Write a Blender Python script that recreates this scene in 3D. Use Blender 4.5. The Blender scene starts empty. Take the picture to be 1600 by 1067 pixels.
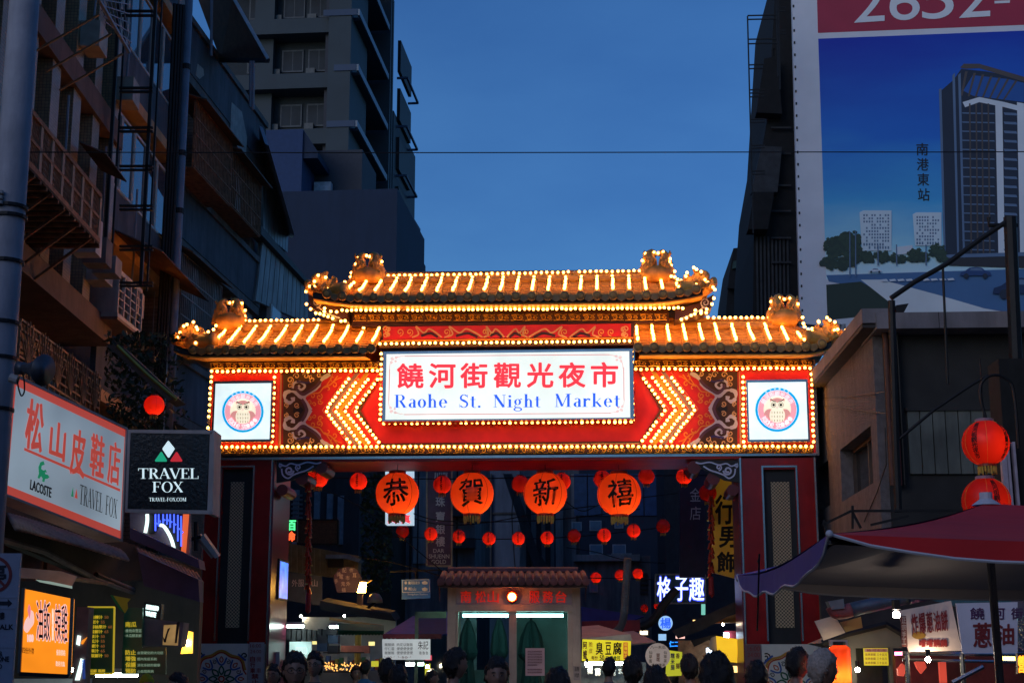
import bpy, bmesh, math, random
from mathutils import Vector, Matrix, noise
R = math.radians
PI = math.pi
rnd = random.Random(7)
sc = bpy.context.scene
COL = sc.collection

# ------------------------------------------------------------------ camera, sky, light, exposure
F_PX, CX, CY, HOR = 2350.0, 800.0, 533.5, 1030.5
TILT = math.atan((HOR - CY) / F_PX)
EYE = Vector((0, 0, 1.65))
cam = bpy.data.cameras.new('camera')
cam.sensor_width = 36.0
cam.lens = 36.0 * F_PX / 1600.0
cam.clip_end = 3000
camo = bpy.data.objects.new('camera', cam)
COL.objects.link(camo)
camo.location = EYE
camo.rotation_euler = (R(90) + TILT, 0, 0)
sc.camera = camo

w = bpy.data.worlds.new('World'); sc.world = w; w.use_nodes = True
nt = w.node_tree
bg = nt.nodes['Background']
sky = nt.nodes.new('ShaderNodeTexSky'); sky.sky_type = 'NISHITA'
sky.sun_disc = False
sky.sun_elevation = R(16.0); sky.sun_rotation = R(218)
sky.altitude = 0; sky.air_density = 1.4; sky.dust_density = 0.6; sky.ozone_density = 4.5
mul = nt.nodes.new('ShaderNodeMix'); mul.data_type = 'RGBA'; mul.blend_type = 'MULTIPLY'
mul.inputs[0].default_value = 1.0
nt.links.new(sky.outputs[0], mul.inputs[6])
mul.inputs[7].default_value = (0.34, 0.61, 1.0, 1)
tcw = nt.nodes.new('ShaderNodeTexCoord'); mpw = nt.nodes.new('ShaderNodeMapping'); mpw.inputs['Scale'].default_value = (1, 1, 2.6)
nzw = nt.nodes.new('ShaderNodeTexNoise'); nzw.inputs['Scale'].default_value = 3.2; nzw.inputs['Detail'].default_value = 7; nzw.inputs['Roughness'].default_value = .55
rw = nt.nodes.new('ShaderNodeValToRGB'); rw.color_ramp.elements[0].position = .35; rw.color_ramp.elements[1].position = .68
rw.color_ramp.elements[0].color = (.86, .88, .92, 1); rw.color_ramp.elements[1].color = (1.16, 1.10, 1.04, 1)
m2w = nt.nodes.new('ShaderNodeMix'); m2w.data_type = 'RGBA'; m2w.blend_type = 'MULTIPLY'; m2w.inputs[0].default_value = 1
nt.links.new(tcw.outputs['Generated'], mpw.inputs[0]); nt.links.new(mpw.outputs[0], nzw.inputs['Vector']); nt.links.new(nzw.outputs['Fac'], rw.inputs[0])
nt.links.new(mul.outputs[2], m2w.inputs[6]); nt.links.new(rw.outputs[0], m2w.inputs[7]); nt.links.new(m2w.outputs[2], bg.inputs[0])
bg.inputs[1].default_value = 0.106
sun = bpy.data.lights.new('dusk_sun', 'SUN'); sun.energy = 0.52; sun.angle = R(40); sun.color = (1, .84, .76)
suno = bpy.data.objects.new('dusk_sun', sun); COL.objects.link(suno)
suno.rotation_euler = (R(90 - 16), 0, R(-38))
sc.view_settings.view_transform = 'Standard'
sc.view_settings.look = 'None'
sc.view_settings.exposure = 0
sc.view_settings.gamma = 1
sc.view_settings.use_curve_mapping = False
sc.cycles.max_bounces = 6
sc.cycles.transparent_max_bounces = 12
sc.cycles.sample_clamp_indirect = 3.0
sc.cycles.use_denoising = True

def ray(px, py):
    x = (px - CX) / F_PX; y = (CY - py) / F_PX
    c, s = math.cos(TILT), math.sin(TILT)
    return Vector((x, c - y * s, s + y * c))
def world(px, py, D):
    d = ray(px, py)
    return EYE + d * (D / d.y)

# ------------------------------------------------------------------ materials
MATS = {}
def mat(name, col, rough=.6, metal=0.0, var=.25, scale=6.0, bump=.15, emit=None, es=0.0, spec=.5, stain=0.0):
    if name in MATS: return MATS[name]
    m = bpy.data.materials.new(name); m.use_nodes = True
    n = m.node_tree; b = n.nodes['Principled BSDF']
    b.inputs['Roughness'].default_value = rough
    b.inputs['Metallic'].default_value = metal
    b.inputs['Specular IOR Level'].default_value = spec
    tc = n.nodes.new('ShaderNodeTexCoord')
    nz = n.nodes.new('ShaderNodeTexNoise'); nz.inputs['Scale'].default_value = scale; nz.inputs['Detail'].default_value = 6
    n.links.new(tc.outputs['Object'], nz.inputs['Vector'])
    rp = n.nodes.new('ShaderNodeValToRGB')
    a, z = 1 - var, 1 + var
    rp.color_ramp.elements[0].position = .3; rp.color_ramp.elements[1].position = .7
    rp.color_ramp.elements[0].color = (*[min(1, c * a) for c in col], 1)
    rp.color_ramp.elements[1].color = (*[min(1, c * z) for c in col], 1)
    n.links.new(nz.outputs['Fac'], rp.inputs[0])
    out = rp.outputs[0]
    if stain > 0:
        mp = n.nodes.new('ShaderNodeMapping'); mp.inputs['Scale'].default_value = (1.3, 1.3, .22)
        n2 = n.nodes.new('ShaderNodeTexNoise'); n2.inputs['Scale'].default_value = 2.2; n2.inputs['Detail'].default_value = 8
        n2.inputs['Roughness'].default_value = .7
        n.links.new(tc.outputs['Object'], mp.inputs[0]); n.links.new(mp.outputs[0], n2.inputs['Vector'])
        r2 = n.nodes.new('ShaderNodeValToRGB')
        r2.color_ramp.elements[0].position = .38; r2.color_ramp.elements[1].position = .62
        r2.color_ramp.elements[0].color = (1 - stain, 1 - stain, 1 - stain, 1); r2.color_ramp.elements[1].color = (1, 1, 1, 1)
        n.links.new(n2.outputs['Fac'], r2.inputs[0])
        mx = n.nodes.new('ShaderNodeMix'); mx.data_type = 'RGBA'; mx.blend_type = 'MULTIPLY'; mx.inputs[0].default_value = 1
        n.links.new(out, mx.inputs[6]); n.links.new(r2.outputs[0], mx.inputs[7]); out = mx.outputs[2]
    n.links.new(out, b.inputs['Base Color'])
    if bump > 0:
        bp = n.nodes.new('ShaderNodeBump'); bp.inputs['Strength'].default_value = bump; bp.inputs['Distance'].default_value = .02
        nb = n.nodes.new('ShaderNodeTexNoise'); nb.inputs['Scale'].default_value = scale * 5; nb.inputs['Detail'].default_value = 4
        n.links.new(tc.outputs['Object'], nb.inputs['Vector'])
        n.links.new(nb.outputs['Fac'], bp.inputs['Height']); n.links.new(bp.outputs[0], b.inputs['Normal'])
    if emit is not None:
        b.inputs['Emission Color'].default_value = (*emit, 1)
        b.inputs['Emission Strength'].default_value = es
    MATS[name] = m
    return m
def lit(name, col, es, var=0.0, scale=3.0):
    """backlit or glowing surface: faint tube unevenness in the emission of a light box"""
    if name in MATS: return MATS[name]
    m = mat(name, [c * .8 for c in col], .35, 0, .02, 3, 0, emit=col, es=es)
    if var:
        n = m.node_tree; b = n.nodes['Principled BSDF']
        tc = n.nodes.new('ShaderNodeTexCoord'); nz = n.nodes.new('ShaderNodeTexNoise'); nz.inputs['Scale'].default_value = scale
        mr = n.nodes.new('ShaderNodeMapRange'); mr.inputs[3].default_value = es * (1 - var); mr.inputs[4].default_value = es * (1 + var)
        mr.inputs[1].default_value = .3; mr.inputs[2].default_value = .7
        n.links.new(tc.outputs['Object'], nz.inputs['Vector']); n.links.new(nz.outputs['Fac'], mr.inputs[0])
        n.links.new(mr.outputs[0], b.inputs['Emission Strength'])
    return m
def paper(name, col):
    """thin translucent lantern paper"""
    m = bpy.data.materials.new(name); m.use_nodes = True
    n = m.node_tree; n.nodes.clear()
    o = n.nodes.new('ShaderNodeOutputMaterial'); d = n.nodes.new('ShaderNodeBsdfDiffuse'); t = n.nodes.new('ShaderNodeBsdfTranslucent')
    g = n.nodes.new('ShaderNodeBsdfGlossy'); g.inputs['Roughness'].default_value = .4
    mx = n.nodes.new('ShaderNodeMixShader'); mx.inputs[0].default_value = .65
    m2 = n.nodes.new('ShaderNodeMixShader'); m2.inputs[0].default_value = .03
    d.inputs[0].default_value = (*col, 1); t.inputs[0].default_value = (*col, 1)
    n.links.new(d.outputs[0], mx.inputs[1]); n.links.new(t.outputs[0], mx.inputs[2])
    n.links.new(mx.outputs[0], m2.inputs[1]); n.links.new(g.outputs[0], m2.inputs[2])
    n.links.new(m2.outputs[0], o.inputs[0])
    MATS[name] = m
    return m
def glass(name, tint=(.8, .9, .9)):
    m = bpy.data.materials.new(name); m.use_nodes = True
    n = m.node_tree; n.nodes.clear()
    o = n.nodes.new('ShaderNodeOutputMaterial'); t = n.nodes.new('ShaderNodeBsdfTransparent'); g = n.nodes.new('ShaderNodeBsdfGlossy')
    g.inputs['Roughness'].default_value = .05; t.inputs[0].default_value = (*tint, 1)
    mx = n.nodes.new('ShaderNodeMixShader'); mx.inputs[0].default_value = .06
    n.links.new(t.outputs[0], mx.inputs[1]); n.links.new(g.outputs[0], mx.inputs[2]); n.links.new(mx.outputs[0], o.inputs[0])
    MATS[name] = m
    return m
def tiled(name, col, grout, sx, sz, rough=.4, bump=.5, off=0.0):
    """small mosaic wall tiles"""
    m = mat(name, col, rough, 0, .2, 3, 0)
    n = m.node_tree; b = n.nodes['Principled BSDF']
    tc = n.nodes.new('ShaderNodeTexCoord'); mp = n.nodes.new('ShaderNodeMapping')
    mp.inputs['Rotation'].default_value = (R(90), 0, 0)
    br = n.nodes.new('ShaderNodeTexBrick'); br.offset = off
    br.inputs['Scale'].default_value = 1; br.inputs['Brick Width'].default_value = sx; br.inputs['Row Height'].default_value = sz
    br.inputs['Mortar Size'].default_value = min(sx, sz) * .08
    br.inputs['Color1'].default_value = (*[c * .8 for c in col], 1); br.inputs['Color2'].default_value = (*[c * 1.15 for c in col], 1)
    br.inputs['Mortar'].default_value = (*grout, 1)
    cb = n.nodes.new('ShaderNodeCombineXYZ'); sp = n.nodes.new('ShaderNodeSeparateXYZ'); ad = n.nodes.new('ShaderNodeMath')
    n.links.new(tc.outputs['Object'], sp.inputs[0]); n.links.new(sp.outputs[0], ad.inputs[0]); n.links.new(sp.outputs[1], ad.inputs[1])
    n.links.new(ad.outputs[0], cb.inputs[0]); n.links.new(sp.outputs[2], cb.inputs[1])
    n.links.new(cb.outputs[0], br.inputs['Vector'])
    n.links.new(br.outputs['Color'], b.inputs['Base Color'])
    bp = n.nodes.new('ShaderNodeBump'); bp.inputs['Strength'].default_value = bump; bp.inputs['Distance'].default_value = -.01
    n.links.new(br.outputs['Fac'], bp.inputs['Height']); n.links.new(bp.outputs[0], b.inputs['Normal'])
    return m

# ------------------------------------------------------------------ mesh builder
class MB:
    def __init__(s): s.v = []; s.f = []
    def add(s, vs, fs):
        k = len(s.v); s.v += [tuple(p) for p in vs]; s.f += [tuple(k + i for i in f) for f in fs]; return s
    def box(s, x0, x1, y0, y1, z0, z1):
        vs = [(x, y, z) for x in (x0, x1) for y in (y0, y1) for z in (z0, z1)]
        return s.add(vs, [(0, 1, 3, 2), (4, 6, 7, 5), (0, 4, 5, 1), (2, 3, 7, 6), (0, 2, 6, 4), (1, 5, 7, 3)])
    def hexa(s, a, b):
        """two 4-point loops joined"""
        return s.add(list(a) + list(b), [(0, 1, 2, 3), (7, 6, 5, 4)] + [(i, 4 + i, 4 + (i + 1) % 4, (i + 1) % 4) for i in range(4)])
    def prism(s, pts, y0, y1):
        n = len(pts)
        vs = [(p[0], y0, p[1]) for p in pts] + [(p[0], y1, p[1]) for p in pts]
        return s.add(vs, [tuple(range(n)), tuple(range(2 * n - 1, n - 1, -1))] + [(i, n + i, n + (i + 1) % n, (i + 1) % n) for i in range(n)])
    def slab(s, pts, vec):
        n = len(pts); vec = Vector(vec)
        vs = [Vector(p) for p in pts]; vs = vs + [p + vec for p in vs]
        return s.add(vs, [tuple(range(n)), tuple(range(2 * n - 1, n - 1, -1))] + [(i, n + i, n + (i + 1) % n, (i + 1) % n) for i in range(n)])
    def poly(s, pts): return s.add(pts, [tuple(range(len(pts)))])
    def tube(s, pts, r, n=6, cap=True, flat=None):
        pts = [Vector(p) for p in pts]; m = len(pts)
        rs = r if isinstance(r, (list, tuple)) else [r] * m
        k = len(s.v); prev = None
        for i, p in enumerate(pts):
            t = (pts[min(i + 1, m - 1)] - pts[max(i - 1, 0)])
            t = t.normalized() if t.length > 1e-9 else Vector((0, 0, 1))
            up = prev if prev is not None else (Vector((0, 0, 1)) if abs(t.z) < .9 else Vector((1, 0, 0)))
            a = t.cross(up)
            a = a.normalized() if a.length > 1e-6 else t.orthogonal().normalized()
            b = a.cross(t).normalized(); prev = b
            for j in range(n):
                an = 2 * PI * j / n + (PI / 4 if n == 4 else 0)
                s.v.append(tuple(p + (a * math.cos(an) + b * math.sin(an) * (flat or 1)) * rs[i]))
        for i in range(m - 1):
            for j in range(n):
                s.f.append((k + i * n + j, k + i * n + (j + 1) % n, k + (i + 1) * n + (j + 1) % n, k + (i + 1) * n + j))
        if cap:
            s.f.append(tuple(k + j for j in range(n))[::-1]); s.f.append(tuple(k + (m - 1) * n + j for j in range(n)))
        return s
    def bar(s, a, b, r): return s.tube([a, b], r, 4)
    def lathe(s, prof, c=(0, 0, 0), n=16, axis='z', lobes=0, amp=0):
        k = len(s.v); m = len(prof)
        for (r, z) in prof:
            for j in range(n):
                an = 2 * PI * j / n
                rr = r * (1 - amp * abs(math.sin(lobes * an / 2)) if lobes else 1)
                x, y = rr * math.cos(an), rr * math.sin(an)
                if axis == 'z': p = (c[0] + x, c[1] + y, c[2] + z)
                elif axis == 'y': p = (c[0] + x, c[1] + z, c[2] + y)
                else: p = (c[0] + z, c[1] + x, c[2] + y)
                s.v.append(p)
        for i in range(m - 1):
            for j in range(n):
                s.f.append((k + i * n + j, k + i * n + (j + 1) % n, k + (i + 1) * n + (j + 1) % n, k + (i + 1) * n + j))
        if prof[0][0] > 1e-6: s.f.append(tuple(k + j for j in range(n))[::-1])
        if prof[-1][0] > 1e-6: s.f.append(tuple(k + (m - 1) * n + j for j in range(n)))
        return s
    def ball(s, c, r, n=8, m=6, sc_=(1, 1, 1)):
        k = len(s.v); c = Vector(c)
        s.v.append(tuple(c + Vector((0, 0, r * sc_[2]))))
        for i in range(1, m):
            a = PI * i / m
            for j in range(n):
                b = 2 * PI * j / n
                s.v.append((c.x + r * sc_[0] * math.sin(a) * math.cos(b), c.y + r * sc_[1] * math.sin(a) * math.sin(b), c.z + r * sc_[2] * math.cos(a)))
        s.v.append(tuple(c - Vector((0, 0, r * sc_[2]))))
        for j in range(n): s.f.append((k, k + 1 + j, k + 1 + (j + 1) % n))
        for i in range(m - 2):
            for j in range(n):
                a = k + 1 + i * n
                s.f.append((a + j, a + n + j, a + n + (j + 1) % n, a + (j + 1) % n))
        e = len(s.v) - 1; a = k + 1 + (m - 2) * n
        for j in range(n): s.f.append((e, a + (j + 1) % n, a + j))
        return s
    def build(s, name, m, parent=None, smooth=False, kind=None, label=None, loc=None):
        me = bpy.data.meshes.new(name); me.from_pydata(s.v, [], s.f)
        bm = bmesh.new(); bm.from_mesh(me); bmesh.ops.recalc_face_normals(bm, faces=bm.faces); bm.to_mesh(me); bm.free()
        me.materials.append(m)
        if smooth:
            for p in me.polygons: p.use_smooth = True
        return link(name, me, parent, kind, label, loc)
def link(name, me, parent=None, kind=None, label=None, loc=None):
    o = bpy.data.objects.new(name, me); COL.objects.link(o)
    if parent is not None: o.parent = parent.o if isinstance(parent, T) else parent
    if kind: o['kind'] = kind
    if label: o['label'] = label
    if loc is not None: o.location = loc
    return o
class T:
    """a thing: an Empty at its base; at() turns a pixel of the survey photo into a point of its local frame"""
    def __init__(s, name, label, cat, px, D, yaw=-3.5, py=None, group=None, kind=None):
        p = world(px, HOR if py is None else py, D)
        if py is None: p.z = 0
        s.set(name, label, cat, p, yaw, group, kind)
    def set(s, name, label, cat, p, yaw, group=None, kind=None):
        s.p = Vector(p); s.yaw = R(yaw)
        s.o = bpy.data.objects.new(name, None); COL.objects.link(s.o)
        s.o.location = s.p; s.o.rotation_euler = (0, 0, s.yaw); s.o.empty_display_size = .2
        if kind: s.o['kind'] = kind
        if label: s.o['label'] = label
        if cat: s.o['category'] = cat
        if group: s.o['group'] = group
        s.M = Matrix.Rotation(-s.yaw, 3, 'Z')
    def at(s, px, py, d=0.0):
        o = s.M @ (EYE - s.p); r = s.M @ ray(px, py)
        k = (d - o.y) / r.y
        return o + r * k
    def loc(s, w_): return s.M @ (Vector(w_) - s.p)
    def rect(s, x0, y0, x1, y1, d=0.0):
        xm, ym = (x0 + x1) / 2, (y0 + y1) / 2
        return s.at(x0, ym, d).x, s.at(x1, ym, d).x, s.at(xm, y1, d).z, s.at(xm, y0, d).z
    def pbox(s, name, m, x0, y0, x1, y1, d0, d1, **k):
        a, b, c, e = s.rect(x0, y0, x1, y1, d0)
        return MB().box(min(a, b), max(a, b), d0, d1, c, e).build(name, m, s, **k)
class TW(T):
    def __init__(s, name, label, cat, p, yaw=-3.5, group=None, kind=None): s.set(name, label, cat, p, yaw, group, kind)
def tag(o, label, cat, group=None):
    o['label'] = label; o['category'] = cat
    if group: o['group'] = group
    return o

# ------------------------------------------------------------------ lettering
_tc = {}
def text_data(body, bold=0.0, sx=1.0, spacing=1.0):
    key = (body, bold, spacing)
    if key in _tc: return _tc[key]
    cu = bpy.data.curves.new('lettering', 'FONT'); cu.body = body; cu.size = 1; cu.offset = bold
    cu.resolution_u = 6 if body[0].isdigit() else 2; cu.space_character = spacing; cu.align_x = 'CENTER'; cu.space_line = .92
    ob = bpy.data.objects.new('lettering', cu); COL.objects.link(ob)
    dg = bpy.context.evaluated_depsgraph_get(); dg.update()
    me = bpy.data.meshes.new_from_object(ob.evaluated_get(dg))
    vs = [v.co.copy() for v in me.vertices]; fs = [tuple(p.vertices) for p in me.polygons]
    bpy.data.objects.remove(ob); bpy.data.curves.remove(cu); bpy.data.meshes.remove(me)
    if not vs: vs = [Vector((0, 0, 0))]
    x0 = min(v.x for v in vs); x1 = max(v.x for v in vs); y0 = min(v.y for v in vs); y1 = max(v.y for v in vs)
    wx, wy = max(x1 - x0, 1e-6), max(y1 - y0, 1e-6)
    _tc[key] = ([((v.x - x0) / wx, (v.y - y0) / wy) for v in vs], fs)
    return _tc[key]
def quad_text(t, body, m, q, d=0.0, bold=0.0, name='lettering', thick=.004, brush=0.0, parent=None, spacing=1.0, label=None):
    """lettering stretched over a pixel quad q=(tl,tr,br,bl) lying in the thing's plane d"""
    P = [t.at(p[0], p[1], d) for p in q]
    uv, fs = text_data(body, 0, 1, spacing) if isinstance(body, str) else body
    vs = []
    if bold:
        wpx = max((P[1] - P[0]).length, 1e-6); hpx = max((P[0] - P[3]).length, 1e-6)
        mn = min(hpx, wpx * (1 if isinstance(body, str) and len(body) < 2 else 9)); bx = bold * mn / wpx; by = bold * mn / hpx; n0 = len(uv); u0 = uv; f0 = fs; uv = []; fs = []
        sh = [(math.cos(k * PI / 4), math.sin(k * PI / 4)) for k in range(8)] if n0 < 3000 else [(1, 0), (-1, 0), (0, 1), (0, -1)]
        for k, (a, c) in enumerate(sh):
            uv += [(u + a * bx, v + c * by) for (u, v) in u0]; fs += [tuple(i + k * n0 for i in f) for f in f0]
    for (u, v) in uv:
        if brush:
            nx = noise.noise((u * 7, v * 7, 3.1)); ny = noise.noise((u * 7, v * 7, 9.4))
            u2, v2 = u + nx * brush, v + ny * brush + (u - .5) * brush * .6
        else: u2, v2 = u, v
        top = P[0].lerp(P[1], u2); bot = P[3].lerp(P[2], u2)
        p = bot.lerp(top, v2)
        if bold: p.y -= .0004 * (len(vs) // n0)
        vs.append(p)
    b = MB(); n = len(vs)
    b.v = [tuple(p) for p in vs] + [(p.x, p.y + thick * .9, p.z) for p in vs]
    ed = {}
    for f in fs:
        for i in range(len(f)):
            e = (f[i], f[(i + 1) % len(f)]); ed[e] = ed.get(e, 0) + 1
    b.f = [tuple(f) for f in fs] + [(a, c, c + n, a + n) for (a, c) in ed if (c, a) not in ed]
    me = bpy.data.meshes.new(name); me.from_pydata(b.v, [], b.f); me.materials.append(m)
    return link(name, me, parent or t, label=label)
def txt(t, body, m, x0, y0, x1, y1, d=0.0, **k):
    return quad_text(t, body, m, ((x0, y0), (x1, y0), (x1, y1), (x0, y1)), d, **k)
def vtxt(t, body, m, x0, y0, x1, y1, d=0.0, gap=.15, **k):
    n = len(body); h = (y1 - y0) / (n - gap)
    for i, c in enumerate(body):
        txt(t, c, m, x0, y0 + i * h, x1, y0 + i * h + h * (1 - gap), d, **k)

# a small roman (thick and thin) alphabet drawn from bars and bowls
def roman(word, gap=.16):
    B = MB(); TH, th = .15, .035
    lay = [0]
    def st(pts, ws):
        k = len(B.v); n = len(pts)
        for i, p in enumerate(pts):
            a = pts[max(i - 1, 0)]; b = pts[min(i + 1, n - 1)]
            dx, dy = b[0] - a[0], b[1] - a[1]; L = math.hypot(dx, dy) or 1
            w_ = ws[i] if isinstance(ws, (list, tuple)) else ws
            B.v.append((p[0] - dy / L * w_ / 2, p[1] + dx / L * w_ / 2, lay[0])); B.v.append((p[0] + dy / L * w_ / 2, p[1] - dx / L * w_ / 2, lay[0]))
        for i in range(n - 1): B.f.append((k + 2 * i, k + 2 * i + 1, k + 2 * i + 3, k + 2 * i + 2))
        lay[0] += 1
    def bowl(cx, cy, rx, ry, a0, a1, T_=TH, t_=th, n=14):
        k = len(B.v)
        for i in range(n + 1):
            a = R(a0 + (a1 - a0) * i / n); c, s = math.cos(a), math.sin(a)
            B.v.append((cx + rx * c, cy + ry * s, lay[0])); B.v.append((cx + (rx - T_) * c, cy + (ry - t_) * s, lay[0]))
        for i in range(n): B.f.append((k + 2 * i, k + 2 * i + 1, k + 2 * i + 3, k + 2 * i + 2))
        lay[0] += 1
    def stem(x, y0, y1, w_=TH, s0=.09, s1=.09):
        st([(x, y0), (x, y1)], w_)
        if s0: st([(x - w_ / 2 - s0, y0 + th / 2), (x + w_ / 2 + s0, y0 + th / 2)], th)
        if s1: st([(x - w_ / 2 - s1, y1 - th / 2), (x + w_ / 2 + s1, y1 - th / 2)], th)
    X = 0
    for c in word:
        k0 = len(B.v); wd = .5
        if c == ' ': X += .55; continue
        if c in 'RPB':
            stem(.16, 0, 1, s1=.08); bowl(.36, .76, .26, .24, -90, 90); st([(.16, .98), (.37, .98)], th); st([(.16, .535), (.37, .535)], th)
            if c == 'R': st([(.36, .53), (.62, .03)], TH); st([(.5, th / 2), (.76, th / 2)], th)
            wd = .72
        elif c == 'o': bowl(.25, .33, .25, .34, 0, 360, TH, th, 24); wd = .5
        elif c == 'O': bowl(.4, .5, .4, .52, 0, 360, TH, th, 28); wd = .8
        elif c == 'C': bowl(.4, .5, .4, .52, 40, 320, TH, th, 22); st([(.7, .62), (.7, 1)], th); st([(.7, 0), (.7, .3)], th); wd = .74
        elif c == 'G': bowl(.4, .5, .4, .52, 40, 320, TH, th, 22); stem(.66, .08, .42, s0=0); wd = .8
        elif c == 'a':
            stem(.36, 0, .5, s0=0, s1=0); bowl(.24, .5, .195, .17, 0, 150, .13, th); bowl(.24, .19, .22, .2, 60, 330, TH, th, 18); st([(.36, .02), (.47, .05)], .05); wd = .46
        elif c == 'e': bowl(.25, .33, .25, .34, 0, 320, TH, th, 22); st([(.08, .36), (.48, .36)], th); wd = .5
        elif c == 'h': stem(.12, 0, 1.05, s1=0); st([(.0, 1.02), (.12, 1.02)], th); bowl(.28, .42, .2, .25, 0, 150, .13, .05); stem(.415, 0, .44, .13, s1=0); wd = .55
        elif c == 'n': stem(.12, 0, .66, s1=0); bowl(.28, .42, .2, .25, 0, 150, .13, .05); stem(.415, 0, .44, .13, s1=0); wd = .55
        elif c == 'i': stem(.14, 0, .65, s1=0); st([(0, .63), (.14, .63)], th); bowl(.14, .87, .09, .09, 0, 360, .088, .088); wd = .28
        elif c == 'r': stem(.12, 0, .65, s1=0); st([(0, .63), (.12, .63)], th); bowl(.33, .42, .18, .24, 60, 160, .1, .08); bowl(.39, .56, .07, .07, 0, 360, .069, .069); wd = .45
        elif c == 'k': stem(.12, 0, 1.05, s1=0); st([(0, 1.02), (.12, 1.02)], th); st([(.18, .3), (.46, .62)], th); st([(.36, .64), (.54, .64)], th); st([(.24, .4), (.5, .02)], .13); st([(.4, th / 2), (.6, th / 2)], th); wd = .58
        elif c == 't': st([(.16, .86), (.16, .12)], .14); bowl(.28, .13, .19, .14, 180, 300, .13, .04); st([(0, .62), (.36, .62)], .045); wd = .36
        elif c == '.': bowl(.09, .08, .085, .085, 0, 360, .084, .084); wd = .2
        elif c == '-': st([(.02, .35), (.3, .35)], .07); wd = .3
        elif c == 'S': bowl(.29, .74, .25, .27, 30, 240, .12, .05); st([(.12, .62), (.3, .52), (.46, .4)], [.13, .17, .13]); bowl(.28, .27, .27, .28, -150, 60, .12, .05); st([(.5, .74), (.5, .98)], th); st([(.04, .02), (.04, .28)], th); wd = .56
        elif c == 'N': stem(.14, 0, 1, .045); st([(.14, .98), (.66, .02)], .17); stem(.68, .0, 1, .045, s0=0); wd = .8
        elif c == 'M': stem(.14, 0, 1, .045, s1=.05); st([(.14, .98), (.46, .05)], .15); st([(.46, .05), (.78, .98)], .045); stem(.82, 0, 1, TH); wd = 1.0
        elif c == 'g': bowl(.24, .42, .21, .24, 0, 360, .13, th, 20); bowl(.25, -.15, .27, .16, 0, 360, .1, .05, 20); st([(.12, .2), (.05, .08), (.12, .0), (.4, -.03)], [.05, .07, .08, .09]); st([(.38, .62), (.52, .66)], .06); wd = .54
        elif c == 'T': stem(.36, 0, 1, s1=0); st([(0, .97), (.72, .97)], .05); st([(.02, .76), (.02, .99)], th); st([(.7, .76), (.7, .99)], th); wd = .72
        elif c == 'A': st([(.08, 0.02), (.38, 1)], .05); st([(.36, 1), (.68, .02)], TH); st([(.18, .34), (.56, .34)], th); st([(-.04, th / 2), (.2, th / 2)], th); st([(.54, th / 2), (.82, th / 2)], th); wd = .74
        elif c == 'V': st([(.08, .98), (.4, 0)], TH); st([(.4, 0), (.68, .98)], .05); st([(-.04, .98), (.22, .98)], th); st([(.56, .98), (.8, .98)], th); wd = .74
        elif c in 'EF':
            stem(.16, 0, 1); st([(.16, .98), (.58, .98)], th); st([(.57, .76), (.57, 1)], th); st([(.16, .52), (.44, .52)], th); st([(.44, .42), (.44, .62)], th)
            if c == 'E': st([(.16, .02), (.6, .02)], th); st([(.6, 0), (.6, .26)], th)
            wd = .64
        elif c == 'L': stem(.16, 0, 1); st([(.16, .02), (.6, .02)], th); st([(.59, 0), (.59, .28)], th); wd = .62
        elif c == 'X': st([(.1, .98), (.62, .02)], TH); st([(.12, .02), (.6, .98)], .045); [st([(a, b), (a + .24, b)], th) for a in (-.02, .48) for b in (.02, .98)]; wd = .74
        for i in range(k0, len(B.v)): v = B.v[i]; B.v[i] = (v[0] + X, v[1], v[2])
        X += wd + gap
    xs = [v[0] for v in B.v]; ys = [v[1] for v in B.v]
    x0, x1 = min(xs), max(xs); y0, y1 = min(ys), max(ys)
    return B, (x0, x1, y0, y1)
def rtxt(t, word, m, x0, y0, x1, y1, d, gap=.16, q=None, name='lettering', shade=None):
    B, (a, b, c, e) = roman(word, gap)
    q = q or ((x0, y0), (x1, y0), (x1, y1), (x0, y1))
    P = [t.at(p[0], p[1], d) for p in q]
    o = MB()
    for v in B.v:
        u, w_ = (v[0] - a) / (b - a), (v[1] - c) / (e - c)
        p = P[3].lerp(P[2], u).lerp(P[0].lerp(P[1], u), w_)
        o.v.append((p.x, p.y - .0002 * (v[2] % 7), p.z))
    o.f = B.f
    me = bpy.data.meshes.new(name); me.from_pydata(o.v, [], o.f); me.materials.append(m)
    return link(name, me, t)
# flat ornament strokes in the thing's plane, pixel coordinates
def strokes(t, lines, d, wpx=1.2, step=.0006, kpx=None):
    """each line: (points, width in px or list); returns an MB of thin raised ribbons"""
    o = MB(); L = 0
    for ln in lines:
        pts, wd = ln if isinstance(ln, tuple) else (ln, wpx)
        n = len(pts); k = len(o.v); dd = d - step * (L % 9); L += 1
        for i, p in enumerate(pts):
            a = pts[max(i - 1, 0)]; b = pts[min(i + 1, n - 1)]
            dx, dy = b[0] - a[0], b[1] - a[1]; q = math.hypot(dx, dy) or 1
            ww = (wd[i] if isinstance(wd, (list, tuple)) else wd) / 2
            o.v.append(tuple(t.at(p[0] - dy / q * ww, p[1] + dx / q * ww, dd))); o.v.append(tuple(t.at(p[0] + dy / q * ww, p[1] - dx / q * ww, dd)))
        for i in range(n - 1): o.f.append((k + 2 * i, k + 2 * i + 1, k + 2 * i + 3, k + 2 * i + 2))
    return o
def spiral(cx, cy, r0, r1, a0, turns, n=14):
    return [(cx + (r0 + (r1 - r0) * i / n) * math.cos(R(a0 + 360 * turns * i / n)), cy + (r0 + (r1 - r0) * i / n) * math.sin(R(a0 + 360 * turns * i / n))) for i in range(n + 1)]
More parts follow.
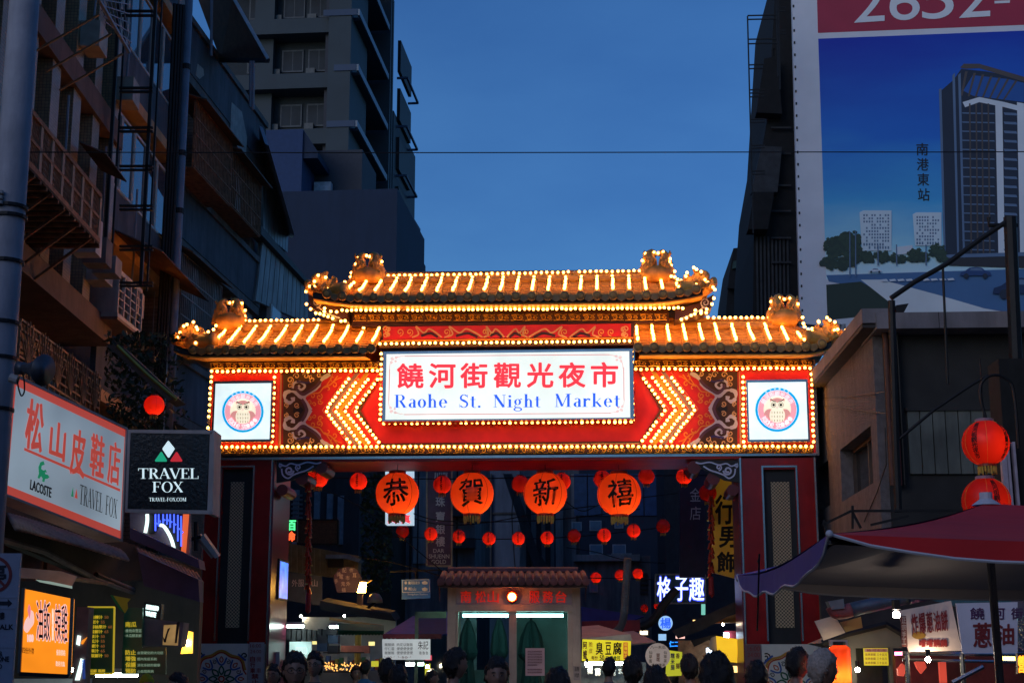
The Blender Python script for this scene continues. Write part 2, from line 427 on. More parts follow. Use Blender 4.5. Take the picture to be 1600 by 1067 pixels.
def smooth(pts, n=6):
    out = []
    for i in range(len(pts) - 1):
        p0 = pts[max(i - 1, 0)]; p1 = pts[i]; p2 = pts[i + 1]; p3 = pts[min(i + 2, len(pts) - 1)]
        for j in range(n):
            u = j / n
            out.append(tuple(.5 * (2 * p1[k] + (p2[k] - p0[k]) * u + (2 * p0[k] - 5 * p1[k] + 4 * p2[k] - p3[k]) * u * u + (3 * p1[k] - p0[k] - 3 * p2[k] + p3[k]) * u ** 3) for k in range(len(p1))))
    out.append(tuple(pts[-1])); return out
# ------------------------------------------------------------------ shared materials
RED = mat('gate_red_paint', (.72, .020, .014), .35, 0, .12, 4, .05)
REDD = mat('gate_red_panel', (.66, .018, .012), .4, 0, .12, 4, .05)
CHROME = mat('brushed_steel', (.55, .55, .55), .25, 1, .1, 5, .03)
GOLD = mat('gold_leaf_paint', (.85, .58, .12), .4, 0, .15, 8, .1)
GOLDL = mat('pale_gold_line', (.75, .5, .25), .5, 0, .05)
DKP = mat('dark_purple_paint', (.05, .02, .035), .5, 0, .2)
DKB = mat('dark_brown_paint', (.07, .03, .012), .5, 0, .2)
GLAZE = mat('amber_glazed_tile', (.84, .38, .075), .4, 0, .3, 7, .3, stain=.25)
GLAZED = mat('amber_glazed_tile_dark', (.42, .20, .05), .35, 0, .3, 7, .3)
PURP = mat('muted_purple_paint', (.20, .15, .22), .5, 0, .1)
OLIVE = mat('olive_gold_paint', (.42, .27, .02), .5, 0, .1)
LAV = mat('lavender_grey_paint', (.62, .66, .85), .5, 0, .08)
DPL = mat('plum_paint', (.10, .05, .10), .5, 0, .1)
NAVY = mat('navy_paint', (.03, .03, .2), .5, 0, .1)
ORG = mat('orange_line_paint', (.8, .28, .03), .5, 0, .1)
PINK = mat('salmon_line_paint', (.75, .32, .2), .5, 0, .05)
BLACK = mat('black_paint', (.012, .012, .014), .5, 0, .2)
BULB = lit('bulb_glow', (1.0, .40, .068), 14.0)
def vary():
    n = BULB.node_tree; oi = n.nodes.new('ShaderNodeObjectInfo'); mr = n.nodes.new('ShaderNodeMapRange')
    mr.inputs[3].default_value = 9; mr.inputs[4].default_value = 19; n.links.new(oi.outputs['Random'], mr.inputs[0]); n.links.new(mr.outputs[0], n.nodes['Principled BSDF'].inputs['Emission Strength'])
vary()
BULBOFF = mat('unlit_bulb_glass', (.55, .5, .45), .1, 0, .05)
ink = mat('black_ink', (.006, .005, .005), .7, 0, 0, 3, 0)

GY = -3.5
G = T('market_gate', 'wide red and gold festive gate with tiled roofs and light bulbs across the street', 'gate', 797, 26, GY)
def g(px, py, d=0.0): return G.at(px, py, d)

# bulbs -----------------------------------------------------------
bm0 = MB().lathe([(.017, .03), (.017, 0.0)], (0, 0, 0), 6, 'y').ball((0, -.02, 0), .036, 8, 6)
bulb_me = None
rest = MB(); socket = MB(); n_bulb = [0]
NB_MAX = 296
def bulb(p, rare=False):
    global bulb_me
    if rnd.random() < .012:
        rest_off.ball(p, .026, 6, 4); return
    p = Vector(p) + Vector((rnd.uniform(-.006, .006), 0, rnd.uniform(-.007, .007)))
    if n_bulb[0] < NB_MAX and not rare:
        if bulb_me is None:
            o = MB().ball((0, 0, 0), .026, 8, 6).build('bulb', BULB, G, smooth=True); bulb_me = o.data; o.location = p
        else: link('bulb', bulb_me, G, loc=p)
        n_bulb[0] += 1
    else: rest.ball(p, .026, 8, 5)
    socket.box(p.x - .022, p.x + .022, p.y + .03, p.y + .055, p.z - .022, p.z + .022)
rest_off = MB()
def row(x0, y0, x1, y1, n, d, rare=False, d1=None):
    for i in range(n):
        f = i / max(1, n - 1)
        bulb(g(x0 + (x1 - x0) * f, y0 + (y1 - y0) * f, d if d1 is None else d + (d1 - d) * f), rare)

# horizontal extents in local metres: helper to get a box from pixel rect
def gb(name, m, x0, y0, x1, y1, d0, d1, **k): return G.pbox(name, m, x0, y0, x1, y1, d0, d1, **k)
GD = 1.45     # gate depth
# ---- beam body: top 557..711
for nm, x0, x1 in (('beam_end', 329, 436), ('beam_end', 1158, 1272)):
    gb(nm, RED, x0, 566, x1, 711, 0.0, GD)
gb('beam', REDD, 436.5, 566, 1157.5, 711, 0.05, GD)
gb('beam_trim', CHROME, 325, 711, 1279, 715, -.03, GD + .02)
gb('beam_underside', REDD, 434, 715.5, 1158, 719, .0, GD)
gb('edge_trim', CHROME, 325.5, 566, 329, 711, -.03, GD)
gb('edge_trim', CHROME, 1272, 562, 1277, 711, -.03, GD)
# scroll friezes: every scroll is a part sharing one mesh
def scroll_unit(wd, hd):
    o = MB(); S = lambda pts, w0: None
    def rib(pts, w0, y):
        k = len(o.v); n = len(pts)
        for i, p in enumerate(pts):
            a = pts[max(i - 1, 0)]; b = pts[min(i + 1, n - 1)]
            dx, dy = b[0] - a[0], b[1] - a[1]; q = math.hypot(dx, dy) or 1
            ww = w0 * (1 - .5 * i / n)
            o.v.append((p[0] - dy / q * ww, y, p[1] + dx / q * ww)); o.v.append((p[0] - 0, y - .02, p[1])); o.v.append((p[0] + dy / q * ww, y, p[1] - dx / q * ww))
        for i in range(n - 1):
            o.f.append((k + 3 * i, k + 3 * i + 1, k + 3 * i + 4, k + 3 * i + 3)); o.f.append((k + 3 * i + 1, k + 3 * i + 2, k + 3 * i + 5, k + 3 * i + 4))
    h = hd / 2
    rib([(x * 1.0, z) for x, z in spiral(-wd * .18, 0, h * .85, h * .12, 160, -1.6, 16)], hd * .10, 0)
    rib([(x, z) for x, z in spiral(wd * .27, -h * .12, h * .62, h * .1, 200, -1.5, 12)], hd * .09, -.002)
    rib([(-wd * .42, h * .8), (-wd * .1, h * .95), (wd * .2, h * .7), (wd * .46, h * .85)], hd * .06, -.004)
    rib([(-wd * .45, -h * .9), (0, -h * .8), (wd * .45, -h * .9)], hd * .06, -.006)
    return o
def frieze(x0, x1, y0, y1, ya, yb, n, d, back, m=GOLD, mesh=None):
    gb('frieze_board', back, x0, (y0 + ya) / 2, x1, (y1 + yb) / 2, d, d + .2)
    a, b = g(x0, y0, d), g(x1, ya, d); hd = abs(g(x0, y1, d).z - a.z)
    wd = (b.x - a.x) / n
    if mesh is None:
        mesh = scroll_unit(wd, hd).build('frieze_scroll', m, G).data
        bpy.data.objects.remove([o for o in bpy.data.objects if o.data == mesh][0])
    for i in range(n):
        f = (i + .5) / n
        px, py = x0 + (x1 - x0) * f, (y0 + y1) / 2 + ((ya + yb) / 2 - (y0 + y1) / 2) * f
        p = g(px, py, d - .004); link('frieze_scroll', mesh, G, loc=p)
    return mesh
fm = frieze(331, 1271, 699, 709, 698, 708, 45, -.05, DKB)
frieze(331, 592, 566, 577, 565, 576, 13, -.05, DKP, mesh=fm)
frieze(990, 1271, 563, 573, 562, 572, 13, -.05, DKP, mesh=fm)
# ---- bulbs along the beam (individual ones first: the biggest, frontal ones)
D0 = -.09
row(331, 580, 590, 579, 32, D0)                    # top left
row(993, 577, 1266, 575, 32, D0)                   # top right
row(336, 698, 1268, 697, 108, D0)                  # bottom run
row(330, 588, 325, 668, 10, D0)                    # left edge
row(429, 589, 425, 690, 13, D0)
row(1161, 589, 1162, 690, 13, D0)
row(1268, 584, 1271, 690, 13, D0)
row(596, 553, 594, 655, 14, D0)                    # round the name board
row(987, 549, 989, 656, 14, D0)
row(600, 661, 986, 659, 46, D0)
row(594, 537, 984, 533, 46, D0)
# ---- red end panels with the owl light boxes
OWLW = lit('lightbox_cool_white', (.80, .97, 1.0), 1.05, .14, 2)
BL = lit('print_sky_blue', (.0, .36, .78), 1.0); PK = lit('print_pink', (.95, .38, .45), .9); PKD = lit('print_rose', (.75, .32, .3), .85)
CRM = lit('print_cream', (1, .9, .68), .95); WH = lit('print_white', (1, 1, 1), 1.0); INKL = mat('print_black', (.01, .01, .01), .6, 0, 0, 3, 0)
def owl_box(x0, y0, x1, y1, cx, cy, r):
    o = gb('light_box', CHROME, x0 - 3, y0 - 4, x1 + 3, y1 + 4, -.22, -.0)
    f = gb('light_panel', OWLW, x0, y0, x1, y1, -.235, -.2221); f.parent = o
    L = [0]
    def disc(m, px, py, rx, ry=None, nm='emblem_disc', a0=0, a1=360, n=28, k=None):
        L[0] += 1; ry = ry or rx; d = -.236 - .0007 * (L[0] if k is None else k)
        pts = [g(px + rx * math.cos(R(a0 + (a1 - a0) * i / n)), py - ry * math.sin(R(a0 + (a1 - a0) * i / n)), d) for i in range(n if a1 - a0 == 360 else n + 1)]
        q = MB().slab(pts, (0, .0005, 0)).build(nm, m, o); return q
    disc(BL, cx, cy, r, r * 1.0); disc(WH, cx, cy, r * .885); disc(PK, cx, cy, r * .87)
    disc(CRM, cx, cy - r * .02, r * .62, r * .6)
    # owl: wings, head, body, eyes, brows, feet
    disc(PKD, cx - r * .33, cy + r * .22, r * .27, r * .26, 'owl_wing'); disc(PKD, cx + r * .33, cy + r * .22, r * .27, r * .26, 'owl_wing')
    disc(PKD, cx, cy - r * .27, r * .36, r * .27, 'owl_head'); disc(CRM, cx, cy + r * .26, r * .35, r * .4, 'owl_breast')
    q = MB()
    d = -.236 - .0007 * (L[0] + 2)
    pts = [(-.36, -.5), (-.3, -.36), (-.2, -.45)]; q.slab([g(cx + a * r, cy + b * r, d) for a, b in pts], (0, .0005, 0)); q.slab([g(cx - a * r, cy + b * r, d) for a, b in pts], (0, .0005, 0))
    q.build('owl_ear', PKD, o)
    for s in (-1, 1):
        disc(CRM, cx + s * r * .19, cy - r * .22, r * .2, None, 'owl_eye'); disc(INKL, cx + s * r * .17, cy - r * .22, r * .115, None, 'owl_eye')
        disc(CRM, cx + s * r * .17, cy - r * .22, r * .095, None, 'owl_eye'); disc(INKL, cx + s * r * .165, cy - r * .22, r * .06, None, 'owl_eye')
    dd = -.236 - .0007 * (L[0] + 2)
    q = strokes(G, [([(cx - .3 * r, cy - .5 * r), (cx - .2 * r, cy - .4 * r), (cx - .05 * r, cy - .36 * r)], 1.2), ([(cx + .3 * r, cy - .5 * r), (cx + .2 * r, cy - .4 * r), (cx + .05 * r, cy - .36 * r)], 1.2)]
                + [([(cx + a * r, cy + b * r), (cx + a * r, cy + (b + .09) * r)], .8) for b in (.08, .26, .44) for a in (-.24, -.12, 0, .12, .24)], dd)
    q.build('owl_line', INKL, o)
    q = strokes(G, [([(cx - .03 * r, cy - .14 * r), (cx, cy - .04 * r), (cx + .03 * r, cy - .14 * r)], 1.2)], dd - .004); q.build('owl_beak', PK, o)
    # ribbon and curved lettering
    ar = lambda rad, a: (cx + rad * math.cos(R(a)), cy - rad * math.sin(R(a)))
    k = len([1]); pts = [g(*ar(r * .86, 205 + 130 * i / 16), dd - .002) for i in range(17)] + [g(*ar(r * .58, 335 - 130 * i / 16), dd - .002) for i in range(17)]
    MB().slab(pts, (0, .0005, 0)).build('emblem_ribbon', PK, o)
    def arc_text(s, rad, a0, a1, h, m, top=True, dx=dd - .006):
        n = len(s)
        for i, c in enumerate(s):
            if c == ' ': continue
            a = a0 + (a1 - a0) * i / (n - 1); px, py = ar(rad, a); w_ = h * (.9 if ord(c) > 255 else .62)
            ux, uy = (math.sin(R(a)), math.cos(R(a))) if top else (-math.sin(R(a)), -math.cos(R(a)))
            vx, vy = (-uy, ux)
            P = lambda u, v: (px + ux * u * w_ / 2 - vx * v * h / 2, py + uy * u * w_ / 2 - vy * v * h / 2)
            quad_text(G, c, m, (P(-1, 1), P(1, 1), P(1, -1), P(-1, -1)), dx, parent=o, thick=.001)
    arc_text('饒河街觀光夜市', r * .72, 148, 32, r * .24, WH)
    arc_text('台北市饒河街', r * .94, 122, 58, r * .1, WH)
    arc_text('Raohe St.N.M.', r * .72, 214, 326, r * .22, WH, top=False)
owl_box(335, 599, 422, 686, 379.5, 643, 32.5)
owl_box(1170, 597, 1261, 686, 1214.5, 640, 34.5)
# ---- painted cloud panels and chevrons, mirrored about the middle
MX = 797.3
def both(f):
    for s in (0, 1): f((lambda x: x) if s == 0 else (lambda x: 2 * MX - x), s)
def cloud(mx, s):
    dy = -2 if s else 0
    q = lambda l: [(mx(420 + x / 7.62), 570 + y / 7.62 + dy) for x, y in l]
    def mir(l): return [(x, 1078 - y) for x, y in l]
    P0 = lambda m, l, d, nm: MB().poly([g(a, b, d) for a, b in q(l)]).build(nm, m, G)
    P0(DPL if 0 else DKB, [(170, 95), (760, 95), (640, 170), (600, 250), (400, 380), (510, 540), (400, 690), (600, 830), (640, 900), (760, 985), (170, 985)], .045, 'cloud_ground')
    for x0, m in ((106, PINK), (122, ORG), (138, GOLDL)):
        a = [(x0, 95), (x0 + 14, 95), (x0 + 2, 985), (x0 - 12, 985)]
        MB().slab([g(u, v, .02) for u, v in q(a)], (0, .02, 0)).build('gilt_moulding', m, G)
    fat = []; mid = []; core = []; gold = []; orng = []
    for f in (lambda l: l, mir):
        fat.append((q(smooth(f([(730, 110), (640, 165), (590, 250), (480, 330), (400, 385), (300, 320), (205, 330), (190, 400), (230, 450), (285, 430), (285, 385)]))), [6, 6, 6, 7, 7, 6, 6, 5, 4, 3.5, 3] * 20))
        fat.append((q(smooth(f([(400, 385), (450, 460), (500, 540)]))), 6))
        fat.append((q(smooth(f([(285, 280), (300, 220), (370, 200), (430, 250), (390, 295), (350, 270), (370, 245)]))), 3.6))
        mid.append((q(smooth(f([(620, 190), (560, 260), (470, 320), (400, 350), (330, 285), (340, 250)]))), 4.5))
        mid.append((q(smooth(f([(390, 410), (430, 470), (455, 540)]))), 5))
        core.append((q(smooth(f([(330, 195), (400, 205), (450, 215), (490, 200)]))), 3))
        gold.append((q(spiral(255, 180, 42, 12, 60, -1.3) if f([(0, 0)])[0][1] == 0 else mir(spiral(255, 180, 42, 12, 60, -1.3))), 1.8))
        for (cx_, cy_, r_, a_, t_) in ((330, 135, 38, 180, 1.1), (440, 130, 42, 200, 1.2), (255, 250, 32, 20, -1.2), (205, 480, 30, 90, -1.3), (335, 480, 35, 40, 1.3), (520, 180, 34, 120, 1), (600, 120, 30, 30, 1.2), (500, 150, 25, 300, -1)):
            gold.append((q(f(spiral(cx_, cy_, r_, 8, a_, t_))), 1.5))
        orng.append((q(smooth(f([(430, 385), (520, 340), (600, 330), (660, 260), (740, 230), (820, 130)]))), 2))
        for (cx_, cy_, r_, a_, t_) in ((600, 380, 40, 300, 1.2), (520, 370, 35, 200, 1.1), (610, 440, 32, 0, 1.1), (480, 440, 28, 90, -1.1), (700, 290, 38, 200, .7), (780, 240, 34, 250, .9), (760, 160, 34, 100, .6), (540, 470, 26, 180, 1)):
            orng.append((q(f(spiral(cx_, cy_, r_, 8, a_, t_))), 1.7))
        orng.append((q(f([(690, 240), (740, 170), (760, 110)])), 1.5)); orng.append((q(f([(740, 220), (830, 160), (870, 150)])), 1.4))
    strokes(G, orng, .043).build('painted_vine', ORG, G)
    strokes(G, fat, .036).build('painted_cloud', LAV, G)
    strokes(G, mid, .028).build('cloud_core', DPL, G)
    strokes(G, core, .026).build('cloud_core', NAVY, G)
    strokes(G, gold, .024).build('gilt_curl', GOLDL, G)
    P0(BLACK, [(290, 510), (380, 500), (415, 540), (380, 580), (290, 570)], .03, 'cloud_eye')
both(cloud)
def chev(mx, s):
    dy = -2 if s else 0
    bands = [(503, 512, RED, .03, 'chevron_band'), (512, 519, PURP, .02, 'chevron_band'), (519, 527, RED, .03, 'chevron_band'), (527, 534, OLIVE, .02, 'chevron_band'), (534, 542, RED, .03, 'chevron_band'), (542, 549, REDD, .02, 'chevron_band'), (549, 557, RED, .03, 'chevron_band'), (557, 563, DKB, .015, 'chevron_band')]
    def pt(x, k): # k: -1 top, 0 apex, 1 bottom
        t_, b_ = 583, 697
        return (x + 43, t_ + dy) if k < 0 else ((x, 641 + dy) if k == 0 else (x + 43, b_ + dy))
    for a, b, m, d, nm in bands:
        for k in (-1, 1):
            l = [pt(a, 0), pt(b, 0), pt(b, k), pt(a, k)]
            # clip at the name board
            MB().slab([g(mx(min(x, 597)), y, d) for x, y in l], (0, .02, 0)).build(nm, m, G)
    ln = []
    for x in (503.5, 519, 534, 549.5):
        ln.append(([(mx(x + 43), 583 + dy), (mx(x), 641 + dy), (mx(x + 43), 697 + dy)], .9))
    strokes(G, ln, .012).build('chevron_line', PINK, G)
    for x, n0 in ((508.5, 10), (523.5, 10), (538.5, 10), (554, 9)):
        for k in (-1, 1):
            n = n0 - (1 if k < 0 else 0)
            for i in range(n):
                f = (i + (.35 if k > 0 else .9)) / (n0 + .6)
                px = x + 43 * f
                if px > 591 and k < 0: continue
                bulb(g(mx(px), 641 + dy + (57 if k > 0 else -58) * f, D0 + .01))
both(chev)
# inner red field border under the name board
gb('panel_line', DKB, 592, 691, 1003, 693.5, .03, .05); gb('panel_line', GOLDL, 590, 693.6, 1005, 695, .03, .05)
# ---- the name board
nb = gb('name_board', CHROME, 598, 547, 990, 656, -.42, .03)
face = gb('name_board_face', lit('lightbox_white', (.90, .97, .90), 1.0, .12, 1.1), 603, 551, 984, 653.5, -.435, -.4205); face.parent = nb
RT = lit('print_red', (.93, .04, .06), 1.0); BT = lit('print_blue', (.03, .13, .85), 1.0); RD = lit('print_dark_red', (.72, .03, .06), .8)
s7 = '饒河街觀光夜市'
xs = [(621, 661), (671, 711), (720, 761), (772, 813), (824, 864), (873.5, 914), (924, 965)]
for i, c in enumerate(s7):
    txt(G, c, RT, xs[i][0], 568.5 - i * .35, xs[i][1], 606 - i * .3, -.438, bold=.028, parent=nb)
rtxt(G, 'Raohe', BT, 616, 615.5, 699, 637, -.438, .1).parent = nb.parent
rtxt(G, 'St.', BT, 718, 616, 751, 637, -.438, .1); rtxt(G, 'Night', BT, 771, 615.5, 845, 642.5, -.438, .1); rtxt(G, 'Market', BT, 867, 614, 969.5, 636, -.438, .1)
fr = [([(632, 556.5), (952, 554)], .9), ([(631, 647.5), (954, 645.5)], .9), ([(608.8, 577), (607.5, 626)], .9), ([(974.5, 574), (975, 625)], .9)]
for (cx_, cy_, sx, sy) in ((611, 559, 1, 1), (971, 557, -1, 1), (609.5, 644, 1, -1), (973, 642, -1, -1)):
    for (dx, dy, r_, a_, t_) in ((2, 1, 2.8, 0, 1.6), (1, 7, 2.3, 90, 1.4), (8, 0, 2.3, 0, -1.4), (7, 5, 1.6, 0, 1.2)):
        fr.append(([(cx_ + sx * (dx + (x)), cy_ + sy * (dy + y)) for x, y in spiral(0, 0, r_, .5, a_, t_, 10)], .55))
    fr.append(([(cx_ + sx * 10, cy_ - sy * 1), (cx_ + sx * 15, cy_ - sy * 2.4), (cx_ + sx * 20, cy_ - sy * 2.6)], .5)); fr.append(([(cx_ - sx * 1.5, cy_ + sy * 9), (cx_ - sx * 2.2, cy_ + sy * 14), (cx_ - sx * 2.4, cy_ + sy * 18)], .5))
o = strokes(G, fr, -.4365).build('name_board_border', RD, G)
# ---- upper storey: frieze, lotus panel, dark board
gb('upper_wall', DKP, 594, 500, 992, 541, .02, GD - .2)
gb('upper_wall', DKP, 550, 480, 1045, 507, .0, GD - .1)
frieze(551, 1043, 491.5, 502, 490, 501, 22, -.03, DKP)
gb('lotus_panel', RED, 599, 508, 986, 528, -.01, .019)
gb('gold_bead', ORG, 595, 529, 990, 531.5, -.03, .019); gb('bulb_batten', DKB, 592, 532, 990, 541, -.03, .0)
ls = []; lg = []; lb = []
for cx_ in (790,):
    for s in (-1, 1):
        for (ox, w_) in ((62, 26), (120, 20), (16, 14)):
            X = cx_ + s * ox
            ls.append((smooth([(X - s * w_, 527), (X - s * w_ * .5, 519), (X, 514), (X + s * w_ * .4, 520), (X + s * w_, 510), (X + s * w_ * .8, 522), (X + s * w_ * 1.3, 527)]), 2.4))
            lb.append((smooth([(X - s * w_ * .7, 527), (X - s * w_ * .2, 521), (X + s * w_ * .2, 522), (X + s * w_ * .6, 525)]), 4))
        for X in (cx_ + s * 32, cx_ + s * 28, cx_ + s * 92, cx_ + s * 150, cx_ + s * 165):
            lg.append((spiral(X, 519, 6, 1, 90, 1.3 * s), 1.3))
        for X, r_ in ((cx_ + s * 188, 6), (cx_ + s * 184, 4)):
            ls.append((spiral(X, 514, r_, 1, 90, 1.3 * s), 1.7)); ls.append((spiral(X, 523, r_ * .8, 1, 270, -1.3 * s), 1.7))
strokes(G, lb, -.012).build('lotus_shade', DKP, G); strokes(G, lg, -.02).build('gilt_curl', GOLD, G); [strokes(G, [l_], -.03 - .0004 * i).build('lotus_outline', GOLDL, G) for i, l_ in enumerate(ls)]
row(535, 485, 1067, 481, 74, -.30, True)           # under the upper eave

# ---- roofs
def roof(xl, xr, yr_l, yr_r, ye_l, ye_r, strips, nseg, topd, eaved, upl, upr, hl=0, hr=0):
    """ridge px line (yr) at depth topd, eave px line (ye) at depth eaved; strips = [(x,y) top .. bottom] """
    a = g(xl, yr_l, topd); b = g(xr, yr_r, topd); e0 = g(xl, ye_l, eaved).z; e1 = g(xr, ye_r, eaved).z
    root = None
    def surf(u, v):
        """u along, v 0 ridge..1 eave; concave section; ends curl up"""
        x = a.x + (b.x - a.x) * u
        zr = a.z + (b.z - a.z) * u; ze = e0 + (e1 - e0) * u
        z = zr + (ze - zr) * (1 - (1 - v) ** 1.5 * 1.0) if v < 1 else ze
        if hl and u < hl: zr = ze + (zr - ze) * (.30 + .70 * (u / hl) ** 1.15)
        if hr and u > hr: zr = ze + (zr - ze) * (.30 + .70 * ((1 - u) / (1 - hr)) ** 1.15)
        z = zr + (ze - zr) * (v * 1.25 - .25 * v * v)
        y = topd + (eaved - topd) * v
        lift = 0
        if upl and u < .16: lift += (1 - u / .16) ** 2 * upl
        if upr and u > .84: lift += ((u - .84) / .16) ** 2 * upr
        return Vector((x, y, z + lift * (.35 + .65 * v)))
    N = 40; o = MB(); k = 0
    for i in range(N + 1):
        for j in range(7): o.v.append(tuple(surf(i / N, j / 6)))
    for i in range(N):
        for j in range(6): o.f.append((i * 7 + j, i * 7 + j + 1, (i + 1) * 7 + j + 1, (i + 1) * 7 + j))
    # back slope
    k = len(o.v)
    for i in range(N + 1):
        for j in range(7):
            p = surf(i / N, j / 6); o.v.append((p.x, 2 * topd - p.y, p.z))
    for i in range(N):
        for j in range(6): o.f.append((k + i * 7 + j, k + (i + 1) * 7 + j, k + (i + 1) * 7 + j + 1, k + i * 7 + j + 1))
    r = o.build('roof_slope', GLAZE, G, smooth=True)
    return surf, a, b, r
def invert_u(surf, px, eave=True):
    """the u at which the eave (or ridge) shows at pixel column px"""
    lo, hi = -.05, 1.05
    for _ in range(30):
        m_ = (lo + hi) / 2; p = surf(m_, 1.0 if eave else 0.0); w_ = Matrix.Rotation(G.yaw, 3, 'Z') @ p + G.p - EYE
        c, s = math.cos(TILT), math.sin(TILT)
        X = CX + F_PX * w_.x / (w_.y * c + w_.z * s)
        if X < px: lo = m_
        else: hi = m_
    return (lo + hi) / 2
def half_tube(pts, r, n=6):
    return MB().tube(pts, r, 8)
def dress(surf, xs, n_between, nb_strip, d0=.3):
    us = [invert_u(surf, x) for x in xs]
    for u in us:
        pts = [surf(u, v / 7) + Vector((0, 0, .02)) for v in range(8)]
        MB().tube(pts, .058, 8).build('tile_rib', GLAZE, G, smooth=True)
        e = pts[-1]
        c = MB().lathe([(.0, -.03), (.05, -.035), (.075, -.03), (.085, -.01), (.085, .03), (0, .03)], (e.x, e.y - .02, e.z - .015), 12, 'y')
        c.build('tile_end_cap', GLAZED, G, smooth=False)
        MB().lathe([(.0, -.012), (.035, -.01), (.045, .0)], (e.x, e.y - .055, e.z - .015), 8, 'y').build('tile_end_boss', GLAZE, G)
        for i in range(nb_strip):
            v = .03 + .80 * i / (nb_strip - 1); p = surf(u, v)
            bulb(p + Vector((0, -.05, .10)), True)
    # flat pan tiles in courses between the ribs, and drip tiles under them
    for i in range(len(us) - 1):
        ua, ub = us[i], us[i + 1]
        o = MB()
        for j in range(7):
            v0, v1 = j / 7, (j + 1) / 7 + .01
            p = [surf(ua, v0), surf(ub, v0), surf(ub, v1), surf(ua, v1)]
            up = [Vector((0, 0, .008)), Vector((0, 0, .008)), Vector((0, -.004, .034)), Vector((0, -.004, .034))]
            q = [p[k] + up[k] for k in range(4)]; o.hexa(q, [p[k] - Vector((0, 0, .004)) for k in range(4)])
        o.build('pan_tile', GLAZE, G)
        a_, b_ = surf(ua, 1), surf(ub, 1)
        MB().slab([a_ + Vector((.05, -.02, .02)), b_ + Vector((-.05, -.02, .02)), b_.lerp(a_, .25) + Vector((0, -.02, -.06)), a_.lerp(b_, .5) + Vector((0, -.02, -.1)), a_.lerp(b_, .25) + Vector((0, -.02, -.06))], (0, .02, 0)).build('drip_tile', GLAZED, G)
    return us
def eaves(surf, a, b, topd, eaved, u0=0.02, u1=.98, drop=.13):
    """soffit, fascia board and ridge beam"""
    N = 24; o = MB()
    for i in range(N + 1):
        p = surf(u0 + (u1 - u0) * i / N, .985)
        back = Vector((p.x, .1, min(p.z, surf(.5, 1).z + .06) + .02 - .06))
        o.v += [tuple(p + Vector((0, .03, -.10))), tuple(p + Vector((0, .05, -drop))), tuple(back)]
    for i in range(N):
        o.f += [(3 * i, 3 * i + 1, 3 * i + 4, 3 * i + 3), (3 * i + 1, 3 * i + 2, 3 * i + 5, 3 * i + 4)]
    o.build('soffit', ORG if 0 else mat('orange_soffit_paint', (.8, .42, .08), .45, 0, .2), G)
    o = MB(); pts0 = []
    for i in range(N + 1):
        pts0.append(surf(u0 + (u1 - u0) * i / N, .985) + Vector((0, .02, -.055)))
    for i in range(N): o.hexa([pts0[i] + Vector((0, y, z)) for y, z in ((0, -.055), (.03, -.055), (.03, .055), (0, .055))], [pts0[i + 1] + Vector((0, y, z)) for y, z in ((0, -.055), (.03, -.055), (.03, .055), (0, .055))])
    o.build('eave_board', BLACK, G)
    N = 24; pr = [surf(i / N, 0) for i in range(N + 1)]
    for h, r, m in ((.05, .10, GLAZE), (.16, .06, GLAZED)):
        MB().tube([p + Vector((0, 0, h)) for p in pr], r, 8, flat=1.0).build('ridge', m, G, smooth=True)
TOPU, EVU = .25, -.75
sU, aU, bU, rU = roof(494, 1104, 444, 439, 466, 461, None, 0, TOPU, EVU, .16, .16, .14, .865)
dress(sU, [511, 535, 560, 584, 608, 632, 657, 681, 706, 731, 756, 781, 806, 831, 856, 882, 907, 933, 958, 984, 1010, 1036, 1062, 1088], 0, 7)
eaves(sU, aU, bU, TOPU, EVU)
TOPL, EVL = .25, -.8
sL, aL, bL, rL = roof(292, 590, 519, 516, 547, 545, None, 0, TOPL, EVL, .14, 0, .25, 0)
dress(sL, [302, 328, 353, 378, 402, 428, 453, 478, 504, 529, 555, 580], 0, 9)
eaves(sL, aL, bL, TOPL, EVL, .02, .985)
sR, aR, bR, rR = roof(992, 1290, 515, 514, 543, 542, None, 0, TOPL, EVL, 0, .14, 0, .76)
dress(sR, [997, 1022, 1047, 1073, 1099, 1125, 1152, 1179, 1206, 1233, 1259, 1284], 0, 9)
eaves(sR, aR, bR, TOPL, EVL, .015, .98)
# ridge bulbs
row(598, 431, 1008, 423, 49, TOPU - .05, True)
row(382, 501, 498, 500, 15, TOPL - .05, True)
row(1106, 496, 1201, 496, 12, TOPL - .05, True)
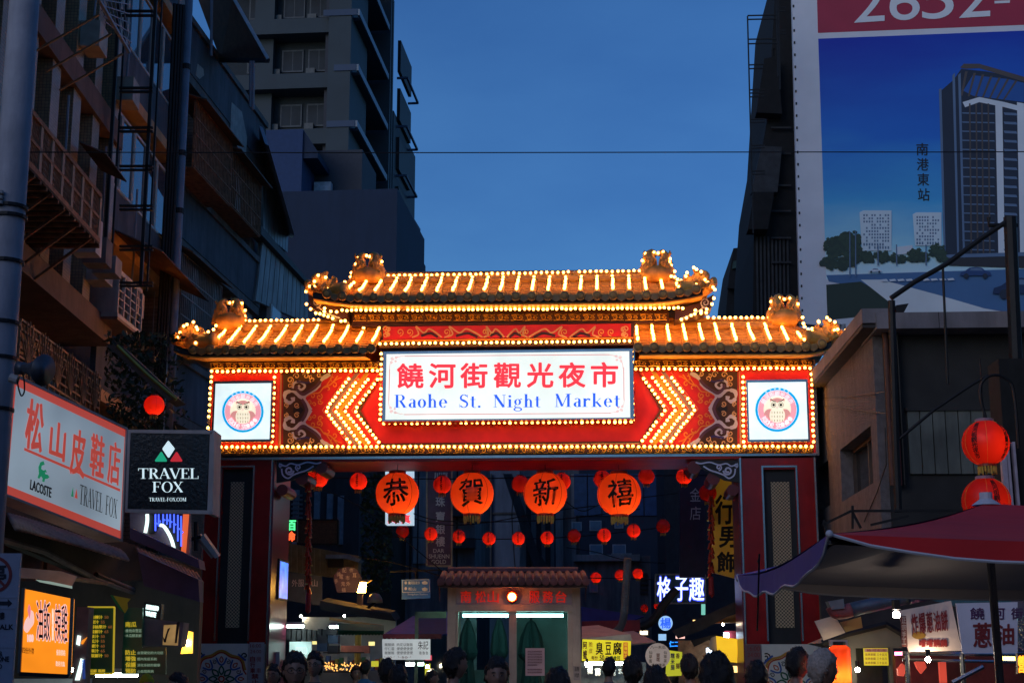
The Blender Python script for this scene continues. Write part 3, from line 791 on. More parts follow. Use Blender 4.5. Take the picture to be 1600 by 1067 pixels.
# ---- ridge and corner beasts
def beast(cx_, base, w_, h_, flip, d=.25, split=True):
    """rearing mythical-beast ridge ornament: two horned lobes with scales and curls"""
    o = MB(); s = -1 if flip else 1
    P = lambda u, v, y=0.0: g(cx_ + s * u * w_, base - v * h_, d + y)
    def T_(pts, rs, fl=1.0): o.tube([P(*p) for p in smooth(pts, 4)], [r for r in _lerp_list(rs, 4 * (len(pts) - 1) + 1)], 8, flat=fl)
    T_([(-.50, .0, 0), (-.45, .35, 0), (-.36, .62, 0), (-.38, .92, 0), (-.22, 1.08, 0), (-.08, .96, -.03)], [.15, .14, .11, .09, .06, .02])
    T_([(.42, .0, 0), (.44, .3, 0), (.30, .6, 0), (.34, .88, 0), (.20, 1.06, 0), (.06, .94, -.03)], [.15, .15, .13, .12, .08, .03])
    T_([(-.55, .12, -.05), (0, .2, -.1), (.55, .1, -.05)], [.13, .17, .13])
    for i in range(11):
        a = rnd.uniform(-.5, .5); b = rnd.uniform(.05, .45)
        o.ball(P(a, b, -.13 - .04 * rnd.random()), .045, 6, 4)
    for u, v in ((-.3, .75), (.28, .72), (-.42, .5), (.4, .45)): o.ball(P(u, v, -.12), .06, 6, 5)
    for u, v, a in ((-.58, .55, 1), (.55, .5, -1), (-.52, .95, 1), (.48, .95, -1)):
        o.tube([P(u, v), P(u - .1 * a, v + .1), P(u - .08 * a, v + .22)], [.04, .03, .008], 5)
    for u, v, q in ((-.3, .62, 1), (.3, .6, -1), (-.2, .25, -1), (.22, .22, 1), (0, .1, 1)):
        o.tube([P(u + .13 * a * math.cos(b), v + .13 * a * math.sin(b), -.17) for a, b in [(1 - i / 14, q * i * .8) for i in range(13)]], .022, 5)
    for i in range(9): o.tube([P(-.45 + .11 * i, .28 + .05 * (i % 2), -.16), P(-.42 + .11 * i, .36 + .05 * (i % 2), -.19), P(-.37 + .11 * i, .28 + .05 * (i % 2), -.16)], .015, 4)
    o.build('ridge_beast', GLAZE, G, smooth=True)
def _lerp_list(rs, n):
    out = []
    for i in range(n):
        f = i / (n - 1) * (len(rs) - 1); k = min(int(f), len(rs) - 2); out.append(rs[k] + (rs[k + 1] - rs[k]) * (f - k))
    return out
def ring(pts, d=.2):
    for p in pts: bulb(g(p[0], p[1], d), True)
beast(576, 438, 34, 36, False); beast(1026, 436, 34, 38, True)
beast(359, 508, 34, 34, False); beast(1225, 503, 34, 35, True)
def k4(cx0, cy0, l): return [(cx0 + x / 4, cy0 + y / 4) for x, y in l]
ring(k4(250, 380, [(1240, 90), (1290, 80), (1312, 82), (1350, 80), (1386, 115), (1385, 155), (1225, 130), (1222, 152), (1197, 187), (1190, 212)]))
ring(k4(960, 380, [(195, 68), (245, 56), (273, 60), (307, 55), (346, 98), (343, 118), (355, 138), (177, 112), (182, 150), (374, 176)]))
ring(k4(250, 380, [(437, 375), (463, 368), (513, 377), (533, 420), (529, 455), (367, 425), (367, 445), (354, 462)]))
ring(k4(960, 380, [(980, 365), (1030, 343), (1061, 348), (1100, 347), (1145, 380), (1143, 418), (973, 410), (975, 440)]))
def corner(pts, bul, bul2, cx_, cy_, flip, sx=1):
    """upswept corner of the roof with a coiled dragon"""
    s = -1 if flip else 1; o = MB()
    n = len(pts)
    P3 = [g(p[0], p[1], TOPU + (EVU - TOPU) * (.9 - .5 * i / n)) for i, p in enumerate(pts)]
    P3 = [Vector(p) for p in smooth([tuple(p) for p in P3], 4)]
    o.tube(P3, _lerp_list([.13, .15, .14, .12, .1, .05], len(P3)), 8)
    P = lambda u, v, y=0.0: g(cx_ + s * u, cy_ - v, -.5 + y)
    for l, r in (([(-14, 2), (-8, 8), (-12, 18), (-4, 24)], [.11, .1, .08, .03]), ([(-2, 0), (3, 10), (0, 20), (7, 28)], [.12, .1, .07, .02]), ([(10, -2), (12, 8), (18, 14), (14, 20)], [.11, .09, .06, .02]), ([(-20, 0), (-24, 6), (-20, 12)], [.08, .06, .02])):
        q = [P(a, b) for a, b in smooth(l, 4)]; o.tube(q, _lerp_list(r, len(q)), 7)
    for i in range(10): o.ball(P(rnd.uniform(-18, 16), rnd.uniform(-3, 8), -.12), .045, 6, 4)
    o.build('corner_dragon', GLAZE, G, smooth=True)
    ring(bul, -.62); ring(bul2, -.2)
corner([(540, 452), (525, 455), (508, 458), (495, 455), (486, 447), (480, 440)], k4(250, 380, [(990, 199), (1037, 214), (965, 238), (970, 266), (937, 270), (913, 303), (917, 383), (940, 413), (975, 435)]), k4(250, 380, [(1067, 240), (1087, 252), (1115, 257), (1132, 254), (1157, 242), (1155, 295), (1175, 283), (1195, 262), (1210, 245)]), 505, 452, False)
corner([(1062, 449), (1078, 452), (1092, 453), (1104, 450), (1112, 444), (1116, 436)], k4(960, 380, [(495, 153), (515, 166), (543, 177), (453, 186), (447, 205), (585, 245), (552, 247), (566, 230), (615, 276), (627, 292), (623, 345), (611, 383)]), k4(960, 380, [(354, 205), (374, 213), (393, 228), (416, 236), (404, 266), (417, 276)]), 1090, 448, True)
corner([(335, 530), (318, 534), (300, 537), (287, 538), (276, 533), (269, 526)], k4(250, 380, [(73, 583), (125, 560), (117, 586), (150, 520), (168, 508), (210, 492), (227, 523), (235, 540)]), k4(250, 380, [(268, 575), (278, 568), (303, 553), (335, 538), (350, 517)]), 297, 531, False)
corner([(1258, 526), (1275, 531), (1292, 534), (1306, 533), (1316, 527), (1322, 520)], k4(960, 380, [(1275, 495), (1278, 488), (1327, 465), (1345, 480), (1377, 495), (1396, 540), (1445, 545), (1376, 545)]), k4(960, 380, [(1175, 465), (1182, 500), (1187, 520), (1210, 538), (1236, 548), (1235, 533)]), 1293, 528, True)
# under-corner brackets with pale swirls and their bulbs
for s, cx_ in ((1, 497), (-1, 1100)):
    o = MB(); pts = [(cx_ - s * 15, 460), (cx_ - s * 12, 480), (cx_ + s * 10, 492), (cx_ + s * 45, 500), (cx_ + s * 45, 484), (cx_ + s * 10, 474)]
    MB().slab([g(x, y, -.3) for x, y in pts], (0, .5, 0)).build('corner_bracket', DKP, G)
    strokes(G, [(spiral(cx_ - s * 2, 473, 8, 1, 90, -1.6 * s), 2.2), ([(cx_, 480), (cx_ + s * 14, 490), (cx_ + s * 34, 497)], 2)], -.31).build('bracket_swirl', LAV, G)
ring(k4(250, 380, [(1000, 443), (1023, 450), (1048, 460), (1080, 468), (1130, 488), (1158, 485), (1030, 408), (1028, 425), (1068, 428), (1105, 428)]), -.4)
ring(k4(960, 380, [(420, 475), (452, 466), (480, 453), (503, 444), (540, 438), (575, 432), (577, 412), (505, 418), (540, 425)]), -.4)
# ---- pillars
LEDM = mat('led_mesh_panel', (.3, .25, .2), .5, 0, .1, 60, 0)
def led_material():
    m = LEDM; n = m.node_tree; b = n.nodes['Principled BSDF']
    tc = n.nodes.new('ShaderNodeTexCoord'); v = n.nodes.new('ShaderNodeTexChecker'); v.inputs['Scale'].default_value = 34
    v.inputs['Color1'].default_value = (.55, .42, .26, 1); v.inputs['Color2'].default_value = (.10, .08, .05, 1)
    n.links.new(tc.outputs['Object'], v.inputs[0]); n.links.new(v.outputs[0], b.inputs['Base Color'])
led_material()
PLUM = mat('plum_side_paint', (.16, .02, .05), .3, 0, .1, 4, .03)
def pillar(xl, xr, xm0, xm1, gx0, gx1, side):
    x0, _, z0, z1 = G.rect(xl, 714.5, xr, 1003, 0); xa = G.at(xl, 860).x; xb = G.at(xr, 860).x
    m0, m1 = G.at(xm0, 860).x, G.at(xm1, 860).x; zt = G.at(xm0, 733).z; zb = G.at(xm0, 1001).z
    zc = G.at(xl, 715.6).z; zl = G.at(xl, 1003).z
    o = MB().box(xa, m0, 0, GD, zb - .05, zc).box(m1, xb, 0, GD, zb - .05, zc).box(m0 + .0005, m1 - .0005, 0, GD, zt, zc - .0005).build('pillar', mat('pillar_red_lacquer', (.36, .012, .012), .22, 0, .25, 2, .06, stain=.25), G)
    MB().box(m0 + .001, m1 - .001, .1, GD - .002, zb - .05, zt - .001).build('led_housing', BLACK, G, kind=None)
    g0, g1 = G.at(gx0, 860, .09).x, G.at(gx1, 860, .09).x
    MB().box(g0, g1, .075, .099, G.at(xm0, 980).z, G.at(xm0, 752).z).build('led_panel', LEDM, G)
    for a in (m0 - .035, m1 + .005): MB().box(a, a + .03, -.03, .12, zb, zt + .03).build('steel_trim', CHROME, G)
    MB().box(m0 - .035, m1 + .035, -.031, .12, zt + .031, zt + .06).build('steel_trim', CHROME, G)
    for a in (xa - .03, xb): MB().box(a + .0005, a + .0295, -.025, GD, .0, zc).build('corner_trim', CHROME, G)
    # tiled base
    MB().box(xa - .0, xb + .0, -.001, GD - .001, 0, zb - .051).build('pillar_base', mat('pale_base_tile', (.55, .52, .46), .3, 0, .1), G)
    return xa, xb, m0, m1, zb
# vertical members lean with perspective: take edges half-way down
PL = pillar(318, 420, 343, 391, 357, 378, 0)
PR = pillar(1162, 1277, 1197, 1247, 1208, 1237, 1)
# inner face panels
zc = G.at(800, 716).z
x_in = PL[1] + .03
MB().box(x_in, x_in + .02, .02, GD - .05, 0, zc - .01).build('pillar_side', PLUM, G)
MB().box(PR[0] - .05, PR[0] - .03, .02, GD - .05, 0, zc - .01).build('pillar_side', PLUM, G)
zz = lambda y: G.at(432, y, .5).z
sc_ = MB().box(x_in + .021, x_in + .06, .5, 1.25, zz(936), zz(872)).build('wall_display', BLACK, G)
MB().box(x_in + .061, x_in + .065, .53, 1.22, zz(933), zz(876)).build('display_glow', lit('display_blue', (.08, .25, 1.0), 1.2, .5, 4), sc_)
# corner brackets under the beam: drum ends and painted swirls
DRUM = mat('maroon_lacquer', (.16, .02, .02), .35, 0, .1)
for s, ox in ((1, 432), (-1, 1157)):
    X = lambda u: ox + s * u
    pts = [(X(0), 719), (X(72), 719), (X(60), 732), (X(40), 742), (X(25), 750), (X(0), 754)]
    MB().slab([g(x, y, -.0) for x, y in pts], (0, .06, 0)).build('bracket_board', BLACK, G)
    for (u0, v0, r_) in ((74, 733, .115), (44, 750, .115), (14, 768, .10)):
        p = g(X(u0), v0, .3)
        MB().lathe([(0, -.28), (r_, -.28), (r_, .5), (0, .5)], tuple(p), 16, 'y').build('bracket_drum', DRUM, G, smooth=False)
    P = lambda l: [(X(a), b) for a, b in l]
    strokes(G, [(P(smooth([(4, 724), (14, 728), (22, 724), (34, 726), (48, 722), (62, 724), (70, 722)])), 2.2), (P(smooth([(8, 732), (10, 742), (18, 747), (26, 742), (36, 738), (48, 734), (58, 728)])), 2.4),
                (P(spiral(20, 735, 7, 2, 0, 1.4)), 3), (P(spiral(34, 730, 5, 1, 90, 1.3)), 2.2), (P(spiral(7, 727, 3.5, 1, 90, 1.3)), 1.4)], -.005).build('bracket_swirl', LAV, G)
# tiled mandala on the pillar bases and no-cycling notices
TW_ = {'w': mat('tile_white', (.7, .68, .62), .25, 0, .05), 'r': mat('tile_red', (.45, .06, .02), .25, 0, .1), 'o': mat('tile_ochre', (.5, .25, .05), .25, 0, .1), 'b': mat('tile_blue', (.06, .12, .35), .25, 0, .1), 'g': mat('tile_green', (.03, .12, .07), .25, 0, .1), 'k': mat('tile_ink', (.02, .02, .02), .25, 0, .1)}
def mandala(cx_, cy_, r, x0, x1, y0, y1, d):
    root = gb('tile_panel', TW_['w'], x0, y0, x1, y1, d, d + .03)
    L = [1]
    def add(lines, m):
        # keep inside the panel
        out = []
        for pts, w_ in lines:
            cur = []
            for p in pts:
                if x0 + 1 < p[0] < x1 - 1 and y0 + 1 < p[1] < y1 - 1: cur.append(p)
                else:
                    if len(cur) > 1: out.append((cur, w_))
                    cur = []
            if len(cur) > 1: out.append((cur, w_))
        strokes(G, out, d - .002 * L[0], step=.0002).build('glazed_motif', m, root); L[0] += 1
    rad = lambda R_, a: (cx_ + R_ * r * math.cos(R(a)), cy_ + R_ * r * math.sin(R(a)))
    add([([rad(1.0 + .05 * math.cos(R(8 * a)), a) for a in range(0, 361, 5)], 3.6)], TW_['o']); add([([rad(.93 + .05 * math.cos(R(8 * a)), a) for a in range(0, 361, 5)], 2.2)], TW_['r'])
    blue = []; red = []; gr = []; oc = []
    for k in range(8):
        a = 45 * k - 90
        pt = lambda rr, da: rad(rr, a + da)
        blue.append((smooth([pt(.82, -14), pt(.6, -10), pt(.52, 0), pt(.6, 10), pt(.82, 14)]), 2.6)); red.append((smooth([pt(.84, 0), pt(.72, -5), pt(.62, 0), pt(.72, 5), pt(.84, 0)]), 1.6))
        gr.append((smooth([pt(.15, 0), pt(.32, -16), pt(.47, 0), pt(.32, 16), pt(.15, 0)]), 2.4)); oc.append((spiral(*pt(.68, 22), r * .09, r * .02, a, 1.2), 1.2))
    add(blue, TW_['b']); add(red, TW_['r']); add(gr, TW_['g']); add(oc, TW_['k']); add([(spiral(cx_, cy_, r * .1, r * .1, 0, 1, 16), 2.4)], TW_['r'])
    crn = []; cb = []
    for sx in (-1, 1):
        for sy in (-1, 1):
            crn.append((spiral(cx_ + sx * r * .86, cy_ + sy * r * .86, r * .16, r * .03, 0, 1.4 * sx), 2)); cb.append((smooth([(cx_ + sx * r * 1.02, cy_ + sy * r * .45), (cx_ + sx * r * .9, cy_ + sy * r * .68), (cx_ + sx * r * .62, cy_ + sy * r * .92)]), 3))
    add(crn, TW_['k']); add(cb, TW_['b'])
mandala(346, 1060, 42, 306, 386, 1005, 1112, -.03)
mandala(1236, 1066, 46, 1192, 1280, 1006, 1116, -.03)
NOT_ = mat('notice_white', (.42, .38, .38), .5, 0, .05); NR = mat('notice_red', (.25, .02, .02), .5, 0, .05)
n1 = gb('notice_board', NOT_, 388, 1003, 411, 1110, -.05, -.03)
for i, (a, b) in enumerate((('16:00', None), ('24:00', None), ('自', '機'), ('行', None), ('車', '車'), ('禁', None), ('止', None))):
    y = 1005.5 + i * 9 + (1.5 if i > 1 else 0)
    if len(a) > 1: txt(G, a, NR, 391, y, 408, y + 5.5, -.053, parent=n1)
    else:
        big = a in '禁止'
        txt(G, a, NR, 391 if not big else 393, y, 398.5 if not big else 404, y + 8, -.053, bold=.03, parent=n1)
        if b: txt(G, b, NR, 400.5, y, 408, y + 8, -.053, parent=n1)
n2 = gb('notice_board', mat('notice_dim', (.2, .1, .1), .5, 0, .05), 1165, 1006, 1190, 1110, -.05, -.031)
txt(G, '16:00', NR, 1168, 1009, 1187, 1016, -.053, parent=n2); txt(G, '24:00', NR, 1168, 1019, 1187, 1026, -.053, parent=n2)
for i, c in enumerate('自行車禁止'): txt(G, c, NR, 1173, 1030 + i * 12, 1184, 1040 + i * 12, -.053, parent=n2)
n3 = gb('notice_board', NOT_, 424, 1018, 436, 1075, .6, .62)
# build the joined rest of the bulbs
rest.build('small_bulb', BULB, G, smooth=True, kind='stuff')
socket.build('bulb_socket', DKB, G, kind='stuff')
if rest_off.v: rest_off.build('unlit_bulb', BULBOFF, G, kind='stuff')
# ------------------------------------------------------------------ ground
gr = MB().box(-300, 300, -60, 600, -.4, 0).build('road', mat('wet_asphalt', (.05, .05, .052), .55, 0, .3, 1.5, .4)); gr['kind'] = 'structure'
for s, nm in ((-1, 'pavement'), (1, 'pavement')):
    q = MB().box(min(s * 5.6, s * 12), max(s * 5.6, s * 12), -20, 25, .0, .13).build('pavement', mat('pavement_slab', (.18, .17, .16), .7, 0, .2, 3, .3)); q['kind'] = 'structure'

CONC = mat('stained_concrete', (.16, .15, .15), .85, 0, .25, 1.5, .5, stain=.45)
CONCB = mat('blue_grey_render', (.10, .11, .14), .85, 0, .25, 1.2, .5, stain=.4)
BRN = mat('brown_mosaic', (.17, .085, .05), .6, 0, .2, 3, .3)
TIL = tiled('cream_mosaic_tile', (.30, .22, .13), (.12, .09, .07), .05, .05)
TILP = tiled('pinkish_wall_tile', (.30, .20, .16), (.10, .07, .06), .22, .075, off=.5)
TILB = tiled('brown_wall_tile', (.17, .10, .07), (.06, .04, .03), .20, .075, off=.5)
RUST = mat('rusty_iron', (.27, .13, .07), .8, .3, .4, 8, .4)
IRON = mat('black_iron', (.02, .02, .022), .6, .5, .2)
WFR = mat('pale_window_frame', (.42, .38, .36), .5, 0, .1)
DARK = mat('dark_recess', (.02, .016, .014), .9, 0, .2)
GLS = mat('dark_window_glass', (.02, .03, .05), .08, 0, .1, 2, 0, spec=.9)
PEEL = mat('peeled_plaster', (.38, .37, .36), .9, 0, .2, 5, .5)
CORR = mat('corrugated_grey_sheet', (.24, .25, .27), .5, .4, .25, 2, .2, stain=.4)
AWN = mat('brown_awning_sheet', (.13, .07, .045), .7, 0, .3, 3, .3)
WHP = mat('dirty_white_paint', (.5, .45, .42), .6, 0, .15, 4, .2, stain=.25)
PIPEG = mat('grey_drainpipe', (.19, .2, .25), .5, 0, .15, 4, .1)
FADED = mat('faded_sheet', (.22, .2, .19), .7, 0, .2)

def facade(name, label, x0, y0, vpx, cat='building'):
    """street-side building whose wall plane starts at world (x0,y0) and runs away towards the vanishing column vpx; local x runs away, y runs into the house"""
    al = math.atan((vpx - 800) / 2402.0)
    return TW(name, label, cat, (x0, y0, 0), 90 - math.degrees(al))
def xz(t, px, py, d=0.0):
    p = t.at(px, py, d); return p.x, p.z
def fquad(t, name, m, pts, d0, th, parent=None, **k):
    """solid from pixel corners lying in plane d0, extruded by th into the wall"""
    return MB().slab([t.at(x, y, d0) for x, y in pts], (0, th, 0)).build(name, m, parent or t, **k)
def bars(t, name, m, x0, x1, z0, z1, y, n, r=.012, horiz=()):
    for i in range(n):
        x = x0 + (x1 - x0) * i / max(1, n - 1)
        MB().box(x - r, x + r, y - r, y + r, z0, z1).build(name, m, t)
    for z in horiz: MB().box(x0 - r, x1 + r, y - r * 1.5, y + r * 1.5, z - r, z + r).build('rail', m, t)

# ================================================================== near left apartment block
A = facade('apartment_building', 'old brown tiled apartment block with caged balconies at the left edge', -6.55, 17.5, 750)
Lx = lambda px: A.at(px, 500, 0).x
xa0, xa1 = -6, A.at(182, 400, 0).x
# storey levels from the edge beams
zS1 = A.at(75, 50, 0).z; zS2 = A.at(75, 437, 0).z
FH = zS1 - zS2
MB().box(xa0, xa1, .9, 9, 0, zS2 + 3 * FH).build('wall', BRN, A)
for k in range(-1, 3):
    z = zS2 + k * FH
    MB().box(xa0, xa1 - .01, .0, .9, z - .18, z + .22).build('edge_beam', mat('brown_beam_plaster', (.13, .075, .06), .8, 0, .25, 2, .4, stain=.3), A)
    MB().box(xa0, xa1 - .01, .35, .88, z + .221, z + .5).build('sill_wall', BRN, A)
    if k >= 0:
        for j in range(9):
            x = Lx(20) - 3.4 + j * 1.15
            if x > xa1 - .5: continue
            MB().box(x, x + .42, .06, .899, z + .225, z + FH - .185).build('pilaster', TIL, A)
            f = MB().box(x + .46, x + 1.12, .78, .86, z + .9, z + FH - .6).build('window', WFR, A)
            MB().box(x + .5, x + 1.08, .77, .779, z + .95, z + FH - .65).build('pane', GLS, A).parent = f
            MB().box(x + .43, x + 1.14, .3, .88, z + FH - .58, z + FH - .19).build('lintel_panel', mat('orange_brown_plaster', (.45, .26, .13), .8, 0, .2, 3, .3), A)
# hung balcony cage of the upper storey: rails, slats, brackets
cz1 = A.at(75, 208, -.75).z; cz0 = A.at(75, 292, -.75).z
cx0, cx1 = A.at(38, 300, -.75).x, A.at(157, 300, -.75).x
cage = MB(); 
for z, r in ((cz1, .03), (cz0, .035), ((cz0 + cz1) / 2, .02)): MB().box(cx0, cx1, -.75 - r, -.75 + r, z - r, z + r).build('cage_rail', RUST, A)
for i in range(8):
    x = cx0 + (cx1 - cx0) * i / 7
    MB().box(x - .05, x + .05, -.77, -.72, cz0, cz1).build('cage_post', mat('tan_post_paint', (.28, .2, .13), .7, 0, .2), A)
o = MB(); n = 60
for i in range(n):
    x = cx0 + (cx1 - cx0) * i / n
    o.bar((x, -.75, cz0), (min(x + .25, cx1), -.75, cz1), .006); o.bar((min(x + .25, cx1), -.75, cz0), (x, -.75, cz1), .006)
o.build('cage_mesh', RUST, A, kind='stuff')
MB().box(cx0, cx1, -.78, .3, cz0 - .06, cz0 - .03).build('cage_floor', mat('dark_rust_grating', (.05, .028, .018), .9, 0, .5, 9, .4), A)
for i in range(14):
    x = cx0 + (cx1 - cx0) * i / 13; MB().box(x - .02, x + .02, -.78, .3, cz0 - .10, cz0 - .061).build('floor_joist', RUST, A)
for i in range(9):
    x = cx0 + .3 + .6 * i; MB().box(x, x + rnd.uniform(.2, .45), -.6, -.25, cz0 - .029, cz0 + rnd.uniform(.2, .6)).build('stored_box', (FADED, BRN, WHP, CONC)[i % 4], A)
for i in range(5):
    x = cx0 + (cx1 - cx0) * (i + .5) / 5
    MB().bar((x, -.75, cz0 - .05), (x, .0, cz0 - .65), .025).build('cage_bracket', RUST, A)
for i in range(7):   # wall clutter: condensers and conduits between the pilasters
    x = Lx(20) - 1.0 + i * 1.15; z = zS2 + FH * (i % 2) + .55
    MB().box(x, x + .5, -.25, .05, z, z + .42).build('air_conditioner', mat('ac_beige', (.30, .26, .22), .6, 0, .2), A)
    MB().tube([(x + .55, .02, z + .3), (x + .6, .0, z + 1.2), (x + .58, .0, z + 2.4)], .02, 5).build('conduit', PIPEG, A)
# corrugated little awnings
def awning(t, px0, px1, py, d1=-.9, rise=.35, m=AWN, name='awning', n=None):
    x0, x1 = t.at(px0, py, -.1).x, t.at(px1, py, -.1).x; z = t.at((px0 + px1) / 2, py, -.1).z
    o = MB(); n = n or max(6, int((x1 - x0) / .09)); k = 0
    for i in range(2 * n + 1):
        x = x0 + (x1 - x0) * i / (2 * n); h = .025 if i % 2 else 0
        o.v += [(x, -.02, z + rise + h), (x, d1, z + h), (x, -.02, z + rise + h - .012), (x, d1, z + h - .012)]
    for i in range(2 * n):
        a = 4 * i; o.f += [(a, a + 1, a + 5, a + 4), (a + 2, a + 6, a + 7, a + 3), (a + 1, a + 3, a + 7, a + 5)]
    o.build(name, m, t)
awning(A, 128, 165, 262, -.45, .2); awning(A, 20, 70, 330, -.6)
# decorative sun-ray window grilles above the long sign
gz0, gz1 = A.at(60, 620, -.35).z, A.at(60, 520, -.35).z
gx0, gx1 = A.at(28, 560, -.35).x, A.at(158, 560, -.35).x
TANI = mat('tan_iron', (.24, .15, .09), .6, .3, .2)
bars(A, 'grille_bar', TANI, gx0, gx1, gz0, gz1, -.35, 16, .014, [gz0 + (gz1 - gz0) * k / 7 for k in range(8)])
for k in range(6):
    x = gx0 + (gx1 - gx0) * (k + .5) / 6; o = MB()
    for a in range(-50, 51, 16): o.bar((x, -.38, gz0 + .25), (x + .5 * math.sin(R(a)), -.38, gz0 + .25 + .62 * math.cos(R(a))), .009)
    o.build('sunray_grille', TANI, A)
gl = MB().box(gx0, gx1, .3, .34, gz0, gz1); gl.build('shaded_window', GLS, A)
# upper cage high on the wall, with stays
uz = A.at(150, 60, -.9).z
for k in range(3):
    x = A.at(96 + 22 * k, 60, -.4).x
    MB().bar((x, -.9, uz + .4), (x + .2, .05, uz - .1), .018).build('awning_stay', TANI, A)
for k in range(7): MB().bar(A.at(150 + 7 * k, -14 + 3 * k, -.9), A.at(166 + 6.2 * k, 30 + 8 * k, -.9), .01).build('lattice_bar', PIPEG, A)
for k in range(6): MB().bar(A.at(150 + 3 * k, -10 + 9 * k, -.9), A.at(200 + k, -8 + 15 * k, -.9), .01).build('lattice_bar', PIPEG, A)
MB().bar(A.at(152, -5, -.92), A.at(202, 82, -.92), .03).build('lattice_rail', MATS['grey_drainpipe'], A)

# ================================================================== the narrow bay with white windows
Bx = A.at(184, 400, 0)
B_ = facade('narrow_building', 'narrow tiled building with white sliding windows beside the ladder frame', 0, 0, 850)
wp = A.o.location + Matrix.Rotation(A.yaw, 3, 'Z') @ Vector((xa1 + .02, .25, 0)); B_.p = Vector((wp.x, wp.y, 0)); B_.o.location = B_.p
bx1 = B_.at(284, 300, 0).x
zB1 = B_.at(225, 190, 0).z; zB2 = B_.at(225, 425, 0).z; BH = zB1 - zB2
MB().box(0, bx1, .6, 8, 0, zB1 + 2.2 * BH).build('wall', mat('brown_grey_wall', (.13, .08, .06), .8, 0, .2, 2, .3, stain=.3), B_)
MB().box(bx1 - 1.0, bx1, -.02, .599, 0, zB1 + 2.2 * BH).build('tiled_pier', TILP, B_)
for k in range(-1, 3):
    z = zB2 + k * BH
    MB().box(0, bx1 - 1.01, -.12, .6, z - .12, z + .08).build('edge_beam', mat('orange_brown_plaster', (.32, .17, .08), .8), B_)
    MB().box(0, bx1 - 1.01, .0, .1, z + .081, z + .95).build('parapet', CONCB, B_)
    if k >= 0:
        xs_ = [0.05 + (bx1 - 1.1) * i / 5 for i in range(6)]
        for i in range(5):
            f = MB(); a, b = xs_[i], xs_[i + 1] - .02; z0, z1 = z + 1.0, z + BH - .35
            f.box(a, a + .05, .02, .08, z0, z1).box(b - .05, b, .02, .08, z0, z1).box(a + .0501, b - .0501, .02, .08, z0, z0 + .05).box(a + .0501, b - .0501, .02, .08, z1 - .05, z1)
            q = f.build('window', WFR, B_); MB().box(a + .05, b - .05, .045, .055, z0 + .05, z1 - .05).build('pane', mat('sky_reflecting_glass', (.05, .07, .1), .03, 0, .1, 2, 0, spec=1.0), q)
awning(B_, 168, 256, 432, -1.0, .45)
# white caged bay window
wb = B_
X0, X1 = wb.at(184, 470, -.55).x, wb.at(222, 470, -.55).x; Z0, Z1 = wb.at(200, 508, -.55).z, wb.at(200, 432, -.55).z
MB().box(X0, X1, -.55, -.5, Z0, Z0 + .06).box(X0, X1, -.55, -.5, Z1 - .06, Z1).build('bay_frame', WHP, B_)
for i in range(5):
    x = X0 + (X1 - X0) * i / 4; MB().box(x - .02, x + .02, -.56, -.51, Z0 + .061, Z1 - .061).build('bay_bar', WHP, B_)
for i in range(6):
    z = Z0 + (Z1 - Z0) * (i + .5) / 6; MB().box(X0, X1, -.545, -.53, z - .008, z + .008).build('bay_bar', WHP, B_)
MB().box(X0, X0 + .03, -.56, .1, Z0, Z1).build('bay_side', WHP, B_); MB().box(X0, X1, -.56, .1, Z0 - .05, Z0 - .001).build('bay_floor', BRN, B_)

# black ladder-like sign frame projecting over the street
LF = T('sign_frame', 'tall black empty ladder-shaped sign frame fixed beside the white windows', 'sign frame', 214, 23.5, 0, py=445)
o = None
for px in (186, 243):
    a = LF.at(px + (1.5 if px > 200 else 2), -20); b = LF.at(px - 8, 445)
    MB().box(a.x - .026, a.x + .026, -.03, .03, b.z, a.z).build('upright', IRON, LF)
    MB().box(a.x - .015, a.x + .015, .4, .43, b.z, a.z).build('upright', IRON, LF)
for y in (18, 25, 138, 144, 200, 206, 260, 266, 322, 328, 385, 391, 442, 447):
    a = LF.at(187, y); b = LF.at(239, y)
    MB().box(a.x, b.x, -.03, .03, a.z - .015, a.z + .015).build('rung', IRON, LF)
# drain pipes and cables
DP = T('drainpipe', 'thick grey drainpipe running down the wall between two left facades', 'pipe', 292, 27.2, 0)
a, b = DP.at(297, -30), DP.at(283, 560)
MB().tube([(a.x, 0, a.z), (a.x, 0, 0)], .075, 10).build('pipe_run', PIPEG, DP, smooth=True)
for y in (105, 240, 330, 430): p = DP.at(290, y); MB().lathe([(.09, -.05), (.09, .05)], (a.x, 0, p.z), 10).build('pipe_collar', IRON, DP)
DP2 = T('drainpipe', 'black cable bundle beside the grey drainpipe on the left', 'cables', 276, 27.0, 0)
for i, dx in enumerate((-.11, -.05, 0, .05)):
    dx += DP2.at(270, 250).x; MB().tube([(dx, .02 * i, 14), (dx + .02, 0, 10), (dx - .02, 0, 6), (dx, 0, 3)], .035, 6).build('cable', IRON, DP2)

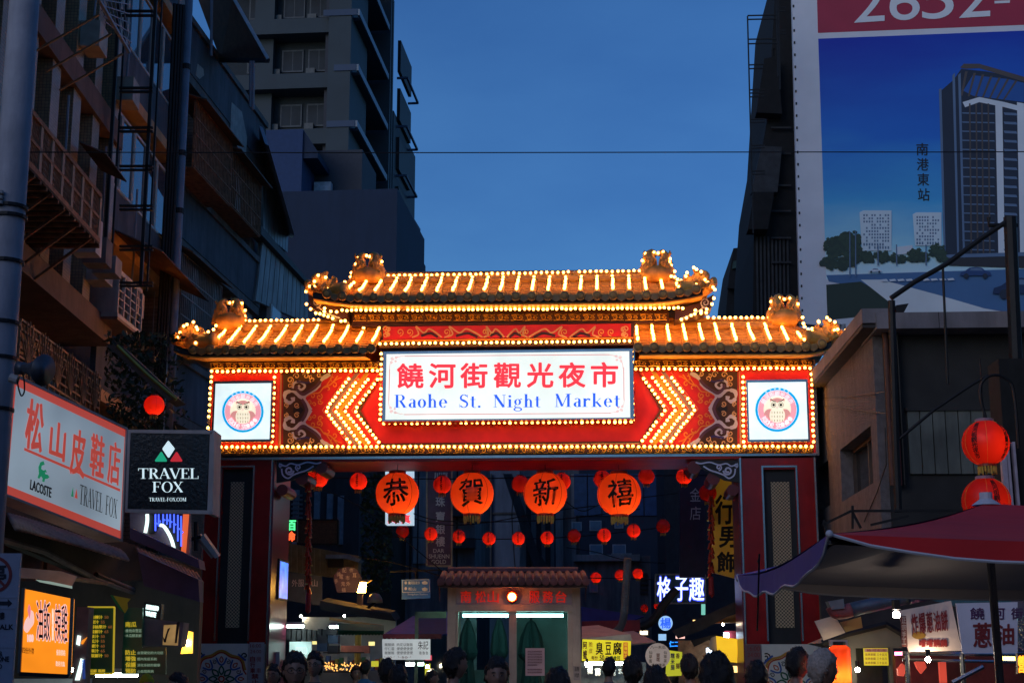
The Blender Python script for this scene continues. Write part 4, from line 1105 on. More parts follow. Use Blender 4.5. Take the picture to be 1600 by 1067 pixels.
# ================================================================== the long second block (turned a little)
p0 = B_.o.location + Matrix.Rotation(B_.yaw, 3, 'Z') @ Vector((bx1 + .03, .1, 0))
C_ = facade('long_apartment_building', 'long weathered apartment block with rusty window cages and peeled parapets', p0.x, p0.y, 1010)
cx = lambda px, d=0: C_.at(px, 300, d).x
xe = cx(411)
zP1 = C_.at(350, 102, 0).z; zP2 = C_.at(350, 350, 0).z; CH = zP1 - zP2; top = zP1 + .15
MB().box(0, xe, .7, 9, 0, top - .3).build('wall', TILB, C_)
for k in range(-1, 2):
    z = zP2 + k * CH                         # z = parapet top
    MB().box(0, xe, -.02, .05, z - 1.2, z - .14).build('parapet', CONCB, C_)
    MB().box(0, xe, -.08, .12, z - .139, z).build('parapet_coping', CONC, C_)
    MB().box(0, xe, -.0, .7, z - 1.4, z - 1.201).build('balcony_slab', CONC, C_)
    for j in range(5):
        x = .2 + (xe - .8) * j / 4
        MB().box(x, x + .45, .13, .69, z + .001, min(z + CH - 1.401, 99) if k < 1 else z + .002).build('pier', TILP, C_)
        f = MB().box(x + .7, x + 1.9, .6, .66, z - .6, z + 1.3).build('window', WFR, C_) if k < 1 else None
        if f: MB().box(x + .75, x + 1.85, .59, .599, z - .55, z + 1.25).build('pane', GLS, f)
for pts, nm in (([(309, 100), (318, 108), (319, 118), (312, 124), (306, 118)], 0), ([(362, 160), (378, 175), (386, 215), (384, 252), (372, 232), (360, 205)], 1)):
    fquad(C_, 'peeled_patch', PEEL, pts, -.028, .006)
# upper roof terrace canopy with its posts
K_ = T('roof_canopy', 'slanting metal canopy on posts over the terrace of the long building', 'canopy', 385, 31, 0, py=100)
pl = [(325, -8), (364, -8), (419, 95), (352, 92)]
MB().slab([K_.at(364, -8, 0), K_.at(418, 93, 0), K_.at(345, 92, 1.2), K_.at(300, -30, 1.2)], (0, .0, -.05)).build('canopy_sheet', mat('brown_underside', (.09, .055, .04), .8, 0, .2), K_)
MB().tube([K_.at(362, -8, -.02), K_.at(419, 93, -.02)], .05, 4).build('edge_gutter', mat('grey_blue_metal', (.3, .32, .36), .4, .6, .1), K_)
MB().tube([K_.at(419, 95, -.02), K_.at(345, 95, 1.2)], .06, 4).build('front_gutter', IRON, K_)
for px, y0, y1 in ((331, -10, 88), (392, 96, 168), (396, 96, 172)):
    MB().tube([K_.at(px, y0, .1), K_.at(px - 1, y1, .1)], .035, 6).build('post', PIPEG, K_)
# rusty cages on the long building
def wallcage(x0p, x1p, y0p, y1p, xm, n, nh, d=-.6, m=RUST, solid=True, slope=.0):
    x0, x1 = C_.at(x0p, xm, d).x, C_.at(x1p, xm, d).x
    z1 = C_.at((x0p + x1p) / 2, y0p, d).z; z0 = C_.at((x0p + x1p) / 2, y1p, d).z
    bars(C_, 'cage_bar', m, x0, x1, z0, z1, d, n, .012, [z0 + (z1 - z0) * i / nh for i in range(nh + 1)])
    for x in (x0, x1):
        for i in range(4): MB().box(x - .01, x + .01, d + (0 - d) * i / 4 + .02, d + (0 - d) * i / 4 + .04, z0, z1).build('cage_bar', m, C_)
    MB().box(x0, x1, d, -.0, z0 - .04, z0 - .015).build('cage_floor', m, C_)
    if slope: MB().hexa([(x0 - .1, d - .25, z1 + .0), (x1 + .1, d - .25, z1), (x1 + .1, 0, z1 + slope), (x0 - .1, 0, z1 + slope)], [(x0 - .1, d - .25, z1 - .03), (x1 + .1, d - .25, z1 - .03), (x1 + .1, 0, z1 + slope - .03), (x0 - .1, 0, z1 + slope - .03)]).build('cage_roof', AWN, C_)
wallcage(303, 362, 190, 292, 240, 26, 4, -.6, RUST, slope=.3)
wallcage(360, 408, 262, 345, 300, 20, 3, -.5, RUST, slope=.25)
wallcage(281, 345, 420, 545, 480, 24, 4, -.65, mat('grey_cage', (.26, .22, .2), .6, .3, .2), slope=.5)
# corrugated rooftop shed further along
S_ = facade('rooftop_shed', 'pale corrugated lean-to with steep eave at the end of the long block', 0, 0, 1010)
e_ = C_.o.location + Matrix.Rotation(C_.yaw, 3, 'Z') @ Vector((xe + .02, 0, 0)); S_.p = Vector((e_.x, e_.y, 0)); S_.o.location = S_.p
sx = lambda px, py, d=0: S_.at(px, py, d)
xe2 = S_.at(482, 450).x
def corr(t, pts, th, m, n, name, d=0.0):
    """ribbed sheet between two slanted edges, pts = tl,tr,br,bl"""
    P = [t.at(x, y, d) for x, y in pts]
    for i in range(n):
        a, b = i / n, (i + .86) / n
        MB().slab([P[0].lerp(P[1], a), P[0].lerp(P[1], b), P[3].lerp(P[2], b), P[3].lerp(P[2], a)], (0, th, 0)).build(name, m, t)
    q = [p + Vector((0, th + .02, 0)) for p in P]; MB().slab(q, (0, .05, 0)).build('backing', m, t)
corr(S_, [(411, 215), (452, 345), (450, 395), (411, 362)], .05, CORR, 9, 'sheet_rib')
corr(S_, [(411, 375), (482, 448), (482, 505), (400, 470)], .05, mat('pale_corrugated', (.34, .35, .36), .6, .2, .2, 2, .2, stain=.5), 11, 'sheet_rib', -.1)
MB().slab([S_.at(411, 200, -.3), S_.at(420, 228, -.5), S_.at(460, 368, -.5), S_.at(456, 372, -.1), S_.at(411, 225, -.1)], (0, .1, .06)).build('shed_eave', mat('grey_blue_metal', (.3, .32, .36)), S_)
MB().slab([S_.at(408, 352, -.25), S_.at(484, 440, -.25), S_.at(484, 447, -.25), S_.at(408, 366, -.25)], (0, .3, 0)).build('wall_coping', mat('dark_coping', (.05, .05, .055), .7), S_)
MB().box(.02, xe2, .3, 8, 0, S_.at(440, 480).z).build('wall', CONCB, S_)
MB().box(.02, S_.at(450, 380).x, .3, 6, S_.at(440, 480).z + .001, S_.at(430, 300).z).build('upper_wall', CONCB, S_)
f = MB().box(sx(415, 500).x, sx(432, 500).x, -.13, -.02, sx(420, 508).z, sx(420, 478).z).build('window', WFR, S_); MB().box(sx(417, 500).x, sx(430, 500).x, -.135, -.131, sx(420, 506).z, sx(420, 480).z).build('pane', GLS, f)

# ================================================================== far tower with open balconies
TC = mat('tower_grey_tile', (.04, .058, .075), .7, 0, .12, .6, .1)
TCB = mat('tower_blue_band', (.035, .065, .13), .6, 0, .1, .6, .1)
TW1 = T('tower_block', 'tall dark residential tower with stacked corner balconies against the sky', 'building', 518, 70, -5.1)
tz = lambda y, px=470, d=0: TW1.at(px, y, d).z
tx = lambda px, y=150, d=0: TW1.at(px, y, d).x
H3 = tz(52) - tz(138)
xl_, xr_ = tx(340), tx(513)
MB().box(xl_, xr_, .0, 8, 0, tz(-200)).build('wall', TC, TW1) if 0 else None
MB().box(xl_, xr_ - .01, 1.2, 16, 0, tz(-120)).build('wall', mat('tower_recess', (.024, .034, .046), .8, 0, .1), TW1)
for k in range(-3, 5):
    z = tz(52) - k * H3
    if z < tz(300): break
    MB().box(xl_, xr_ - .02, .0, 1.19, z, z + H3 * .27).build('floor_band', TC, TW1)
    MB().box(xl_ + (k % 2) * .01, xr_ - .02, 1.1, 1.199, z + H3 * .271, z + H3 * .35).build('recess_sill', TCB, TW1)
    for fx in (.30, .62, .86):
        xx = xl_ + (xr_ - xl_) * fx
        q = MB().box(xx - .55, xx + .55, 1.12, 1.199, z + H3 * .45, z + H3 * .86).build('window', mat('tower_window_frame', (.05, .065, .085), .5), TW1); MB().box(xx - .48, xx - .02, 1.11, 1.119, z + H3 * .48, z + H3 * .83).box(xx + .02, xx + .48, 1.11, 1.119, z + H3 * .48, z + H3 * .83).build('pane', mat('matt_dark_glass', (.02, .03, .045), .7, 0, .3, 1, 0), q)
        MB().box(xx + .75, xx + 1.2, .85, 1.199, z + H3 * .3, z + H3 * .48).build('air_conditioner', mat('ac_grey', (.10, .11, .12), .6), TW1)
MB().box(xr_, tx(548), -.3, 4, 0, tz(-120)).build('corner_pier', TC, TW1)
MB().box(tx(401) - .4, tx(401) + .6, .6, 1.19, 0, tz(-120)).build('pier', TC, TW1)
# side face with balconies: local plane x = tx(548), going back
XS = tx(548)
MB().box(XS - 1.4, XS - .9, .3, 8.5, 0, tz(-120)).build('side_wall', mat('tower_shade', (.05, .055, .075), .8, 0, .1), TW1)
for k in range(-3, 5):
    z = tz(118, 560) - k * H3 + H3 * .08
    if z < tz(300): break
    MB().box(XS - .899, XS + .36, .301, 8.2, z - .12, z + .05).build('balcony_slab', TC, TW1)
    MB().box(XS + .30, XS + .42, -.31, 8.25, z - .1, z + .22).build('balcony_rail', mat('pale_balcony_rail', (.22, .26, .32), .5, 0, .1), TW1)
    MB().box(XS - .8 - (k % 3) * .3, XS + .299, -.36, -.301, z - .1, z + .22).build('balcony_rail', TCB, TW1)
    MB().box(XS - .9, XS - .85, 4.3, 5.0, z + .6, z + 2.2).build('pale_window', mat('pale_reflecting_glass', (.5, .55, .6), .1), TW1)  # pale pane set into the side wall
    MB().box(XS - .85, XS - .8, .5, 8, z + .35, z + .75).build('rail', IRON, TW1)
for y_ in (8.6, 9.3): MB().box(XS - 1.5, XS + .42, y_, y_ + .35, 0, tz(-120)).build('side_pier', TC, TW1)
MB().box(XS - 1.5, XS + .42, 10, 18, 0, tz(60, 600)).build('rear_wing', TC, TW1)
for k in range(0, 4):
    z = tz(122, 640, 11) - k * H3
    if z < tz(300): break
    o = MB().bar((XS + .4, 11, z), (XS + 1.0, 11, z), .08).bar((XS + 1.0, 11, z), (XS + 1.0, 15, z), .08).bar((XS + .4, 15, z), (XS + 1.0, 15, z), .08)
    o.build('balcony_frame', TCB, TW1)
    MB().box(XS + .42, XS + .6, 11, 15, z + .4, z + 2.3).build('balcony_grille', IRON, TW1)
# blue-grey wing in front of the tower, and the plain dark block with the slanting side
WG = T('stair_wing', 'plain blue-grey windowless block standing in front of the tall tower', 'building', 540, 62, -5.1)
wz = lambda y, px=500, d=0: WG.at(px, y, d).z; wx = lambda px, y=300, d=0: WG.at(px, y, d).x
BLK = mat('dark_blue_render', (.016, .032, .075), .85, 0, .1, .5, .2, stain=.15)
MB().box(wx(400), wx(620, 350), 0, 8, 0, wz(297, 540)).build('wall', BLK, WG)
MB().box(wx(400), wx(472, 250), .001, 6, wz(297, 540) + .001, wz(203, 440)).build('upper_wall', mat('mid_blue_render', (.025, .055, .15), .8, 0, .1), WG)
MB().prism([(wx(472, 250) + .001, wz(203, 470)), (wx(496, 230), wz(236, 490)), (wx(496, 230), wz(246, 490)), (wx(472, 250) + .001, wz(246, 490))], .1, 4).build('slanted_parapet', BLK, WG)
MB().box(wx(474), wx(501), 2.0, 2.4, wz(298, 490), wz(262, 490)).build('roof_screen', mat('pale_screen', (.45, .5, .6), .6), WG)
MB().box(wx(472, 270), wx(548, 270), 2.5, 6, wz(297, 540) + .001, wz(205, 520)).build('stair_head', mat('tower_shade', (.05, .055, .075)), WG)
SD = mat('side_blue_render', (.10, .15, .23), .8, 0, .1, .8, .1, stain=.2)
# sloping side wall seen beyond the block
MB().slab([WG.at(622, 300, .5), WG.at(657, 358, 10), WG.at(657, 405, 10), WG.at(622, 370, .5)], (-.3, .0, 0)).build('side_parapet', SD, WG)
for px, d in ((622, .5), (632, 3), (640, 5.5)):
    p = WG.at(px, 372, d); MB().box(p.x - .35, p.x - .0, p.y, p.y + .6, 0, p.z + .2).build('side_pier', SD, WG)
MB().box(wx(600, 400), WG.at(655, 400, 10).x - .5, 8.2, 12, 0, WG.at(655, 400, 10).z).build('side_wall', BLK, WG)
PO = MB()

# ================================================================== utility pole and horn speaker
UP = T('utility_pole', 'thick grey utility pole with cable bands at the far left', 'pole', 18, 11.0, 0)
p = UP.at(24, 200)
MB().lathe([(.135, -.1), (.125, 3), (.108, 8.5)], (p.x, 0, 0), 16).build('pole_shaft', mat('pole_concrete', (.27, .27, .31), .6, 0, .15, 4, .2, stain=.3), UP, smooth=True)
for y in (325, 340, 410, 505, 560, 640):
    z = UP.at(20, y).z; MB().lathe([(.138, -.012), (.138, .012)], (p.x, 0, z), 14).build('steel_band', IRON, UP)
for dz, rr in ((0, .03), (.04, .026), (.08, .03)):
    MB().lathe([(rr, -.012), (rr, .012)], (UP.at(8, 325).x, -.14, UP.at(8, 325).z + dz), 10).build('insulator', WHP, UP)
UC = T('cable_bundle', 'black cables running down the shaded left side of the utility pole', 'cables', 4, 11.3, 0)
for i in range(4): MB().tube([(UC.at(2, 300).x + .03 * i, .1, 9), (UC.at(2, 300).x - .01 + .03 * i, .12, 5), (UC.at(2, 300).x + .02 + .03 * i, .1, 0)], .02, 6).build('cable', IRON, UC)
HS = T('horn_loudspeaker', 'grey horn loudspeaker clamped to the utility pole', 'loudspeaker', 50, 10.8, 0, py=580)
c0 = HS.at(26, 574); c1 = HS.at(76, 583); hm = mat('horn_grey_metal', (.09, .1, .12), .45, .4, .15)
def cone(pts, rs, name, m): MB().tube(pts, rs, 16).build(name, m, HS, smooth=True)
cone([c0, c0.lerp(c1, .28)], .048, 'driver', hm)
ln = [c0.lerp(c1, f) + Vector((0, -.12 * f, 0)) for f in (.28, .45, .6, .75, .88, 1.0)]
cone(ln, [.035, .042, .055, .075, .098, .118], 'horn', hm)
MB().tube([HS.at(16, 590), HS.at(28, 594)], .035, 10).build('clamp', WHP, HS); MB().tube([HS.at(20, 592), HS.at(26, 578)], .01, 5).build('stem', IRON, HS)
MB().tube([HS.at(*q) for q in smooth([(30, 588), (28, 600), (33, 618), (38, 612), (38, 596), (36, 585)])], .006, 5).build('cord', IRON, HS)

# ================================================================== long backlit shoe-shop sign
LS = TW('long_shop_sign', 'long backlit white shop sign with red brush characters and red border', 'sign', (-4.6, 13, 2.4), 63)
Q = [(24, 588), (198, 671), (190, 842), (8, 770)]
LSW = lit('sign_pale_blue', (.40, .50, .58), .46, .35, 1.0); LSR = lit('sign_red', (.70, .09, .06), .5)
def LQ(a, b, c, e, d):  # sub-quad of Q by fractions
    tl, tr, br, bl = [LS.at(x, y, d) for x, y in Q]
    P = lambda u, v: tl.lerp(tr, u).lerp(bl.lerp(br, u), v)
    return [P(a, b), P(c, b), P(c, e), P(a, e)]
def LQp(u, v):
    tl, tr, br, bl = Q; T_ = lambda i: (tl[i] + (tr[i] - tl[i]) * u) * (1 - v) + (bl[i] + (br[i] - bl[i]) * u) * v
    return (T_(0), T_(1))
for a, b, c, e in ((-.012, -.02, 1.012, -.0), (-.012, 1.0, 1.012, 1.02), (-.012, .0, .0, 1.0), (1.0, 0, 1.012, 1.0)):
    MB().slab(LQ(a, b, c, e, -.02), (0, .26, 0)).build('sign_frame', WHP, LS)
MB().slab(LQ(0, 0, 1, 1, .0), (0, .2, 0)).build('sign_face', LSW, LS)
for a, b, c, e in ((0, 0, 1, .075), (0, .93, 1, 1), (0, .075, .012, .93), (.985, .075, 1, .93)):
    MB().slab(LQ(a, b, c, e, -.003), (0, .0025, 0)).build('red_border', LSR, LS)
MB().slab(LQ(.12, .56, .965, .583, -.003), (0, .0025, 0)).build('red_rule', LSR, LS)
def lsq(a, b, c, e): return (LQp(a, b), LQp(c, b), LQp(c, e), LQp(a, e))
for c, (a, b, e, f) in zip('松山皮鞋店', ((.13, .12, .275, .545), (.345, .22, .475, .53), (.53, .2, .65, .60), (.70, .17, .815, .54), (.855, .16, .955, .535))):
    quad_text(LS, c, LSR, lsq(a, b, e, f), -.005, bold=.035, brush=.03)
INKD = mat('sign_ink', (.01, .012, .03), .5, 0, 0, 3, 0)
quad_text(LS, 'LACOSTE', INKD, lsq(.20, .86, .385, .935) if 0 else lsq(.205, .80, .385, .885), -.005, bold=.02)
rtxt(LS, 'TRAVEL FOX', INKD, 0, 0, 0, 0, -.005, .05, q=lsq(.625, .66, .95, .84))
GRN = lit('print_green', (.01, .22, .10), .7)
cro = [(.30, .60), (.275, .62), (.262, .67), (.27, .72), (.262, .76), (.275, .765), (.29, .735), (.305, .75), (.302, .775), (.32, .775), (.325, .745), (.345, .735), (.36, .715), (.345, .70), (.325, .705), (.318, .69), (.335, .685), (.325, .665), (.305, .68), (.285, .675), (.288, .645), (.312, .625)]
MB().slab([LS.at(*LQp(u, v), -.005) for u, v in cro], (0, .002, 0)).build('reptile_emblem', GRN, LS)
for tri, m in (([(.555, .80), (.575, .80), (.565, .72)], GRN), ([(.585, .80), (.61, .80), (.597, .72)], LSR)):
    MB().slab([LS.at(*LQp(u, v), -.005) for u, v in tri], (0, .002, 0)).build('triangle_emblem', m, LS)

# ================================================================== square black light box
SB = T('square_light_box', 'square black light box sign with three-diamond emblem and white roman lettering', 'sign', 265, 14.2, 0, py=803)
MB().slab([SB.at(x, y, 0) for x, y in ((200, 671), (335, 672), (331, 803), (195, 800))], (0, .02, 0)).build('sign_back', WHP, SB)
fr_ = [[(200, 671), (335, 672), (330, 678), (204, 676)], [(196, 795), (328, 797), (331, 803), (195, 800)], [(200, 671), (204, 676), (199, 796), (195, 800)], [(328, 676), (335, 672), (332, 803), (324, 798)]]
for f in fr_: MB().slab([SB.at(x, y, -.03) for x, y in f], (0, .0499, 0)).build('sign_frame', WHP, SB)
MB().slab([SB.at(x, y, -.02) for x, y in ((204, 676), (327, 677), (323, 798), (199, 795))], (0, .039, 0)).build('sign_face', mat('gloss_black_sign', (.008, .009, .012), .25, 0, .1), SB)
MB().slab([SB.at(x, y, 0) for x, y in ((327, 672), (335, 672), (332, 803), (324, 803))], (.0, .35, 0)).build('sign_side', WHP, SB)
LW = lit('lit_pale_letters', (.62, .80, .85), .95)
def soft(pts, m): MB().slab([SB.at(x, y, -.0215) for x, y in pts], (0, .001, 0)).build('diamond_emblem', m, SB)
soft([(263.5, 688.5), (272, 699), (273, 701), (264.5, 714.5), (262.5, 714.5), (254, 702), (254, 700), (262, 689)], LW)
soft([(251, 706), (253, 706), (261, 719), (260, 721), (243, 721), (242, 719)], lit('lit_green', (.01, .38, .20), .8)); soft([(275, 706), (277, 706), (285, 719), (284, 721), (267, 721), (266, 719)], lit('lit_red', (.55, .02, .03), .8))
rtxt(SB, 'TRAVEL', LW, 216, 731, 310, 748, -.0215, .03); rtxt(SB, 'FOX', LW, 238, 752, 286, 769, -.0215, .04)
rtxt(SB, 'TRAVEL-FOX.COM', LW, 233, 777, 291, 783, -.0215, .05)
for px in (205, 245):
    pass

# ================================================================== shop canopies under the signs
CN = facade('shop_canopy', 'dark tiled shop canopy sagging under the long white sign', -5.0, 11.8, 800)
sheet = [(15, 782), (195, 842), (312, 905), (312, 925), (200, 880), (20, 830)]
TM = mat('old_clay_tile', (.28, .19, .17), .8, 0, .3, 5, .4)
for i in range(34):
    f = i / 33; px = 14 + 172 * f; y = 803 + 55 * f ** 1.1
    p0_ = CN.at(px, y, .1); p1_ = CN.at(px + 13, y + 24 - 7 * f, -.4)
    MB().tube([p0_, p0_.lerp(p1_, .5) + Vector((0, 0, .01)), p1_], [.026, .036, .03], 6, flat=.6).build('canopy_tile', TM, CN, smooth=True)
for i in range(16):
    f = i / 15; px = 214 + 92 * f; y = 856 + 38 * f
    p0_ = CN.at(px, y, .1); p1_ = CN.at(px + 10, y + 16, -.2)
    MB().tube([p0_, p1_], [.025, .03], 6, flat=.6).build('canopy_tile', TM, CN, smooth=True)
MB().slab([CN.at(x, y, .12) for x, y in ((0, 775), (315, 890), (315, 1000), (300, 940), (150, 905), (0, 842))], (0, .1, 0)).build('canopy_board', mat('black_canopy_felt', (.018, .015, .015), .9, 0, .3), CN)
for pts, m in (([(0, 842), (70, 862), (150, 905), (235, 935), (275, 946)], CONC), ([(30, 899), (110, 903), (175, 912)], mat('bare_timber', (.24, .16, .11), .8, 0, .2)), ([(170, 905), (270, 947)], CONC), ([(150, 897), (210, 925), (255, 940)], IRON)):
    MB().tube([CN.at(x, y, -.05) for x, y in pts], .03, 6).build('canopy_pole', m, CN)
PF = T('purple_fascia', 'dark purple canopy fascia below the neon shopfront', 'canopy', 260, 15.5, 0, py=900)
PUF = mat('dark_purple_sheet', (.06, .035, .10), .6, 0, .2)
MB().slab([PF.at(x, y) for x, y in ((203, 824), (310, 874), (312, 888), (203, 842))], (0, .3, 0)).build('fascia_upper', PUF, PF)
MB().slab([PF.at(x, y, .3) for x, y in ((215, 862), (310, 905), (312, 940), (225, 915))], (0, .2, 0)).build('fascia_lower', PUF, PF)
for pts, m, nm in (([(205, 808), (292, 808), (292, 862), (205, 826)], mat('pinkish_wall', (.30, .2, .2), .7), 'shop_wall'),):
    pass
NS = T('neon_arch_sign', 'blue neon lettering over a white lit arch under the square black box', 'sign', 262, 16.5, 0, py=860)
MB().slab([NS.at(x, y, .1) for x, y in ((203, 800), (296, 800), (296, 866), (203, 826))], (0, .1, 0)).build('sign_board', mat('mauve_board', (.28, .20, .22), .7), NS)
NW = lit('neon_white', (.75, 1.0, .95), 1.6); NB = lit('neon_blue', (.05, .10, 1.0), 2.2); NO = lit('neon_orange', (1.0, .16, .04), .7)
MB().tube([NS.at(x, y, .04) for x, y in smooth([(230, 803), (230, 815), (227, 832)])], .02, 6).build('neon_tube', NW, NS)
MB().tube([NS.at(x, y, .04) for x, y in smooth([(250, 820), (256, 822), (264, 834), (269, 846), (272, 858)])], .02, 6).build('neon_tube', NW, NS)
MB().slab([NS.at(x, y, .08) for x, y in ((233, 803), (285, 803), (284, 860), (275, 856), (262, 826), (253, 818), (241, 833), (232, 833))], (0, .01, 0)).build('dark_letter_panel', BLACK, NS)
for i, (x, y0, y1) in enumerate(((243, 803, 829), (248, 803, 822), (255, 803, 818), (261, 803, 819), (266, 803, 824), (272, 803, 832), (278, 804, 845), (283, 806, 853))):
    MB().tube([NS.at(x, y0, .03), NS.at(x, y1, .03)], .009, 5).build('neon_tube', NB, NS)
    MB().tube([NS.at(x - 1, (y0 + y1) / 2, .03), NS.at(x + 3, (y0 + y1) / 2 + 2, .03)], .009, 5).build('neon_tube', NB, NS)
MB().slab([NS.at(x, y, .05) for x, y in ((286, 803), (295, 803), (290, 864), (283, 860))], (0, .02, 0)).build('orange_strip', NO, NS)
# twin floodlights / cameras on the pillar
FL = T('security_lights', 'pair of white box-shaped lamps on a bracket beside the left pillar', 'lamp', 316, 22, 0, py=850)
for dx in (0, -6):
    MB().slab([FL.at(x + dx, y, 0 + abs(dx) * .02) for x, y in ((310, 840), (318, 835), (342, 869), (336, 872))], (0, .12, .03)).build('lamp_box', WHP, FL)
MB().tube([FL.at(296, 843), FL.at(314, 838)], .03, 6).build('bracket', IRON, FL); MB().tube([FL.at(306, 815), FL.at(306, 860)], .03, 6).build('bracket', IRON, FL)

# ================================================================== shopfronts down left
YEL = lit('print_yellow', (.85, .62, .04), .42); GRB = mat('green_menu_board', (.03, .20, .10), .3, 0, .3, 1.5, .02)
SH = facade('shopfront', 'bright juice shop under the canopy with white counter back wall', -5.25, 14, 800, cat='shop')
SHW = mat('shop_white_panel', (.6, .6, .58), .5, 0, .1)
SF = T('shop_counter', 'white tiled stall counter and back wall behind the menu boards', 'counter', 160, 19.5, 0)
MB().box(SF.at(-40, 1000).x, SF.at(300, 1000).x, .4, .6, 0, SF.at(100, 905).z).build('back_wall', mat('shop_tan_wall', (.075, .055, .04), .7, 0, .2, 2, .2, stain=.3), SF)
MB().box(SF.at(-30, 1000).x, SF.at(135, 1000).x, .1, .38, 0, SF.at(100, 1060).z).build('counter', SHW, SF)
bpy.data.objects.remove(SH.o)
TUBE = lit('cool_tube', (.8, 1.0, .92), 32)
def tube_light(px0, px1, py, D, label, r=.022, m=TUBE, dy=0):
    t = T('tube_light', label, 'lamp', (px0 + px1) / 2, D, 0, py=py)
    a, b = t.at(px0, py), t.at(px1, py + dy)
    MB().tube([a, b], r, 8).build('tube', m, t); MB().tube([a + Vector((0, 0, .05)), b + Vector((0, 0, .05))], .035, 4).build('housing', WHP, t)
    return t
tube_light(45, 120, 1046, 18.0, 'cool white tube lamp low over the juice counter at the far left')
tube_light(150, 215, 1054, 18.2, 'cool white tube lamp under the green menu boards')
SHT = mat('pale_tarp', (.42, .48, .45), .6, 0, .2)
AW = T('tarpaulin', 'torn pale tarpaulin sheet tucked beneath the canopy poles', 'tarpaulin', 70, 15, 0, py=910)
MB().slab([AW.at(x, y) for x, y in ((30, 886), (95, 892), (120, 900), (112, 915), (60, 904), (30, 902))], (0, .02, 0)).build('sheet', SHT, AW)
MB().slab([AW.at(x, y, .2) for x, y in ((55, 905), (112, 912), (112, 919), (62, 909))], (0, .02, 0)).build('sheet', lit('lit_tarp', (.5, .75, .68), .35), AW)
# orange menu light box
OB = T('orange_menu_light_box', 'glowing orange menu light box with tall dark characters', 'sign', 75, 14.5, 0, py=1055)
q = [(39, 920), (111, 935), (106, 1053), (32, 1049)]
ORL = lit('lit_orange', (1.0, .28, .012), 1.0, .15, 3)
MB().slab([OB.at(x, y) for x, y in q], (0, .12, 0)).build('sign_face', ORL, OB)
for a, b in (((37, 918), (30, 1051)), ((113, 934), (108, 1056))): MB().tube([OB.at(*a, -.01), OB.at(*b, -.01)], .02, 4).build('frame_post', mat('dull_steel', (.25, .22, .18), .5, .5), OB)
MB().tube([OB.at(31, 1052, -.01), OB.at(108, 1056, -.01)], .025, 4).build('frame_rail', BLACK, OB)
DKR = mat('print_dark_red_ink', (.12, .01, .01), .6, 0, 0, 3, 0); DKN = mat('print_brown_ink', (.06, .02, .01), .6, 0, 0, 3, 0)
PKL = lit('print_pale_pink', (1, .6, .55), .9)
for s_, m, x0, x1 in (('油雞', DKN, 58, 79), ('辣雞', DKR, 86, 106)):
    pass
for c, (x0, y0, x1, y1), m in (('油', (57, 938, 67, 1000), DKN), ('飯', (68, 938, 78, 1001), DKN), ('辣', (86, 944, 95, 1003), DKR), ('雞', (96, 944, 105, 1004), DKR)):
    quad_text(OB, c, PKL, ((x0 - .5, y0 - 1), (x1 + .5, y0), (x1 + .5, y1 + 1), (x0 - .5, y1)), -.004, bold=.055); quad_text(OB, c, m, ((x0, y0), (x1, y0 + 1), (x1, y1), (x0, y1 - 1)), -.012, bold=.006)
quad_text(OB, '招牌特餐', PKL, ((81, 950), (84, 950), (84, 1000), (81, 1000)), -.004); quad_text(OB, '100', PKL, ((43, 991), (52, 991), (52, 1002), (43, 1002)), -.004, bold=.05)
quad_text(OB, '四份外帶', DKN, ((35, 1010), (53, 1012), (53, 1022), (35, 1020)), -.004); quad_text(OB, '優惠價格', PKL, ((88, 1014), (102, 1015), (102, 1024), (88, 1023)), -.004); quad_text(OB, '歡迎光臨', PKL, ((87, 1032), (101, 1033), (101, 1041), (87, 1040)), -.004)
MB().slab([OB.at(x, y, -.003) for x, y in smooth([(46, 952), (52, 956), (53, 972), (47, 982), (42, 988), (37, 982), (39, 970), (44, 962)])], (0, .002, 0)).build('bird_picture', PKL, OB)
MB().slab([OB.at(x, y, -.005) for x, y in smooth([(45, 943), (48, 950), (46, 966), (43, 952)])], (0, .002, 0)).build('bird_comb', lit('print_pinkish', (.9, .25, .3), .8), OB)
# green menu boards
def board(name, label, q, D, m, frame=None, fw=.012):
    t = T(name, label, 'menu board', (q[0][0] + q[1][0]) / 2, D, 0, py=q[2][1])
    MB().slab([t.at(x, y) for x, y in q], (0, .04, 0)).build('board_face', m, t)
    if frame:
        for i in range(4): MB().bar(t.at(*q[i], -.01), t.at(*q[(i + 1) % 4], -.01), fw).build('board_frame', frame, t)
    return t
g1 = board('green_menu_board', 'dark green juice menu board with a lit yellow border', [(137, 948), (179, 948), (177, 1052), (133, 1052)], 16.5, GRB, YEL)
rows_ = ['金桔檸汁', '柳橙汁', '葡萄柚果汁', '葡萄鮮汁', '芒果汁', '西瓜汁', '檸檬汁', '蘋果汁', '鳳梨鮮汁']
for i, s_ in enumerate(rows_):
    y = 961 + i * 7.5; txt(g1, s_, YEL, 135.5, y, 137 + 5.8 * len(s_), y + 5.4, -.006, bold=.03); txt(g1, '%d' % (50 + 5 * (i % 4)), DKR if 0 else lit('print_dull_orange', (.4, .15, .04), .5), 140 + 5.8 * len(s_), y + .6, 146 + 5.8 * len(s_), y + 5, -.006)
txt(g1, '元起鮮 現榨', YEL, 134.5, 1045, 164, 1050, -.006, bold=.03)
g2 = board('green_menu_board', 'taller green board in shade beside the yellow-bordered menu', [(194, 949), (223, 949), (222, 1012), (192, 1012)], 16.9, GRB)
txt(g2, '南瓜', YEL, 196, 971, 213, 979, -.006, bold=.02); txt(g2, '‧維他命豐富', lit('print_pale_green', (.4, .55, .4), .4), 195, 982, 221, 987.5, -.006); txt(g2, '‧木瓜酵素鮮', MATS['print_pale_green'], 195, 990, 221, 995, -.006)
